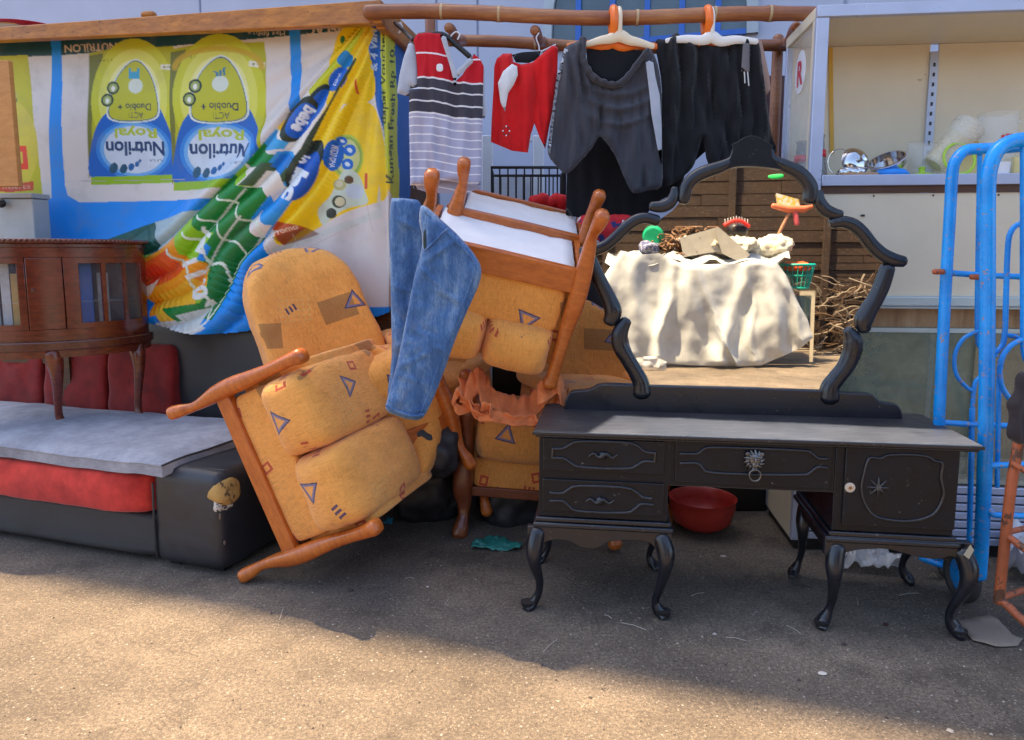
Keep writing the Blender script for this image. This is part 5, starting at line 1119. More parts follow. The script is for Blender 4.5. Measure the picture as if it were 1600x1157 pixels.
# =================================================================== ORANGE ARMCHAIRS
def chair(name, label, M4, Wd=0.74, D=0.60, rolls=1, legz=0.22, apz=0.075, pan=0.16, roll=0.26, backh=0.42, arms=True, under=True, fab='fabric', wood='chairwood', seat=True, shell=True, sd=0, bw=1.0, padded=True, rear=True, group=None, post_end=0.0, bthick=0.17, bk=3.4, pr=1.06, taper=1.0):
    t = thing(name, label, 'armchair', mat=M4, group=group)
    w2 = Wd/2; a0 = legz; a1 = legz + apz; p1 = a1 + pan; r1 = p1 + roll
    def pt(nm, mb, m, **k): return part(nm, mb, M[m], t, world=False, **k)
    # aprons
    def apron(x0, x1, y, dpt):
        K = 14; vs = []
        for i in range(K + 1):
            u = i/K; x = x0 + (x1 - x0)*u; dip = 0.018*math.sin(u*math.pi*2 - math.pi/2)*0.5 + 0.010*math.cos(u*math.pi*2)
            for yy in (y, y + dpt): vs += [Vector((x, yy, a0 + dip)), Vector((x, yy, a1))]
        fs = []
        for i in range(K):
            b_ = i*4; c = b_ + 4; fs += [(b_, b_ + 1, c + 1, c), (b_ + 2, c + 2, c + 3, b_ + 3), (b_, c, c + 2, b_ + 2), (b_ + 1, b_ + 3, c + 3, c + 1)]
        fs += [(0, 2, 3, 1), (K*4, K*4 + 1, K*4 + 3, K*4 + 2)]
        return MB().add(vs, fs)
    pt('apron', apron(-w2 + 0.02, w2 - 0.02, -0.022, 0.04), wood, bev=0.004)
    pt('rear_rail', apron(-w2 + 0.03, w2 - 0.03, D - 0.03, 0.03), wood)
    for s in (-1, 1): pt('side_rail', MB().box(s*w2 - 0.014, s*w2 + 0.014, 0.03, D - 0.03, a0 + 0.005, a1), wood, bev=0.004)
    if under:
        K = 12; vs = [Vector((-w2 + 0.025 + (Wd - 0.05)*i/K, 0.035 + (D - 0.07)*j/K, a0 + 0.016 + 0.010*math.sin(i/K*math.pi)*math.sin(j/K*math.pi) + 0.006*noise.noise(Vector((i*0.7, j*0.7, sd))))) for j in range(K + 1) for i in range(K + 1)]
        pt('dust_cover', MB().add(vs, [(j*(K + 1) + i, (j + 1)*(K + 1) + i, (j + 1)*(K + 1) + i + 1, j*(K + 1) + i + 1) for j in range(K) for i in range(K)]), 'dustcover', solid=0.004)
    # posts: foot, knee, then up into the arm
    for s in (-1, 1):
        x = s*w2
        P_ = [(x + s*0.012, -0.055, 0.012, 0.037), (x + s*0.008, -0.050, 0.045, 0.034), (x + s*0.0, -0.030, 0.10, 0.025), (x + s*0.004, -0.012, 0.16, 0.033), (x + s*0.012, -0.006, a0 + 0.02, 0.044), (x + s*0.014, -0.006, a1 + 0.04, 0.046), (x + s*0.010, 0.0, a1 + 0.14, 0.040), (x + s*0.006, -0.012, a1 + 0.26, 0.033), (x + s*0.004, -0.03, r1 - 0.03, 0.034), (x, -0.035, r1 + 0.02 + post_end, 0.040)]
        q = smooth(P_, 5); pt('front_leg', MB().tube([v[:3] for v in q], [v[3]*pr for v in q], 16, 0.80, dirv=Vector((1, 0, 0.01)), sq=0.72), wood, ang=60)
        if rear: q = smooth([(s*(w2 - 0.01), D - 0.03, a0 + 0.04, 0.030), (s*(w2 - 0.01), D - 0.01, a0 - 0.05, 0.026), (s*(w2 - 0.01), D + 0.03, 0.06, 0.020), (s*(w2 - 0.01), D + 0.06, 0.01, 0.020)], 4); pt('rear_leg', MB().tube([v[:3] for v in q], [v[3] for v in q], 12), wood, ang=60)
        if arms:
            pt('arm_panel', MB().cushion((s*(w2 - 0.035), D/2 + 0.02, (a1 + r1)/2), (0.065, D - 0.03, r1 - a1 - 0.02), 8, 12, 0.004, seed=sd), fab, ang=70)
            if padded: pt('arm_pad', MB().cushion((s*(w2 - 0.015), D/2 + 0.03, r1 + 0.005), (0.12, D - 0.02, 0.10), 3.0, 14, 0.006, seed=sd + 2), fab, ang=70)
    inn = w2 - 0.035
    pt('front_panel', MB().cushion((0, 0.05, a1 + pan/2 + 0.004), (2*inn, 0.11, pan + 0.03), 9, 16, 0.003, seed=sd), fab, ang=70)
    pt('seat_frame', MB().box(-inn, inn, 0.09, D - 0.04, a1, a1 + 0.10), fab)
    if seat:
        ww_ = 2*inn/rolls
        for k in range(rolls):
            xc_ = -inn + ww_*(k + 0.5)
            def fn(u): return Vector((u.x, u.y - 0.16*(1 - u.z**2)*(1 - 0.5*u.x**4)*max(0, -u.y), u.z + 0.06*(1 - u.x**2)*(u.z > 0)))
            pt('seat_cushion', MB().cushion((xc_, 0.24, p1 + roll/2), (ww_ + 0.004, 0.58, roll + 0.02), 6.5, 26, 0.007, fn=fn, seed=sd + k*3), fab, ang=80)
            pt('piping', MB().tube([Vector((xc_ - ww_/2 + 0.012 + (ww_ - 0.024)*i/10, -0.035 + 0.03*abs(i/5 - 1)**5, p1 + 0.012)) for i in range(11)], 0.004, 6), fab)
    # barrel back
    if backh > 0:
        def fb(u): return Vector((u.x, u.y, u.z))
        z0_ = p1 + 0.02; z1_ = r1 + backh
        def Pb(x, y, z):
            f = (z - z0_)/(z1_ - z0_); cxx = x/(Wd*bw*0.5)
            wd = 1.0 - 0.22*taper*max(0, f - 0.45)**1.5
            return Vector((x*wd, D - 0.05 + (y - D) + 0.16*f - 0.16*cxx*cxx, z - 0.10*taper*max(0.0, f)*cxx*cxx))
        pt('backrest', MB().cushion((0, D, (z0_ + z1_)/2), (Wd*bw, bthick, z1_ - z0_), bk, 26, 0.010, P=Pb, seed=sd), fab, ang=80)
    return t
def pose(anchor_local, world_pt, theta, tilt=0.0, yaw=0.0):
    Rm = Matrix.Rotation(R(yaw), 4, 'Z') @ Matrix.Rotation(R(theta), 4, 'Y') @ Matrix.Rotation(R(tilt), 4, 'X')
    return Matrix.Translation(Vector(world_pt) - Rm @ Vector(anchor_local)) @ Rm
# A: leaning over on its side, front to the viewer
MA = pose((0.38, -0.05, 0.02), at(385, 893, 2.975), 66, 6, -14)
chair('armchair', 'orange patterned armchair tipped on its side against the black sofa, feet pointing left', MA, Wd=0.76, D=0.62, rolls=2, backh=0.12, roll=0.25, pan=0.17, sd=1, padded=False)
# D: lying behind it, round back upwards
MD = pose((0.20, -0.05, 0.02), at(684, 748, 3.36), -17, -4, 30)
chair('armchair', 'orange patterned armchair lying behind the tipped one, its rounded back uppermost', MD, Wd=0.74, D=0.58, rolls=1, backh=0.62, roll=0.22, sd=5, bw=0.80, bthick=0.36, bk=3.6, taper=0.5)
# C: upright at the bottom of the heap
MC = pose((-0.37, -0.05, 0.0), onz(722, 838) + Vector((0, 0.02, 0)), 3, 0, -4)
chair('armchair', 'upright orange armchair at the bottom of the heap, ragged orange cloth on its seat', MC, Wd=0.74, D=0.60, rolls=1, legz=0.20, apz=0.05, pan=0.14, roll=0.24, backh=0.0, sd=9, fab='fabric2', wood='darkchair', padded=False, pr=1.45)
# E: behind, between the heap and the mirror
MF = pose((0.0, 0.0, 0.0), Vector((-0.50, 3.74, 0.03)), -7, 4, -12)
chair('armchair', 'orange armchair at the back of the heap, between the jeans and the tipped one', MF, Wd=0.76, D=0.5, rolls=1, legz=0.24, pan=0.16, roll=0.26, backh=0.48, sd=31, fab='fabric2')
ME = pose((0.0, 0.0, 0.0), Vector((0.50, 3.62, 0.02)), 4, 0, 20)
chair('armchair', 'orange armchair half hidden behind the left side of the mirror frame', ME, Wd=0.66, D=0.55, rolls=1, legz=0.22, apz=0.05, pan=0.16, roll=0.28, backh=0.46, sd=14, fab='fabric2')
# B: upside down on top, white underside up
MBm = pose((-0.325, -0.05, 0.02), at(930, 338, 2.90), 193, -19, 2)
chair('armchair', 'upside-down orange armchair on top of the heap, white underside facing up, front one', MBm, Wd=0.68, D=0.52, rolls=2, legz=0.27, apz=0.11, pan=0.20, roll=0.22, backh=0.04, sd=20, padded=False, rear=False)
MB2 = pose((-0.325, -0.05, 0.02), at(930, 338, 2.90) + Vector((0.07, 0.44, 0.11)), 193, -18, 2)
chair('armchair', 'second upside-down armchair behind the front one, only its white underside and feet showing', MB2, Wd=0.62, D=0.44, rolls=1, legz=0.23, apz=0.10, pan=0.12, roll=0.10, backh=0.0, sd=24, arms=False, rear=False)
# ragged cloth on chair C
def ruffle(path, h, amp, sd, Y0, lean=0.0):
    pts = smooth(path, 8); n = len(pts); K = 8; mb = MB(); vs = []; uv = []
    for i, (x, y) in enumerate(pts):
        for j in range(K + 1):
            v = j/K; p = at(x, y + h*v, Y0 + lean*v); w = amp*0.9*noise.noise(Vector((i*0.11, v*0.8, sd))) + amp*0.12*noise.noise(Vector((i*0.5, v*3, sd))); vs.append(p + Vector((w*0.6, w*1.5, amp*0.4*noise.noise(Vector((i*0.3, 5, sd)))*(1 - v)))); uv.append((x/100, y/100 + v))
    mb.add(vs, [(i*(K + 1) + j, (i + 1)*(K + 1) + j, (i + 1)*(K + 1) + j + 1, i*(K + 1) + j + 1) for i in range(n - 1) for j in range(K)]); mb.uv = uv; return mb
M['felt'] = clothmat('ragged_orange_felt', (0.72, 0.17, 0.045), (0.86, 0.27, 0.09), sc=14)
rc = thing('ragged_cloth', 'ragged torn salmon orange felt spilling over the lower armchair seat', 'cloth', at(790, 640, 3.2))
part('fold', ruffle([(716, 590), (730, 596), (738, 582), (748, 574), (756, 586), (772, 604), (790, 618), (812, 622), (832, 614), (850, 596), (866, 580), (876, 590), (884, 618)], 40, 0.05, 3, 3.30, -0.10), M['felt'], rc, ang=80, solid=0.008)
part('fold', ruffle([(722, 598), (712, 618), (718, 632), (734, 630), (748, 634), (752, 642), (772, 642), (796, 648), (820, 650), (836, 650), (844, 656)], 16, 0.05, 8, 3.17, -0.02), M['felt'], rc, ang=80, solid=0.008)
part('fold', ruffle([(716, 606), (724, 618), (738, 640), (758, 650), (770, 636), (762, 628), (750, 632)], 12, 0.04, 11, 3.13, 0.02), M['felt'], rc, ang=80, solid=0.008)
part('fold', ruffle([(840, 600), (856, 592), (872, 582), (880, 600), (884, 622), (870, 628)], 34, 0.03, 12, 3.22, -0.05), M['felt'], rc, ang=80, solid=0.008)
# dark bags and rubbish under the heap
M['bag'] = leather('dark_rubbish_bag', (0.012, 0.012, 0.016), 0.4)
for k, (px, py, Y, s, lab) in enumerate(((672, 700, 3.5, 0.34, 'dark crumpled bag wedged between the two heaps of orange armchairs'), (800, 800, 3.75, 0.4, 'dark sack under the upright orange armchair'), (668, 770, 3.75, 0.36, 'low dark sack on the ground behind the tipped armchair'))):
    c = at(px, py, Y); single('rubbish_bag', MB().cushion((c.x, c.y, max(c.z, s*0.28)), (s, s*0.8, s*0.9), 2.6, 14, 0.05, seed=k), M['bag'], lab, 'bag', ang=50)
c = at(650, 640, 3.65); single('rubbish_bag', MB().cushion((c.x, c.y, c.z), (0.26, 0.2, 0.3), 2.5, 12, 0.05, seed=9), basic('grey_blue_rag', (0.10, 0.11, 0.14), 0.8), 'grey-blue rag bundle behind the lower end of the jeans', 'rag', ang=60)
# =================================================================== JEANS
def denim():
    m, b, tc = newmat('faded_denim', 0.85, 0, 0.25); b.inputs['Sheen Weight'].default_value = 0.2
    n = noise_tex(scaled(tc.outputs['Object'], (12, 12, 3)), 1.6, 8, 0.75); w = noise_tex(scaled(tc.outputs['UV'], (60, 14, 1)), 1, 5, 0.8)
    col = ramp(n*0.65 + w*0.35, [(0.36, (0.026, 0.072, 0.20)), (0.5, (0.062, 0.145, 0.32)), (0.62, (0.19, 0.30, 0.46))])
    g = noise_tex(tc.outputs['Object'], 5, 4, 0.6); col = mixc(ramp(g, [(0.58, 0.0), (0.75, 0.55)]), col, (0.22, 0.20, 0.16))
    lk(col, b, 'Base Color'); bump(b, w*0.5 + n, 0.35, 0.004); return m
M['denim'] = denim()
jn = thing('jeans', 'pair of faded blue jeans slung over the heap of armchairs', 'jeans', at(680, 480, 2.78))
def jr(sd):
    def f(x, y):
        v = hang_relief(0.018, sd, 0.03, 0.012)(x, y)
        for cx_, cy, sl, a_ in ((640, 352, 0.5, 0.010), (690, 392, -0.7, 0.012), (670, 430, 0.9, 0.012), (700, 462, 0.5, 0.009), (660, 520, 0.4, 0.009), (650, 560, -0.5, 0.010), (640, 590, 0.35, 0.009), (690, 545, 0.6, 0.008), (625, 450, 0.4, 0.008), (622, 540, -0.4, 0.008)):
            v += a_*math.exp(-((y - cy - sl*(x - cx_))/4.0)**2)*math.exp(-((x - cx_)/26)**2)
        return v + 0.006*nz3(x*0.08, y*0.06, 1, sd + 2)
    return f
part('leg', sheet(smooth([(611, 314), (618, 310), (640, 311), (656, 316), (660, 340), (664, 390), (660, 450), (652, 520), (640, 600), (628, 640), (606, 625), (612, 560), (611, 480), (609, 400), (608, 350)], 3, True), lambda x, y: at(x, y, 2.86 - 0.02*(y - 310)/300), 4, 0.016, 10, jr(2)), M['denim'], jn, ang=75)
part('leg', sheet(smooth([(658, 322), (670, 326), (690, 344), (716, 368), (740, 396), (752, 420), (748, 446), (732, 482), (712, 530), (694, 580), (676, 625), (660, 654), (640, 656), (620, 650), (603, 640), (608, 612), (622, 560), (634, 500), (648, 430), (660, 380), (655, 345)], 3, True), lambda x, y: at(x, y, 2.80 - 0.03*(y - 310)/300), 4, 0.022, 12, jr(6)), M['denim'], jn, ang=75)
part('hem', MB().tube([at(x, y, 2.742) for x, y in smooth([(604, 634), (622, 643), (645, 650), (661, 648)], 5)], 0.006, 8), M['denim'], jn)
part('seam', MB().tube([at(x, y, 2.775 - 0.03*(y - 310)/300) for x, y in smooth([(664, 330), (700, 366), (735, 402), (741, 424), (722, 478), (702, 528), (684, 576), (668, 622), (656, 648)], 5)], 0.0035, 6), M['denim'], jn)
part('hem', MB().tube([at(x, y, 2.746) for x, y in smooth([(607, 626), (624, 635), (646, 642), (664, 640)], 5)], 0.003, 8), M['denim'], jn)
part('pocket_opening', MB().cushion(at(668, 376, 2.775), (0.035, 0.012, 0.10), 2.3, 8, P=None), clothmat('dark_green_lining', (0.03, 0.05, 0.05)), jn)
part('seam', MB().tube([at(x, y, 2.755) for x, y in smooth([(664, 392), (676, 380), (690, 366), (700, 358)], 4)], 0.004, 6), M['denim'], jn)
# =================================================================== THE BLACK DRESSING TABLE
DP = Plane(0.10, 2.727, R(-7.75)); DW = DP.w
DL = lambda px, py, off=0.0: DP.loc(px, py, off)
dt = thing('dressing_table', 'black painted dressing table with shaped mirror, carved drawers and cabriole legs', 'dressing table', DW(0.8, 0.25, 0))
BP = M['black_paint']; BG = M['black_gloss']
def topmat():
    m, b, tc = newmat('dusty_black_top_sunlit_band', 0.45, 0, 0.5); O = tc.outputs['Object']
    n = noise_tex(scaled(O, (3, 26, 3)), 2.2, 8, 0.75); n2 = noise_tex(O, 6, 6, 0.7)
    col = ramp(n*0.6 + n2*0.4, [(0.30, (0.010, 0.010, 0.014)), (0.52, (0.035, 0.033, 0.034)), (0.72, (0.10, 0.09, 0.08))])
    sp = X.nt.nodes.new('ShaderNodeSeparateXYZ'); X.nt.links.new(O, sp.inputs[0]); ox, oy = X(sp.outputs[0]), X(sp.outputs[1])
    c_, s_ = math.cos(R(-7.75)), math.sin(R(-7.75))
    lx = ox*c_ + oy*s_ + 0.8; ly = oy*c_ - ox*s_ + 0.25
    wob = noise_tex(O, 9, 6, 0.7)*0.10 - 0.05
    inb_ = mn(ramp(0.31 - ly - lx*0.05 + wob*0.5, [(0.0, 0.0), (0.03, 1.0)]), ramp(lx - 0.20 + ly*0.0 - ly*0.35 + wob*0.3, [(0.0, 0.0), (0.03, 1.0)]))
    sunlit_dust = ramp(n*0.6 + n2*0.4, [(0.30, (0.22, 0.185, 0.15)), (0.50, (0.42, 0.36, 0.28)), (0.68, (0.62, 0.54, 0.43))])  # sunlight on the dusty top, painted in as a paler front band
    col = mixc(inb_*0.85, col, sunlit_dust)
    s = noise_tex(scaled(O, (2, 40, 2)), 3, 6, 0.8); col = mixc(ramp(s, [(0.66, 0.0), (0.70, 0.7)]), col, (0.42, 0.37, 0.30))
    lk(col, b, 'Base Color'); lk(ramp(n2, [(0.3, 0.35), (0.7, 0.65)]), b, 'Roughness'); bump(b, n, 0.2, 0.003); return m
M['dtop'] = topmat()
xL0, xL1 = DL(842, 740).x, DL(1045, 745).x; xR0, xR1 = DL(1305, 740).x, DL(1497, 740).x
zU = 0.722; zBt = DL(940, 812).z; zBr = DL(1400, 834).z; zBt = (zBt + zBr)/2; zMd = DL(1180, 766).z
WT_ = DL(1532, 694).x
def topslab(g, z0, z1, y0=-0.018, y1=0.50):
    mb = MB(); return mb.box(-0.012 - g, WT_ + g, y0 - g, y1, z0, z1, DW)
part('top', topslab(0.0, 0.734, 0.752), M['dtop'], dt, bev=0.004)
part('top_edge', topslab(-0.006, 0.723, 0.7335), BG, dt, bev=0.004)
part('top_edge', MB().box(-0.017, WT_ + 0.005, -0.026, -0.0185, 0.735, 0.749, DW), BG, dt, bev=0.003)
for x0_, x1_ in ((xL0, xL1), (xR0, xR1)):
    part('pedestal', MB().box(x0_, x1_, 0.005, 0.47, zBt, zU, DW), BP, dt, bev=0.003)
    part('moulding', MB().box(x0_ - 0.012, x1_ + 0.012, -0.008, 0.475, zBt - 0.020, zBt - 0.001, DW), BG, dt, bev=0.005)
    part('moulding', MB().box(x0_ - 0.022, x1_ + 0.022, -0.018, 0.480, zBt - 0.042, zBt - 0.0205, DW), BG, dt, bev=0.007)
part('drawer_case', MB().box(xL1 + 0.001, xR0 - 0.001, 0.012, 0.47, zMd, zU, DW), BP, dt)
def front_panel(name, px0, py0, px1, py1, off=0.0, th=0.006):
    a = DL(px0, py0); b_ = DL(px1, py1); return part(name, MB().box(a.x, b_.x, -th + off, 0.0045 + off, b_.z, a.z, DW), BP, dt, bev=0.002)
dr1 = front_panel('drawer', 849, 684, 1037, 741); dr2 = front_panel('drawer', 848, 748, 1036, 806); dr3 = front_panel('drawer', 1056, 690, 1296, 764, 0.007); dr4 = front_panel('door', 1322, 698, 1490, 828)
def mould(px, off=-0.008, r=0.0062, closed=False, parent=None, cor=False):
    q = smooth([(x, y) for x, y in px], 4, closed); q = [DP.hit(x, y, off) for x, y in q]
    return part('carved_moulding', MB().tube(q, r, 8, 0.8, closed=closed, dirv=-DP.ey if False else None), BG, parent, ang=60)
mould([(864, 701), (879, 701), (890, 695), (903, 690), (940, 690), (982, 692), (996, 697), (1008, 706), (1024, 708)], parent=dr1)
mould([(864, 716), (879, 716), (890, 722), (903, 729), (940, 732), (982, 732), (994, 728), (1006, 721), (1023, 722)], parent=dr1)
mould([(864, 701), (863, 716)], parent=dr1); mould([(1024, 708), (1023, 722)], parent=dr1)
mould([(860, 770), (878, 771), (888, 765), (900, 760), (940, 760), (980, 763), (994, 769), (1004, 777), (1018, 779)], parent=dr2)
mould([(860, 783), (879, 783), (888, 790), (900, 798), (940, 801), (980, 801), (992, 795), (1002, 788), (1020, 789)], parent=dr2)
mould([(1063, 709), (1089, 709), (1098, 703), (1110, 699), (1160, 700), (1254, 704), (1268, 708), (1278, 716), (1303, 717)][:-1] + [(1292, 717)], -0.002, parent=dr3)
mould([(1063, 724), (1089, 724), (1098, 732), (1108, 738), (1160, 741), (1250, 742), (1266, 738), (1277, 730), (1292, 731)], -0.002, parent=dr3)
mould([(1358, 717), (1376, 717), (1388, 712), (1420, 711), (1448, 714), (1460, 721), (1472, 725), (1470, 748), (1474, 772), (1466, 794), (1452, 807), (1425, 814), (1394, 813), (1366, 806), (1352, 788), (1346, 764), (1350, 740)], closed=True, parent=dr4)
def rosette(px, py, r, off, parent, arms=8):
    mb = MB(); c = DL(px, py, off)
    for k in range(arms):
        a = 2*math.pi*k/arms; q = [DW(c.x + r*f*math.cos(a), off - 0.004*(1 - f), c.z + r*f*math.sin(a)) for f in (0.15, 0.5, 1.0)]; mb.tube(q, [r*0.14, r*0.12, r*0.03], 6)
    mb.cushion((c.x, off - 0.003, c.z), (r*0.5, 0.012, r*0.5), 2, 5, P=DW)
    return part('rosette', mb, BG, parent, ang=60)
rosette(1372, 762, 0.038, -0.007, dr4)
for pxx, pyy, par in ((942, 712, dr1), (937, 783, dr2)):
    c = DL(pxx, pyy, -0.008); mb = MB()
    mb.tube([DW(c.x + 0.055*f, -0.010 - 0.004*(1 - abs(f)), c.z + 0.008*math.sin(f*7)) for f in np.linspace(-1, 1, 15)], [0.003 + 0.006*(1 - abs(f)) for f in np.linspace(-1, 1, 15)], 8)
    part('drawer_ornament', mb, BG, par, ang=60)
    part('drawer_knob', MB().lathe([(0.018, 0.0), (0.016, 0.006), (0.009, 0.012), (0.006, 0.008), (0.0, 0.014)], DW(c.x, -0.008, c.z), 18, -DP.ey), BG, par)
# lion head pull
M['pewter'] = basic('tarnished_pewter', (0.16, 0.155, 0.15), 0.35, metal=0.9, var=0.3, scale=40)
c = DL(1178, 719, 0.0); y0_ = -0.004
lh = MB()
def lb(dx, dz, dy, sx_, sy_, sz_, k=2.2): lh.cushion((c.x + dx, y0_ - dy, c.z + dz), (sx_, sy_, sz_), k, 6, P=DW)
lb(0, 0, 0.004, 0.066, 0.020, 0.070); lb(0, 0.004, 0.016, 0.040, 0.020, 0.048); lb(0, -0.012, 0.026, 0.026, 0.018, 0.024); lb(0, 0.002, 0.028, 0.011, 0.016, 0.030); lb(0, -0.028, 0.018, 0.020, 0.016, 0.014)
for s in (-1, 1): lb(s*0.011, 0.010, 0.024, 0.009, 0.008, 0.007); lb(s*0.026, 0.026, 0.010, 0.018, 0.012, 0.018); lb(s*0.013, 0.018, 0.024, 0.016, 0.008, 0.007)
for k in range(14):
    a = 2*math.pi*k/14; lh.tube([DW(c.x + 0.022*math.cos(a), y0_ - 0.012, c.z + 0.024*math.sin(a)), DW(c.x + 0.037*math.cos(a + 0.2), y0_ - 0.006, c.z + 0.042*math.sin(a + 0.2))], [0.008, 0.003], 6)
lp = part('lion_head_pull', lh, M['pewter'], dr3, ang=70)
rg = MB().tube([DW(c.x + 0.021*math.cos(a), y0_ - 0.026, c.z - 0.052 + 0.022*math.sin(a)) for a in np.linspace(0, 2*math.pi, 26)[:-1]], 0.0035, 8, closed=True)
part('pull_ring', rg, M['pewter'], dr3, ang=70)
c = DL(1328, 762, -0.006); part('lock_plate', MB().lathe([(0, 0.006), (0.009, 0.006), (0.018, 0.004), (0.019, 0.0)], DW(c.x, -0.006, c.z), 24, -DP.ey), basic('ivory_disc', (0.55, 0.46, 0.36), 0.5), dt)
part('keyhole', MB().lathe([(0, 0.009), (0.005, 0.009), (0.007, 0.005)], DW(c.x, -0.006, c.z), 14, -DP.ey), basic('brass', (0.35, 0.16, 0.05), 0.4, metal=0.8), dt)
# skirts and legs
def skirt(px, off, th=0.03):
    q = smooth(px, 3); return part('skirt', MB().extrude([DP.hit(x, y, off) for x, y in q], DP.ey*th), BG, dt, bev=0.003)
kx = lambda L: [(x, y) for x, y in L]
def skirtpoly(ptsbot, ptstop, off):
    bot = smooth(ptsbot, 4); return part('skirt', MB().extrude([DP.hit(x, y, off) for x, y in bot + list(reversed(ptstop))], DP.ey*0.03), BG, dt, bev=0.003)
skirtpoly([(824, 850), (842, 856), (852, 848), (868, 844), (890, 847), (905, 855), (920, 858), (936, 856), (952, 847), (985, 845), (1012, 848), (1026, 858), (1048, 864)], [(824, 822), (1050, 834)], -0.012)
skirtpoly([(1288, 868), (1306, 874), (1318, 866), (1340, 860), (1380, 858), (1400, 862), (1440, 872), (1470, 874), (1484, 870), (1500, 874), (1518, 884)], [(1290, 838), (1520, 849)], -0.012)
for x in (xL0, xL1 - 0.02, xR0, xR1 - 0.02): part('side_skirt', MB().box(x, x + 0.02, 0.02, 0.45, zBt - 0.10, zBt - 0.042, DW), BP, dt)
for x0_, x1_ in ((xL0, xL1), (xR0, xR1)): part('back_skirt', MB().box(x0_ + 0.02, x1_ - 0.02, 0.44, 0.46, zBt - 0.10, zBt - 0.042, DW), BP, dt)
LEGS = [[(840, 830, 14), (836, 852, 14), (837, 878, 10), (843, 905, 7), (842, 928, 6.3), (835, 946, 7.5), (828, 957, 10.5), (824, 966, 7.5), (825, 972, 5)],
        [(1034, 840, 14), (1040, 862, 14), (1037, 890, 9.5), (1030, 920, 7), (1024, 942, 6.3), (1028, 958, 10), (1034, 968, 10), (1036, 978, 7), (1036, 984, 5)],
        [(1306, 855, 13.5), (1300, 878, 13.5), (1299, 905, 9.5), (1299, 935, 7), (1295, 955, 6.3), (1288, 972, 10), (1282, 982, 10), (1280, 991, 7), (1280, 997, 5)],
        [(1502, 862, 13.5), (1508, 886, 13.5), (1501, 915, 9.5), (1488, 945, 7), (1483, 965, 6.3), (1488, 982, 10), (1493, 991, 10), (1494, 1000, 7), (1494, 1006, 5)]]
pxm = 2.46e-3
for li_, L in enumerate(LEGS):
    q = smooth(L, 5); s = -1 if li_ % 2 == 0 else 1
    pts = []
    for k, (x, y, r) in enumerate(q):
        f = k/(len(q) - 1); yo = 0.012 - 0.035*math.exp(-((f - 0.2)/0.16)**2) - 0.030*math.exp(-((f - 0.88)/0.13)**2); pts.append(DP.hit(x, y, 0.012) + DP.ey*(yo - 0.012))
    dz = pts[-1].z - 0.012; pts = [p - Vector((0, 0, dz*((i + 1)/len(pts))**3)) for i, p in enumerate(pts)]
    rad = [r*pxm for _, _, r in q]
    part('leg', MB().tube(pts, rad, 16), BG, dt, ang=60)
    part('foot_tip', MB().lathe([(0.0, 0.0), (0.016, 0.0), (0.026, 0.024), (0.028, 0.034), (0.0, 0.036)], Vector((pts[-2].x, pts[-2].y, 0.0)), 14), bpy.data.materials.get('foot_rubber') or basic('foot_rubber', (0.015, 0.013, 0.012), 0.7), dt)
    bp_ = [Vector((p.x, p.y, p.z)) + DP.ey*(0.44 + 0.0) + (p - pts[0])*0 for p in pts]
    part('leg', MB().tube(bp_, [r*0.9 for r in rad], 12), BG, dt, ang=60)
part('paint_chip', MB().extrude([DP.hit(x, y, -0.040) for x, y in ((1506, 868), (1517, 852), (1522, 860), (1514, 874))], DP.ey*0.004), basic('bare_ply', (0.45, 0.40, 0.28), 0.7), dt)
# ---- mirror
YM = 0.40
plp = smooth([(882, 629), (886, 620), (892, 613), (904, 611), (918, 610), (928, 606), (935, 602), (950, 601), (985, 602)], 3) + [(1060, 604), (1180, 607), (1290, 611)] + smooth([(1330, 615), (1360, 616), (1368, 621), (1376, 628), (1390, 631), (1402, 633), (1409, 641), (1411, 650)], 3) + [(1411, 668), (882, 645)]
mr = part('mirror_plinth', MB().extrude([DP.hit(x, y, YM - 0.02) for x, y in plp], DP.ey*0.05), BG, dt, bev=0.006)
M['mirror'] = None
def mirmat():
    m, b, tc = newmat('mirror_glass', 0.015, 1.0, 0.5); n = noise_tex(tc.outputs['Object'], 12, 6, 0.7)
    lk(ramp(n, [(0.4, (0.86, 0.87, 0.84)), (0.75, (0.78, 0.78, 0.74))]), b, 'Base Color'); lk(ramp(n, [(0.5, 0.008), (0.8, 0.05)]), b, 'Roughness'); return m
M['mirror'] = mirmat()
GL = [(1012, 606), (996, 570), (984, 540), (978, 512), (962, 486), (948, 455), (932, 425), (918, 402), (950, 388), (975, 366), (1000, 348), (1030, 344), (1050, 330), (1066, 312), (1076, 290), (1100, 272), (1130, 256), (1150, 258), (1200, 258), (1222, 262), (1246, 272), (1264, 294), (1272, 314), (1290, 332), (1318, 346), (1340, 356), (1362, 382), (1388, 404), (1400, 410), (1384, 430), (1372, 462), (1350, 500), (1334, 520), (1330, 545), (1314, 580), (1290, 613)]
part('mirror_back', MB().extrude([DP.hit(x, y, YM + 0.004) for x, y in GL], DP.ey*0.012), M['kframe'], dt, sm=False)
gm = part('mirror_glass', MB().extrude([DP.hit(x, y, YM - 0.002) for x, y in GL], DP.ey*0.004), M['mirror'], dt, sm=False)
def scroll(L, name='frame_scroll'):
    q = smooth(L, 6); Yo = YM - 0.012
    return part(name, MB().tube([DP.hit(x, y, Yo) for x, y, r in q], [r*2.75e-3 for x, y, r in q], 18, 0.75, dirv=DP.ey), BG, dt, ang=70)
scroll([(1146, 236, 3), (1143, 250, 6), (1128, 260, 9), (1104, 268, 10), (1086, 277, 10), (1074, 290, 10), (1070, 304, 10), (1068, 313, 9)])
scroll([(1054, 296, 6), (1053, 306, 8), (1047, 317, 9.5), (1034, 323, 9.5), (1019, 323, 7.5)])
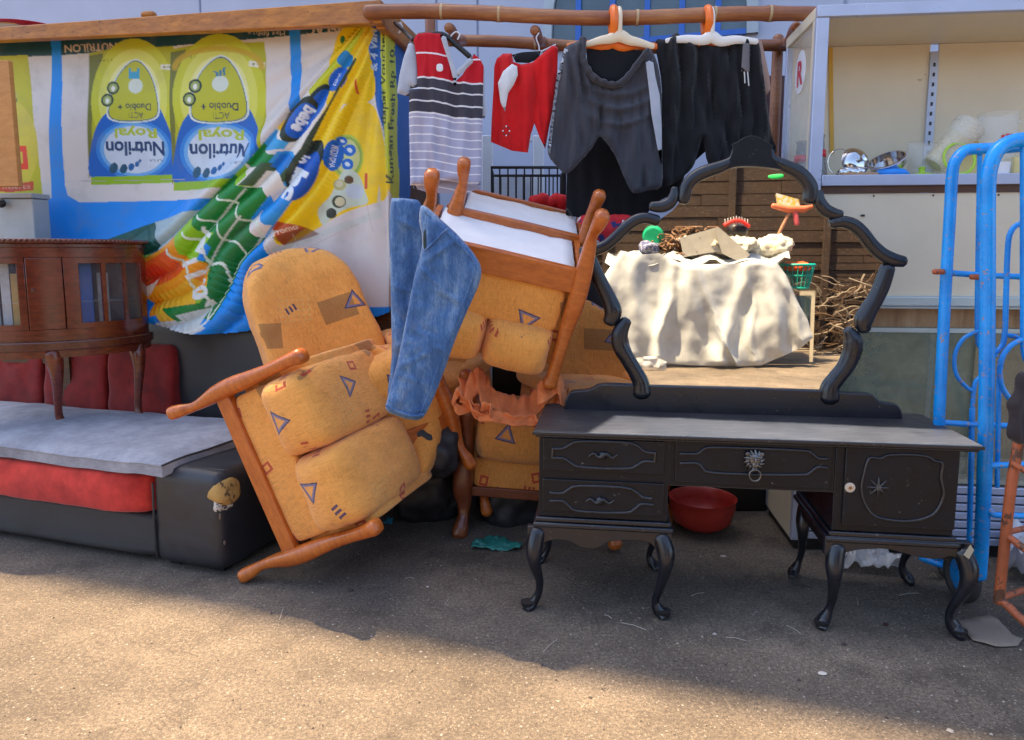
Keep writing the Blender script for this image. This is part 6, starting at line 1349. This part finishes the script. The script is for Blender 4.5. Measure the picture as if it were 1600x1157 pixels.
scroll([(1026, 345, 8.5), (1010, 341, 8.5), (994, 344, 9), (978, 355, 9), (962, 371, 9), (946, 384, 9), (926, 392, 9), (910, 393, 8)])
scroll([(920, 402, 11), (930, 424, 11), (941, 446, 11), (952, 468, 12), (958, 488, 14), (953, 502, 11)])
scroll([(978, 503, 9), (969, 520, 13), (969, 540, 13), (981, 562, 12), (993, 582, 12), (1001, 598, 13), (1003, 614, 15)])
scroll([(1206, 236, 3), (1208, 248, 6), (1224, 258, 9), (1244, 267, 10), (1258, 278, 10), (1267, 294, 10.5), (1266, 312, 10)])
scroll([(1279, 302, 7), (1281, 316, 9), (1290, 328, 9.5), (1303, 334, 8.5), (1313, 335, 6.5)])
scroll([(1302, 349, 8), (1318, 347, 9), (1334, 352, 9.5), (1348, 364, 9.5), (1362, 382, 9.5), (1378, 397, 10), (1396, 406, 10), (1411, 409, 8.5)])
scroll([(1388, 420, 10), (1380, 444, 11), (1370, 466, 11), (1358, 486, 12), (1350, 502, 13), (1350, 514, 10)])
scroll([(1327, 518, 8), (1334, 532, 13), (1332, 552, 13), (1322, 574, 12), (1308, 592, 12), (1298, 606, 13), (1296, 622, 15)])
cr_p = smooth([(1122, 264), (1136, 254), (1143, 242), (1145, 231), (1143, 226)], 4) + smooth([(1152, 222), (1163, 215), (1176, 212), (1190, 216), (1200, 223)], 3) + smooth([(1208, 228), (1206, 238), (1210, 250), (1222, 260), (1234, 266)], 4) + smooth([(1226, 266), (1200, 262), (1176, 260), (1150, 261), (1128, 268)], 3)
part('crest', MB().extrude([DP.hit(x, y, YM - 0.026) for x, y in cr_p], DP.ey*0.030), BP, dt, bev=0.004)
# =================================================================== RED BOWL, BAGS, SCRAPS
c = at(1098, 772, 3.55)
mb = MB().lathe([(0.0, -0.165), (0.09, -0.160), (0.145, -0.12), (0.166, -0.05), (0.170, 0.0), (0.174, 0.004), (0.165, 0.0), (0.155, -0.05), (0.13, -0.11), (0, -0.14)], Vector((c.x, c.y, 0.18)), 36)
single('red_basin', mb, basic('dark_red_plastic', (0.36, 0.028, 0.02), 0.4), 'dark red plastic basin on the ground under the dressing table', 'basin', ang=60)
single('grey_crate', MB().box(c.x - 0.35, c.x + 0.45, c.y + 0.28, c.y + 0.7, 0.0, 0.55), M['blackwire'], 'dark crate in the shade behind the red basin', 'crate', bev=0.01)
single('dark_filler', MB().cushion((0.50, 4.85, 0.70), (0.62, 0.3, 1.40), 5, 14, 0.03, seed=4), M['bag'], 'tall dark filler added behind the armchairs, left of the mirror', 'sack', ang=60)  # added only to darken the gap behind the armchairs
c = onz(958, 862); single('chair_foot', MB().tube([Vector((c.x - 0.03, c.y + 0.05, 0.20)), Vector((c.x, c.y + 0.02, 0.08)), Vector((c.x + 0.01, c.y, 0.035))], [0.03, 0.028, 0.036], 12), M['chairwood'], 'rounded orange wooden chair foot seen under the left pedestal', 'chair leg')
def crumple(name, lab, cat, poly, Z, m, amp, sd, solid=0.002, step=6, grp=None):
    P2 = [onz(x, y, 0) for x, y in poly]; pp2 = [(p.x*100, p.y*100) for p in P2]
    def to3(x, y):
        n_ = noise.noise(Vector((x*0.13, y*0.13, sd))) + 0.5*noise.noise(Vector((x*0.35, y*0.35, sd))); return Vector((x/100, y/100, 0.006 + max(0, Z*(0.4 + n_)) ))
    mb = sheet(pp2, to3, step, 0.0, 4, lambda x, y: amp*noise.noise(Vector((x*0.5, y*0.5, sd + 3))), back=False, nrm=(0, 0, 1), floor_=0.4)
    v = np.array(mb.v); v[:, 2] = np.maximum(v[:, 2], 0.004); mb.v = [tuple(a) for a in v]; mb.uv = None
    return single(name, mb, m, lab, cat, solid=solid, ang=35, group=grp)
M['plasticbag'] = glassmat('clear_plastic_film', (0.72, 0.74, 0.78), 0.5, 0.2)
crumple('plastic_bag', 'crumpled translucent plastic bag on the ground under the right pedestal', 'bag', [(1308, 876), (1330, 862), (1362, 862), (1388, 880), (1408, 888), (1404, 902), (1370, 900), (1345, 895), (1318, 897)], 0.10, M['plasticbag'], 0.03, 4, step=1.6)
crumple('film_scrap', 'turquoise scrap of plastic film on the ground beside the upright armchair foot', 'scrap', [(736, 860), (744, 846), (770, 842), (800, 850), (818, 856), (812, 863), (770, 862)], 0.025, basic('turquoise_film', (0.02, 0.20, 0.17), 0.3), 0.015, 7, step=1.5)
crumple('blue_scrap', 'small sky blue plastic scrap on the ground beside the tipped armchair', 'scrap', [(596, 822), (606, 812), (616, 812), (612, 822), (602, 826)], 0.03, basic('sky_plastic', (0.05, 0.30, 0.45), 0.3), 0.02, 9, step=1.2)
crumple('cardboard_sheet', 'dirty flattened cardboard sheet on the ground by the right front leg', 'cardboard', [(1496, 972), (1545, 966), (1560, 972), (1582, 996), (1598, 1002), (1590, 1012), (1555, 1014), (1520, 1004), (1508, 990)], 0.006, basic('dirty_cardboard', (0.24, 0.19, 0.15), 0.9, wear=(0.2, 0.15, 0.1)), 0.004, 2, step=3)
crumple('plastic_bag', 'pale crumpled bag at the right edge behind the rusty trolley', 'bag', [(1568, 880), (1590, 868), (1640, 870), (1640, 920), (1590, 922), (1572, 912)], 0.22, basic('pale_bag', (0.55, 0.57, 0.62), 0.5), 0.05, 12, step=3)
# scattered grit, one object
gr = MB(); rr = np.random.RandomState(5)
for k in range(2600):
    px = rr.uniform(0, 1600); py = rr.uniform(800, 1150); p = onz(px, py); s = 0.0016 + 0.0042*rr.rand()**3; a = rr.rand()*6
    if rr.rand() < 0.02: s *= 2.4
    o = len(gr.v); h = s*(0.5 + rr.rand()*0.5)
    gr.add([p + Vector((s*math.cos(a + b_), s*math.sin(a + b_)*(0.6 + 0.4*rr.rand()), 0.0005)) for b_ in (0, 1.6, 3.1, 4.7)] + [p + Vector((0, 0, h))], [(0, 1, 4), (1, 2, 4), (2, 3, 4), (3, 0, 4)], int(rr.rand()*3))
single('gravel', gr, [basic('grit_light', (0.40, 0.36, 0.31), 0.9), basic('grit_dark', (0.05, 0.04, 0.035), 0.9), basic('grit_brown', (0.24, 0.17, 0.11), 0.9)], 'fine grit and crumbs scattered on the asphalt', 'grit', kind='stuff', sm=False)
LIT = [(1285, 1054, 0.02, 0.006, (0.6, 0.55, 0.48), 'cream cigarette stub lying on the asphalt by the lower edge'), (1384, 978, 0.014, 0.010, (0.05, 0.015, 0.01), 'dark brown bottle cap on the asphalt before the right pedestal'), (1208, 926, 0.022, 0.003, (0.16, 0.13, 0.11), 'flat brown leaf scrap under the middle of the dressing table'), (1130, 871, 0.02, 0.008, (0.42, 0.36, 0.34), 'pale pebble under the dressing table, near the red basin'), (548, 924, 0.018, 0.009, (0.07, 0.05, 0.045), 'small dark crumb of bark on the asphalt in front of the tipped armchair'), (668, 918, 0.006, 0.004, (0.8, 0.78, 0.74), 'tiny white chip on the asphalt before the upright armchair')]
for k, (px, py, s, h, c_, lab) in enumerate(LIT):
    p = onz(px, py); single('litter', MB().cushion((p.x, p.y, h/2 + 0.001), (s*1.5, s, h), 2.5, 6, 0.001, seed=k), basic('litter_%d' % k, c_, 0.8), lab, 'litter')
WHERE = ['in front of the heap of armchairs', 'before the upright armchair', 'between the front feet of the left pedestal', 'in the middle before the dressing table', 'left of the right pedestal foot, nearer the camera', 'between the front feet of the right pedestal', 'close behind the outer right front foot', 'nearest the lower edge, below the drawers', 'just below the leftmost table foot', 'behind the left pedestal front feet', 'under the kneehole, left side', 'beside the lower foot of the tipped armchair', 'deep under the kneehole by the red basin', 'behind the inner foot of the right pedestal']
for k in range(14):
    px = [640, 700, 990, 1180, 1240, 1420, 1460, 1150, 860, 950, 1090, 440, 1230, 1340][k]; py = [905, 940, 980, 960, 985, 930, 900, 1000, 1010, 965, 930, 960, 830, 940][k]
    p = onz(px, py); a = k*1.3; L_ = 0.02 + 0.015*(k % 3)
    single('straw', MB().tube([p + Vector((-L_*math.cos(a), -L_*math.sin(a), 0.003)), p + Vector((0, 0.004, 0.006)), p + Vector((L_*math.cos(a), L_*math.sin(a), 0.003))], 0.0013, 5), bpy.data.materials['grit_light'], 'thin dry straw on the asphalt ' + WHERE[k], 'straw', 'dry straws on the asphalt')
# =================================================================== BLUE HAND TRUCKS AND RUSTY TROLLEY
M['trolley_blue'] = basic('chipped_blue_enamel', (0.002, 0.25, 0.80), 0.3, var=0.18, c2=(0.005, 0.32, 0.86), wear=(0.34, 0.22, 0.15), wscale=45, wamt=0.60, coat=0.2)
M['rust'] = basic('rusty_orange_paint', (0.36, 0.09, 0.03), 0.6, var=0.3, wear=(0.10, 0.04, 0.02), wscale=12, wamt=0.55)
def truck(lab, pole_px, arch_px, Y, r, extra, cat='hand truck', wheels=True, grp='blue tubular hand trucks'):
    t = thing('hand_truck', lab, cat, onz(*pole_px[-1][:2]) if False else at(pole_px[-1][0], pole_px[-1][1], Y), group=grp)
    q = smooth(pole_px, 5)
    part('frame_tube', MB().tube([at(x, y, Y + dy) for x, y, dy in q], r, 16), M['trolley_blue'], t, ang=60)
    for nm, L, rr_ in extra: part(nm, MB().tube([at(x, y, Y + dy) for x, y, dy in smooth(L, 5)], rr_, 12), M['trolley_blue'], t, ang=60)
    return t
t1 = truck('blue tubular hand truck nearest the dressing table, rust spots on its left pole', [(1462, 870, 0.16), (1464, 760, 0.08), (1468, 640, 0.02), (1476, 480, 0), (1484, 340, 0), (1488, 272, 0), (1494, 250, 0), (1508, 236, 0.01), (1530, 233, 0.02), (1570, 232, 0.03), (1625, 230, 0.05), (1645, 260, 0.05), (1645, 500, 0.05), (1640, 860, 0.2)], None, 2.78, 0.0215,
    [('crossbar', [(1474, 426, 0), (1530, 430, 0.01), (1600, 433, 0.03), (1642, 434, 0.05)], 0.012),
     ('inner_rod', [(1531, 240, 0.03), (1528, 400, 0.04), (1527, 520, 0.05), (1534, 545, 0.05), (1556, 556, 0.05)], 0.009),
     ('scroll_rod', [(1527, 518, 0.04), (1505, 530, 0.04), (1492, 555, 0.04), (1494, 585, 0.04), (1510, 605, 0.04), (1522, 612, 0.04)], 0.008),
     ('scroll_rod', [(1519, 660, 0.04), (1520, 625, 0.04), (1524, 598, 0.04), (1534, 590, 0.04), (1540, 600, 0.04)], 0.009),
     ('inner_rod', [(1519, 640, 0.04), (1517, 740, 0.05), (1514, 870, 0.1)], 0.011),
     ('crossbar', [(1468, 660, 0.03), (1530, 664, 0.04), (1642, 668, 0.06)], 0.012)])
for px, py in ((1470, 425), (1528, 433)): part('bolt', MB().tube([at(px - 10, py, 2.755), at(px + 3, py, 2.76)], 0.011, 10), M['rust'], t1)
t2 = truck('blue tubular hand truck in front of the first, thicker pole by the right edge', [(1530, 900, 0.10), (1535, 820, 0.06), (1541, 640, 0.0), (1543, 440, 0), (1543, 300, 0), (1547, 262, 0), (1558, 236, 0), (1580, 222, 0.005), (1612, 218, 0.01), (1665, 218, 0.03), (1700, 250, 0.03), (1700, 600, 0.05), (1690, 900, 0.1)], None, 2.60, 0.0265,
    [('inner_rod', [(1600, 222, 0.01), (1600, 500, 0.02), (1602, 555, 0.02), (1612, 570, 0.02)], 0.013),
     ('inner_rod', [(1650, 340, 0.06), (1600, 348, 0.06), (1580, 362, 0.06), (1574, 400, 0.06), (1570, 520, 0.06), (1562, 545, 0.06), (1552, 552, 0.05)], 0.010),
     ('scroll_rod', [(1606, 528, 0.02), (1580, 540, 0.02), (1564, 565, 0.02), (1564, 600, 0.02), (1580, 625, 0.02), (1600, 632, 0.02)], 0.010),
     ('inner_rod', [(1570, 524, 0.07), (1590, 528, 0.06), (1606, 548, 0.05)], 0.009),
     ('inner_rod', [(1561, 590, 0.07), (1560, 640, 0.07), (1558, 760, 0.08)], 0.009),
     ('crossbar', [(1543, 728, 0.01), (1600, 726, 0.02), (1690, 724, 0.04)], 0.012),
     ('toe_rod', [(1536, 780, 0.05), (1548, 800, 0.03), (1570, 806, 0.02), (1690, 806, 0.04)], 0.012)])
def wheel(px, py, Y, r, t, nm='wheel'):
    c = at(px, py, Y); c.z = r
    w_ = part(nm, MB().tube([c + Vector((0.02*0, r*0.82*math.cos(a), r*0.82*math.sin(a))) for a in np.linspace(0, 2*math.pi, 33)[:-1]], r*0.19, 10, closed=True), M['leather_dusty'], t, ang=60)
    part('rim', MB().lathe([(0.0, -0.02), (r*0.2, -0.02), (r*0.25, -0.01), (r*0.66, -0.006), (r*0.70, 0.012), (0, 0.012)], c, 24, (1, 0, 0)), M['trolley_blue'], w_)
wheel(1506, 860, 2.80, 0.11, t2); wheel(1478, 880, 3.02, 0.075, t1)
part('toe_plate', MB().tube([at(x, y, 3.0) for x, y in ((1440, 873), (1466, 882), (1492, 888))], 0.014, 10), M['trolley_blue'], t1)
tr_ = thing('rusty_trolley', 'rusty orange tubular trolley at the lower right edge', 'trolley', onz(1560, 930))
YT = 2.46
for L, rr_, nm in (([(1592, 690, 0.02), (1580, 760, 0.0), (1571, 840, 0), (1562, 925, 0), (1560, 940, 0)], 0.018, 'post'), ([(1650, 690, 0.3), (1640, 940, 0.3)], 0.018, 'post'),
                   ([(1584, 726, 0), (1606, 738, -0.06), (1640, 752, -0.14)], 0.011, 'rung'), ([(1572, 836, 0), (1606, 862, -0.08), (1640, 888, -0.16)], 0.013, 'rung'), ([(1563, 936, 0), (1590, 962, -0.06), (1630, 1000, -0.14)], 0.015, 'rung'), ([(1572, 832, 0), (1602, 826, 0.12), (1640, 818, 0.28)], 0.011, 'rung'), ([(1566, 934, 0), (1602, 922, 0.10), (1640, 915, 0.28)], 0.012, 'rung')):
    part(nm, MB().tube([at(x, y, YT + dy) for x, y, dy in smooth(L, 3)], rr_, 12), M['rust'], tr_, ang=60)
dcl = sheet(smooth([(1592, 582), (1604, 580), (1640, 585), (1640, 690), (1600, 695), (1582, 690), (1572, 678), (1576, 650), (1572, 630), (1584, 612), (1586, 592)], 3, True), to(2.42), 4, 0.02, 12, hang_relief(0.02, 40))
single('dark_rag', dcl, clothmat('dark_purple_rag', (0.035, 0.028, 0.032)), 'dark brownish purple rag hung on the trolley at the right edge', 'rag', ang=60)
# =================================================================== ACROSS THE STREET (seen in the mirror)
def refl(px, py, Y):
    v = at(px, py, Y); n_ = DP.ey; o = DP.w(0, YM - 0.002, 0); return v - n_*(2*((v - o).dot(n_)))
NR = Vector((-DP.ey.x, DP.ey.y, 0)); nback = (refl(1100, 500, 8.0) - refl(1100, 500, 9.0)).normalized()
M['tarp'] = None
def tarpmat():
    m, b, tc = newmat('white_tarpaulin', 0.55, 0, 0.4); n = noise_tex(tc.outputs['Object'], 2.5, 7, 0.7)
    lk(ramp(n, [(0.35, (0.42, 0.45, 0.47)), (0.62, (0.54, 0.57, 0.58)), (0.76, (0.40, 0.34, 0.25))]), b, 'Base Color'); bump(b, noise_tex(tc.outputs['Object'], 4, 3), 0.2, 0.02); return m
M['tarp'] = tarpmat()
TD = 8.9
tarp = thing('tarpaulin', 'dirty white tarpaulin draped over a market table, seen in the mirror', 'tarpaulin', refl(1120, 575, TD))
tp = [(970, 392), (1000, 398), (1030, 396), (1060, 410), (1090, 414), (1150, 412), (1180, 406), (1215, 412), (1228, 430), (1245, 470), (1262, 500), (1270, 528), (1250, 545), (1215, 560), (1190, 571), (1150, 573), (1080, 571), (1040, 568), (1000, 560), (960, 560), (940, 500), (945, 430)]
def tfold(x, y):
    f = min(1, max(0, (y - 395)/150)); xx = x + 16*nz3(x*0.012, y*0.010, 1, 3) + (x - 1110)*0.10*f
    v = 0
    for cx_, w_, h_, k_ in ((992, 16, 0.16, 0.3), (1040, 9, 0.22, -0.25), (1084, 20, 0.14, 0.2), (1112, 6, 0.15, 0.45), (1150, 14, 0.24, -0.3), (1176, 5, 0.10, 0.2), (1212, 12, 0.20, 0.35), (1244, 7, 0.12, 0.5)):
        v += h_*(0.25 + 0.75*f)*math.exp(-((xx - cx_ - k_*(y - 480) - 8*nz3(y*0.02, cx_, 1, 5))/w_)**2)
    return 0.55*v + 0.12*nz3(x*0.022, y*0.010, 1, 9) + 0.035*nz3(x*0.045, y*0.03, 1, 19) + 0.012*abs(nz3(x*0.10, y*0.05, 1, 29))
part('front', sheet(tp, lambda x, y: refl(x, y, TD), 4.5, 0.02, 10, tfold, back=False, nrm=nback, floor_=0.4), M['tarp'], tarp, ang=70)
tb = MB(); K = 30
vs = []
for j in range(13):
    for i in range(K + 1):
        x = 945 + 290*i/K; p = refl(x, 404 + 6*math.sin(i), TD + 0.02); p = p - nback*(1.2*j/12); p.z += 0.10*math.sin(j/12*math.pi) + 0.06*noise.noise(Vector((i*0.4, j*0.5, 2))) - (0.05 if j == 0 else 0); vs.append(p)
tb.add(vs, [(j*(K + 1) + i, j*(K + 1) + i + 1, (j + 1)*(K + 1) + i + 1, (j + 1)*(K + 1) + i) for j in range(12) for i in range(K)]); part('top', tb, M['tarp'], tarp, ang=70)
# heap on top
def heap(name, lab, cat, px, py, Y, sx_, sz_, m, k=2.6, nzv=0.06, sd=0, d=0.5, n=12):
    c = refl(px, py, Y); return single(name, MB().cushion(c, (sx_, d, sz_), k, n, nzv, seed=sd), m, lab, cat, ang=50)
M['sack'] = basic('white_sack', (0.46, 0.44, 0.38), 0.8, wear=(0.40, 0.30, 0.15), wscale=5, wamt=0.6, bmp=0.4, bscale=14)
heap('sack', 'white sack lying on the left of the tarpaulin heap, seen in the mirror', 'sack', 1100, 388, 9.3, 0.75, 0.28, M['sack'], 2.4, 0.10, 2)
heap('sack', 'long white sack sloping down the middle of the heap, seen in the mirror', 'sack', 1150, 385, 9.2, 0.6, 0.24, M['sack'], 2.2, 0.10, 6)
heap('sack', 'cream sack at the right end of the heap, seen in the mirror', 'sack', 1206, 386, 9.4, 0.55, 0.26, M['sack'], 2.4, 0.08, 9)
heap('rag_bundle', 'blue and grey rag bundle at the left of the heap, seen in the mirror', 'rags', 1013, 388, 9.2, 0.25, 0.18, basic('navy_rag', (0.06, 0.07, 0.16), 0.8, wear=(0.3, 0.3, 0.35), wscale=20, wamt=0.5), 2.2, 0.05, 3)
def box_at(name, lab, cat, poly, Y, m, th):
    q = [refl(x, y, Y) for x, y in poly]; mb = MB().extrude(q, nback*(-th)); return single(name, mb, m, lab, cat, sm=False)
box_at('cardboard_box', 'opened cream cardboard flap standing on the heap, seen in the mirror', 'cardboard', [(1062, 372), (1118, 356), (1128, 392), (1068, 402)], 9.0, M['sack'], 0.03)
box_at('cardboard_box', 'brown-edged white carton lid leaning to the right on the heap, seen in the mirror', 'cardboard', [(1116, 356), (1124, 356), (1172, 398), (1160, 412), (1128, 396)], 8.95, M['sack'], 0.04)
wm = MB(); rr = np.random.RandomState(3)
for k in range(46):
    cx_, cy_ = rr.uniform(1030, 1105), rr.uniform(362, 402); pts = []
    x, y = cx_, cy_; a = rr.uniform(0, 6)
    for j in range(9): x += 6*math.cos(a); y += 3.2*math.sin(a); a += rr.uniform(0.2, 0.8); pts.append(refl(x, min(402, max(355, y)), 9.0 + 0.4*rr.rand()))
    wm.tube(smooth(pts, 3), 0.008 + 0.006*rr.rand(), 5)
single('wire_tangle', wm, basic('rusty_wire', (0.22, 0.12, 0.06), 0.7), 'tangle of rusty wire and cable on the left of the heap, seen in the mirror', 'wire', kind='stuff')
M['greenpl'] = basic('green_plastic', (0.0, 0.30, 0.13), 0.5); M['tealpl'] = basic('teal_plastic', (0.0, 0.33, 0.28), 0.5)
c = refl(1020, 370, 9.25); bkt = thing('green_basin', 'green plastic basin standing on edge at the left of the heap, seen in the mirror', 'basin', c)
part('bowl', MB().lathe([(0, 0.0), (0.10, 0.0), (0.13, 0.07), (0.14, 0.07), (0.11, -0.008), (0, -0.008)], c, 24, nback*-1 + Vector((0, 0, 0.2))), M['greenpl'], bkt)
bsk = thing('teal_basket', 'teal plastic basket of orange things by the tarpaulin, seen in the mirror', 'basket', refl(1245, 448, 9.3))
bc = refl(1245, 414, 9.3)
def bring(z, s): return [bc + Vector((s*math.cos(a)*0.22, s*math.sin(a)*0.15, z)) for a in np.linspace(0, 2*math.pi, 21)[:-1]]
part('rim', MB().tube(bring(0.0, 1.0), 0.018, 8, closed=True), M['tealpl'], bsk); part('hoop', MB().tube(bring(-0.14, 0.85), 0.010, 6, closed=True), M['tealpl'], bsk); part('base', MB().tube(bring(-0.30, 0.72), 0.014, 6, closed=True), M['tealpl'], bsk)
stv = MB()
for k in range(20): stv.tube([bring(0, 1.0)[k], bring(-0.30, 0.72)[k]], 0.008, 5)
part('staves', stv, M['tealpl'], bsk, kind='stuff')
part('contents', MB().cushion(bc + Vector((0, 0, -0.02)), (0.38, 0.25, 0.12), 2.5, 10, 0.03), basic('orange_contents', (0.75, 0.10, 0.02), 0.6), bsk)
sp2 = thing('orange_tool', 'upright wooden tool with an orange head and a patterned bag, seen in the mirror', 'tool', refl(1215, 372, 9.6))
part('handle', MB().tube([refl(1214, 372, 9.6), refl(1234, 330, 9.6)], 0.022, 8), M['rawwood'], sp2)
part('head', MB().tube([refl(x, y, 9.6) for x, y in ((1208, 322), (1232, 327), (1256, 327), (1272, 322))], [0.035, 0.05, 0.045, 0.02], 10), basic('orange_paint', (0.60, 0.14, 0.06), 0.5), sp2)
part('grip', MB().tube([refl(1242, 330, 9.6), refl(1245, 350, 9.6)], 0.035, 8), basic('pink_grip', (0.60, 0.10, 0.12), 0.5), sp2)
box_at('patterned_bag', 'yellow and white patterned bag resting on the orange tool, seen in the mirror', 'bag', [(1213, 302), (1248, 312), (1250, 324), (1216, 322)], 9.62, floral() if False else basic('yellow_print', (0.72, 0.50, 0.08), 0.6, wear=(0.7, 0.68, 0.6), wscale=18, wamt=0.48), 0.12)
cf = refl(1152, 362, 9.3); fn_ = thing('red_brush', 'red bristled brush head poking up from the heap, seen in the mirror', 'brush', cf)
part('head', MB().cushion(cf, (0.26, 0.16, 0.22), 2.2, 10, 0.02), M['blackwire'], fn_); part('rim', MB().tube([refl(x, y, 9.2) for x, y in smooth([(1132, 352), (1145, 346), (1158, 346), (1170, 354)], 4)], 0.024, 8), basic('bright_red_plastic', (0.70, 0.03, 0.02), 0.4), fn_)
for k in range(9): x = 1133 + k*4.4; part('bristle', MB().tube([refl(x, 350, 9.2), refl(x, 338 + abs(k - 4)*1.2, 9.2)], 0.005, 5), M['white'], fn_)
box_at('white_frame_stand', 'glimpse of a cream framed board at the right of the tarpaulin, seen in the mirror', 'stand', [(1250, 455), (1274, 455), (1270, 566), (1265, 566), (1268, 462), (1250, 462)], 9.1, M['cream'], 0.03)
box_at('dark_glass', 'dark glass panel behind the cream frame, seen in the mirror', 'panel', [(1238, 462), (1268, 462), (1266, 530), (1240, 530)], 9.2, M['glass_dark'], 0.02)
# plank wall
OB = refl(1180, 575, 10.9); WPl = Plane(OB.x, OB.y, DP_yaw := R(-7.75 - 7.75 + 7.75))
M['plank'] = woodmat('weathered_plank', (0.010, 0.006, 0.004), (0.060, 0.030, 0.016), 0.75, 0, (1.6, 12, 12), 5, wear=(0.13, 0.10, 0.075), wamt=0.58)
pw = thing('plank_wall', 'dark weathered wall of horizontal planks across the street, seen in the mirror', 'wall', OB)
rr = np.random.RandomState(8)
xw = -4.5
zz = 0.0; row = 0
while zz < 3.3:
    h = 0.17 + 0.05*rr.rand() if zz > 1.35 else 0.085 + 0.03*rr.rand(); x = -5.0
    while x < 5.0:
        w_ = 1.6 + 1.2*rr.rand(); yo = rr.uniform(-0.02, 0.02)
        part('plank', MB().box(x + 0.004, x + w_ - 0.004, -0.03 + yo, 0.0 + yo, zz, zz + h - 0.012, WPl.w), M['plank'], pw, bev=0); x += w_
    zz += h
for x in (-2.4, -0.5, 0.9, 2.3): part('stud', MB().box(x, x + 0.09, 0.025, 0.10, 0, 3.3, WPl.w), M['plank'], pw)
part('backing', MB().box(-5, 5, -0.16, -0.12, 0, 3.3, WPl.w), M['blackwire'], pw)
br = MB(); rr = np.random.RandomState(21)
for k in range(170):
    x, y = rr.uniform(1270, 1400), rr.uniform(440, 575); pts = []; a = rr.uniform(0, 6.3); D_0 = 10.0 + 0.6*rr.rand()
    for j in range(7): x += 9*math.cos(a); y += 6*math.sin(a); a += rr.uniform(-0.5, 0.6); pts.append(refl(x, min(y, 585), D_0))
    q = [Vector((p[0], p[1], max(0.01, p[2]))) for p in smooth(pts, 3)]; br.tube(q, 0.006 + 0.008*rr.rand(), 5, mi=k % 3)
single('dry_branches', br, [basic('twig_grey', (0.22, 0.18, 0.14), 0.9), basic('twig_brown', (0.10, 0.06, 0.035), 0.9), basic('twig_dark', (0.035, 0.022, 0.015), 0.9)], 'tangle of dry twigs and cable against the plank wall, seen in the mirror', 'branches', kind='stuff')
single('green_rag', MB().cushion(refl(1212, 276, 10.5), (0.22, 0.03, 0.07), 2.5, 8, 0.01), basic('neon_green', (0.02, 0.55, 0.12), 0.6), 'bright green strip on the plank wall, seen in the mirror', 'strip')
crl = MB()
def crump2(lab, poly, Y, m, sd):
    q = sheet(poly, lambda x, y: refl(x, y, Y), 5, 0.05, 10, lambda x, y: 0.08*nz3(x*0.1, y*0.1, 1, sd), back=False, nrm=nback); return single('plastic_heap', q, m, lab, 'plastic')
crump2('crumpled clear plastic at the left foot of the tarpaulin, seen in the mirror', [(990, 560), (1020, 556), (1042, 566), (1040, 580), (1010, 582), (985, 578)], 8.7, M['plasticbag'], 4)
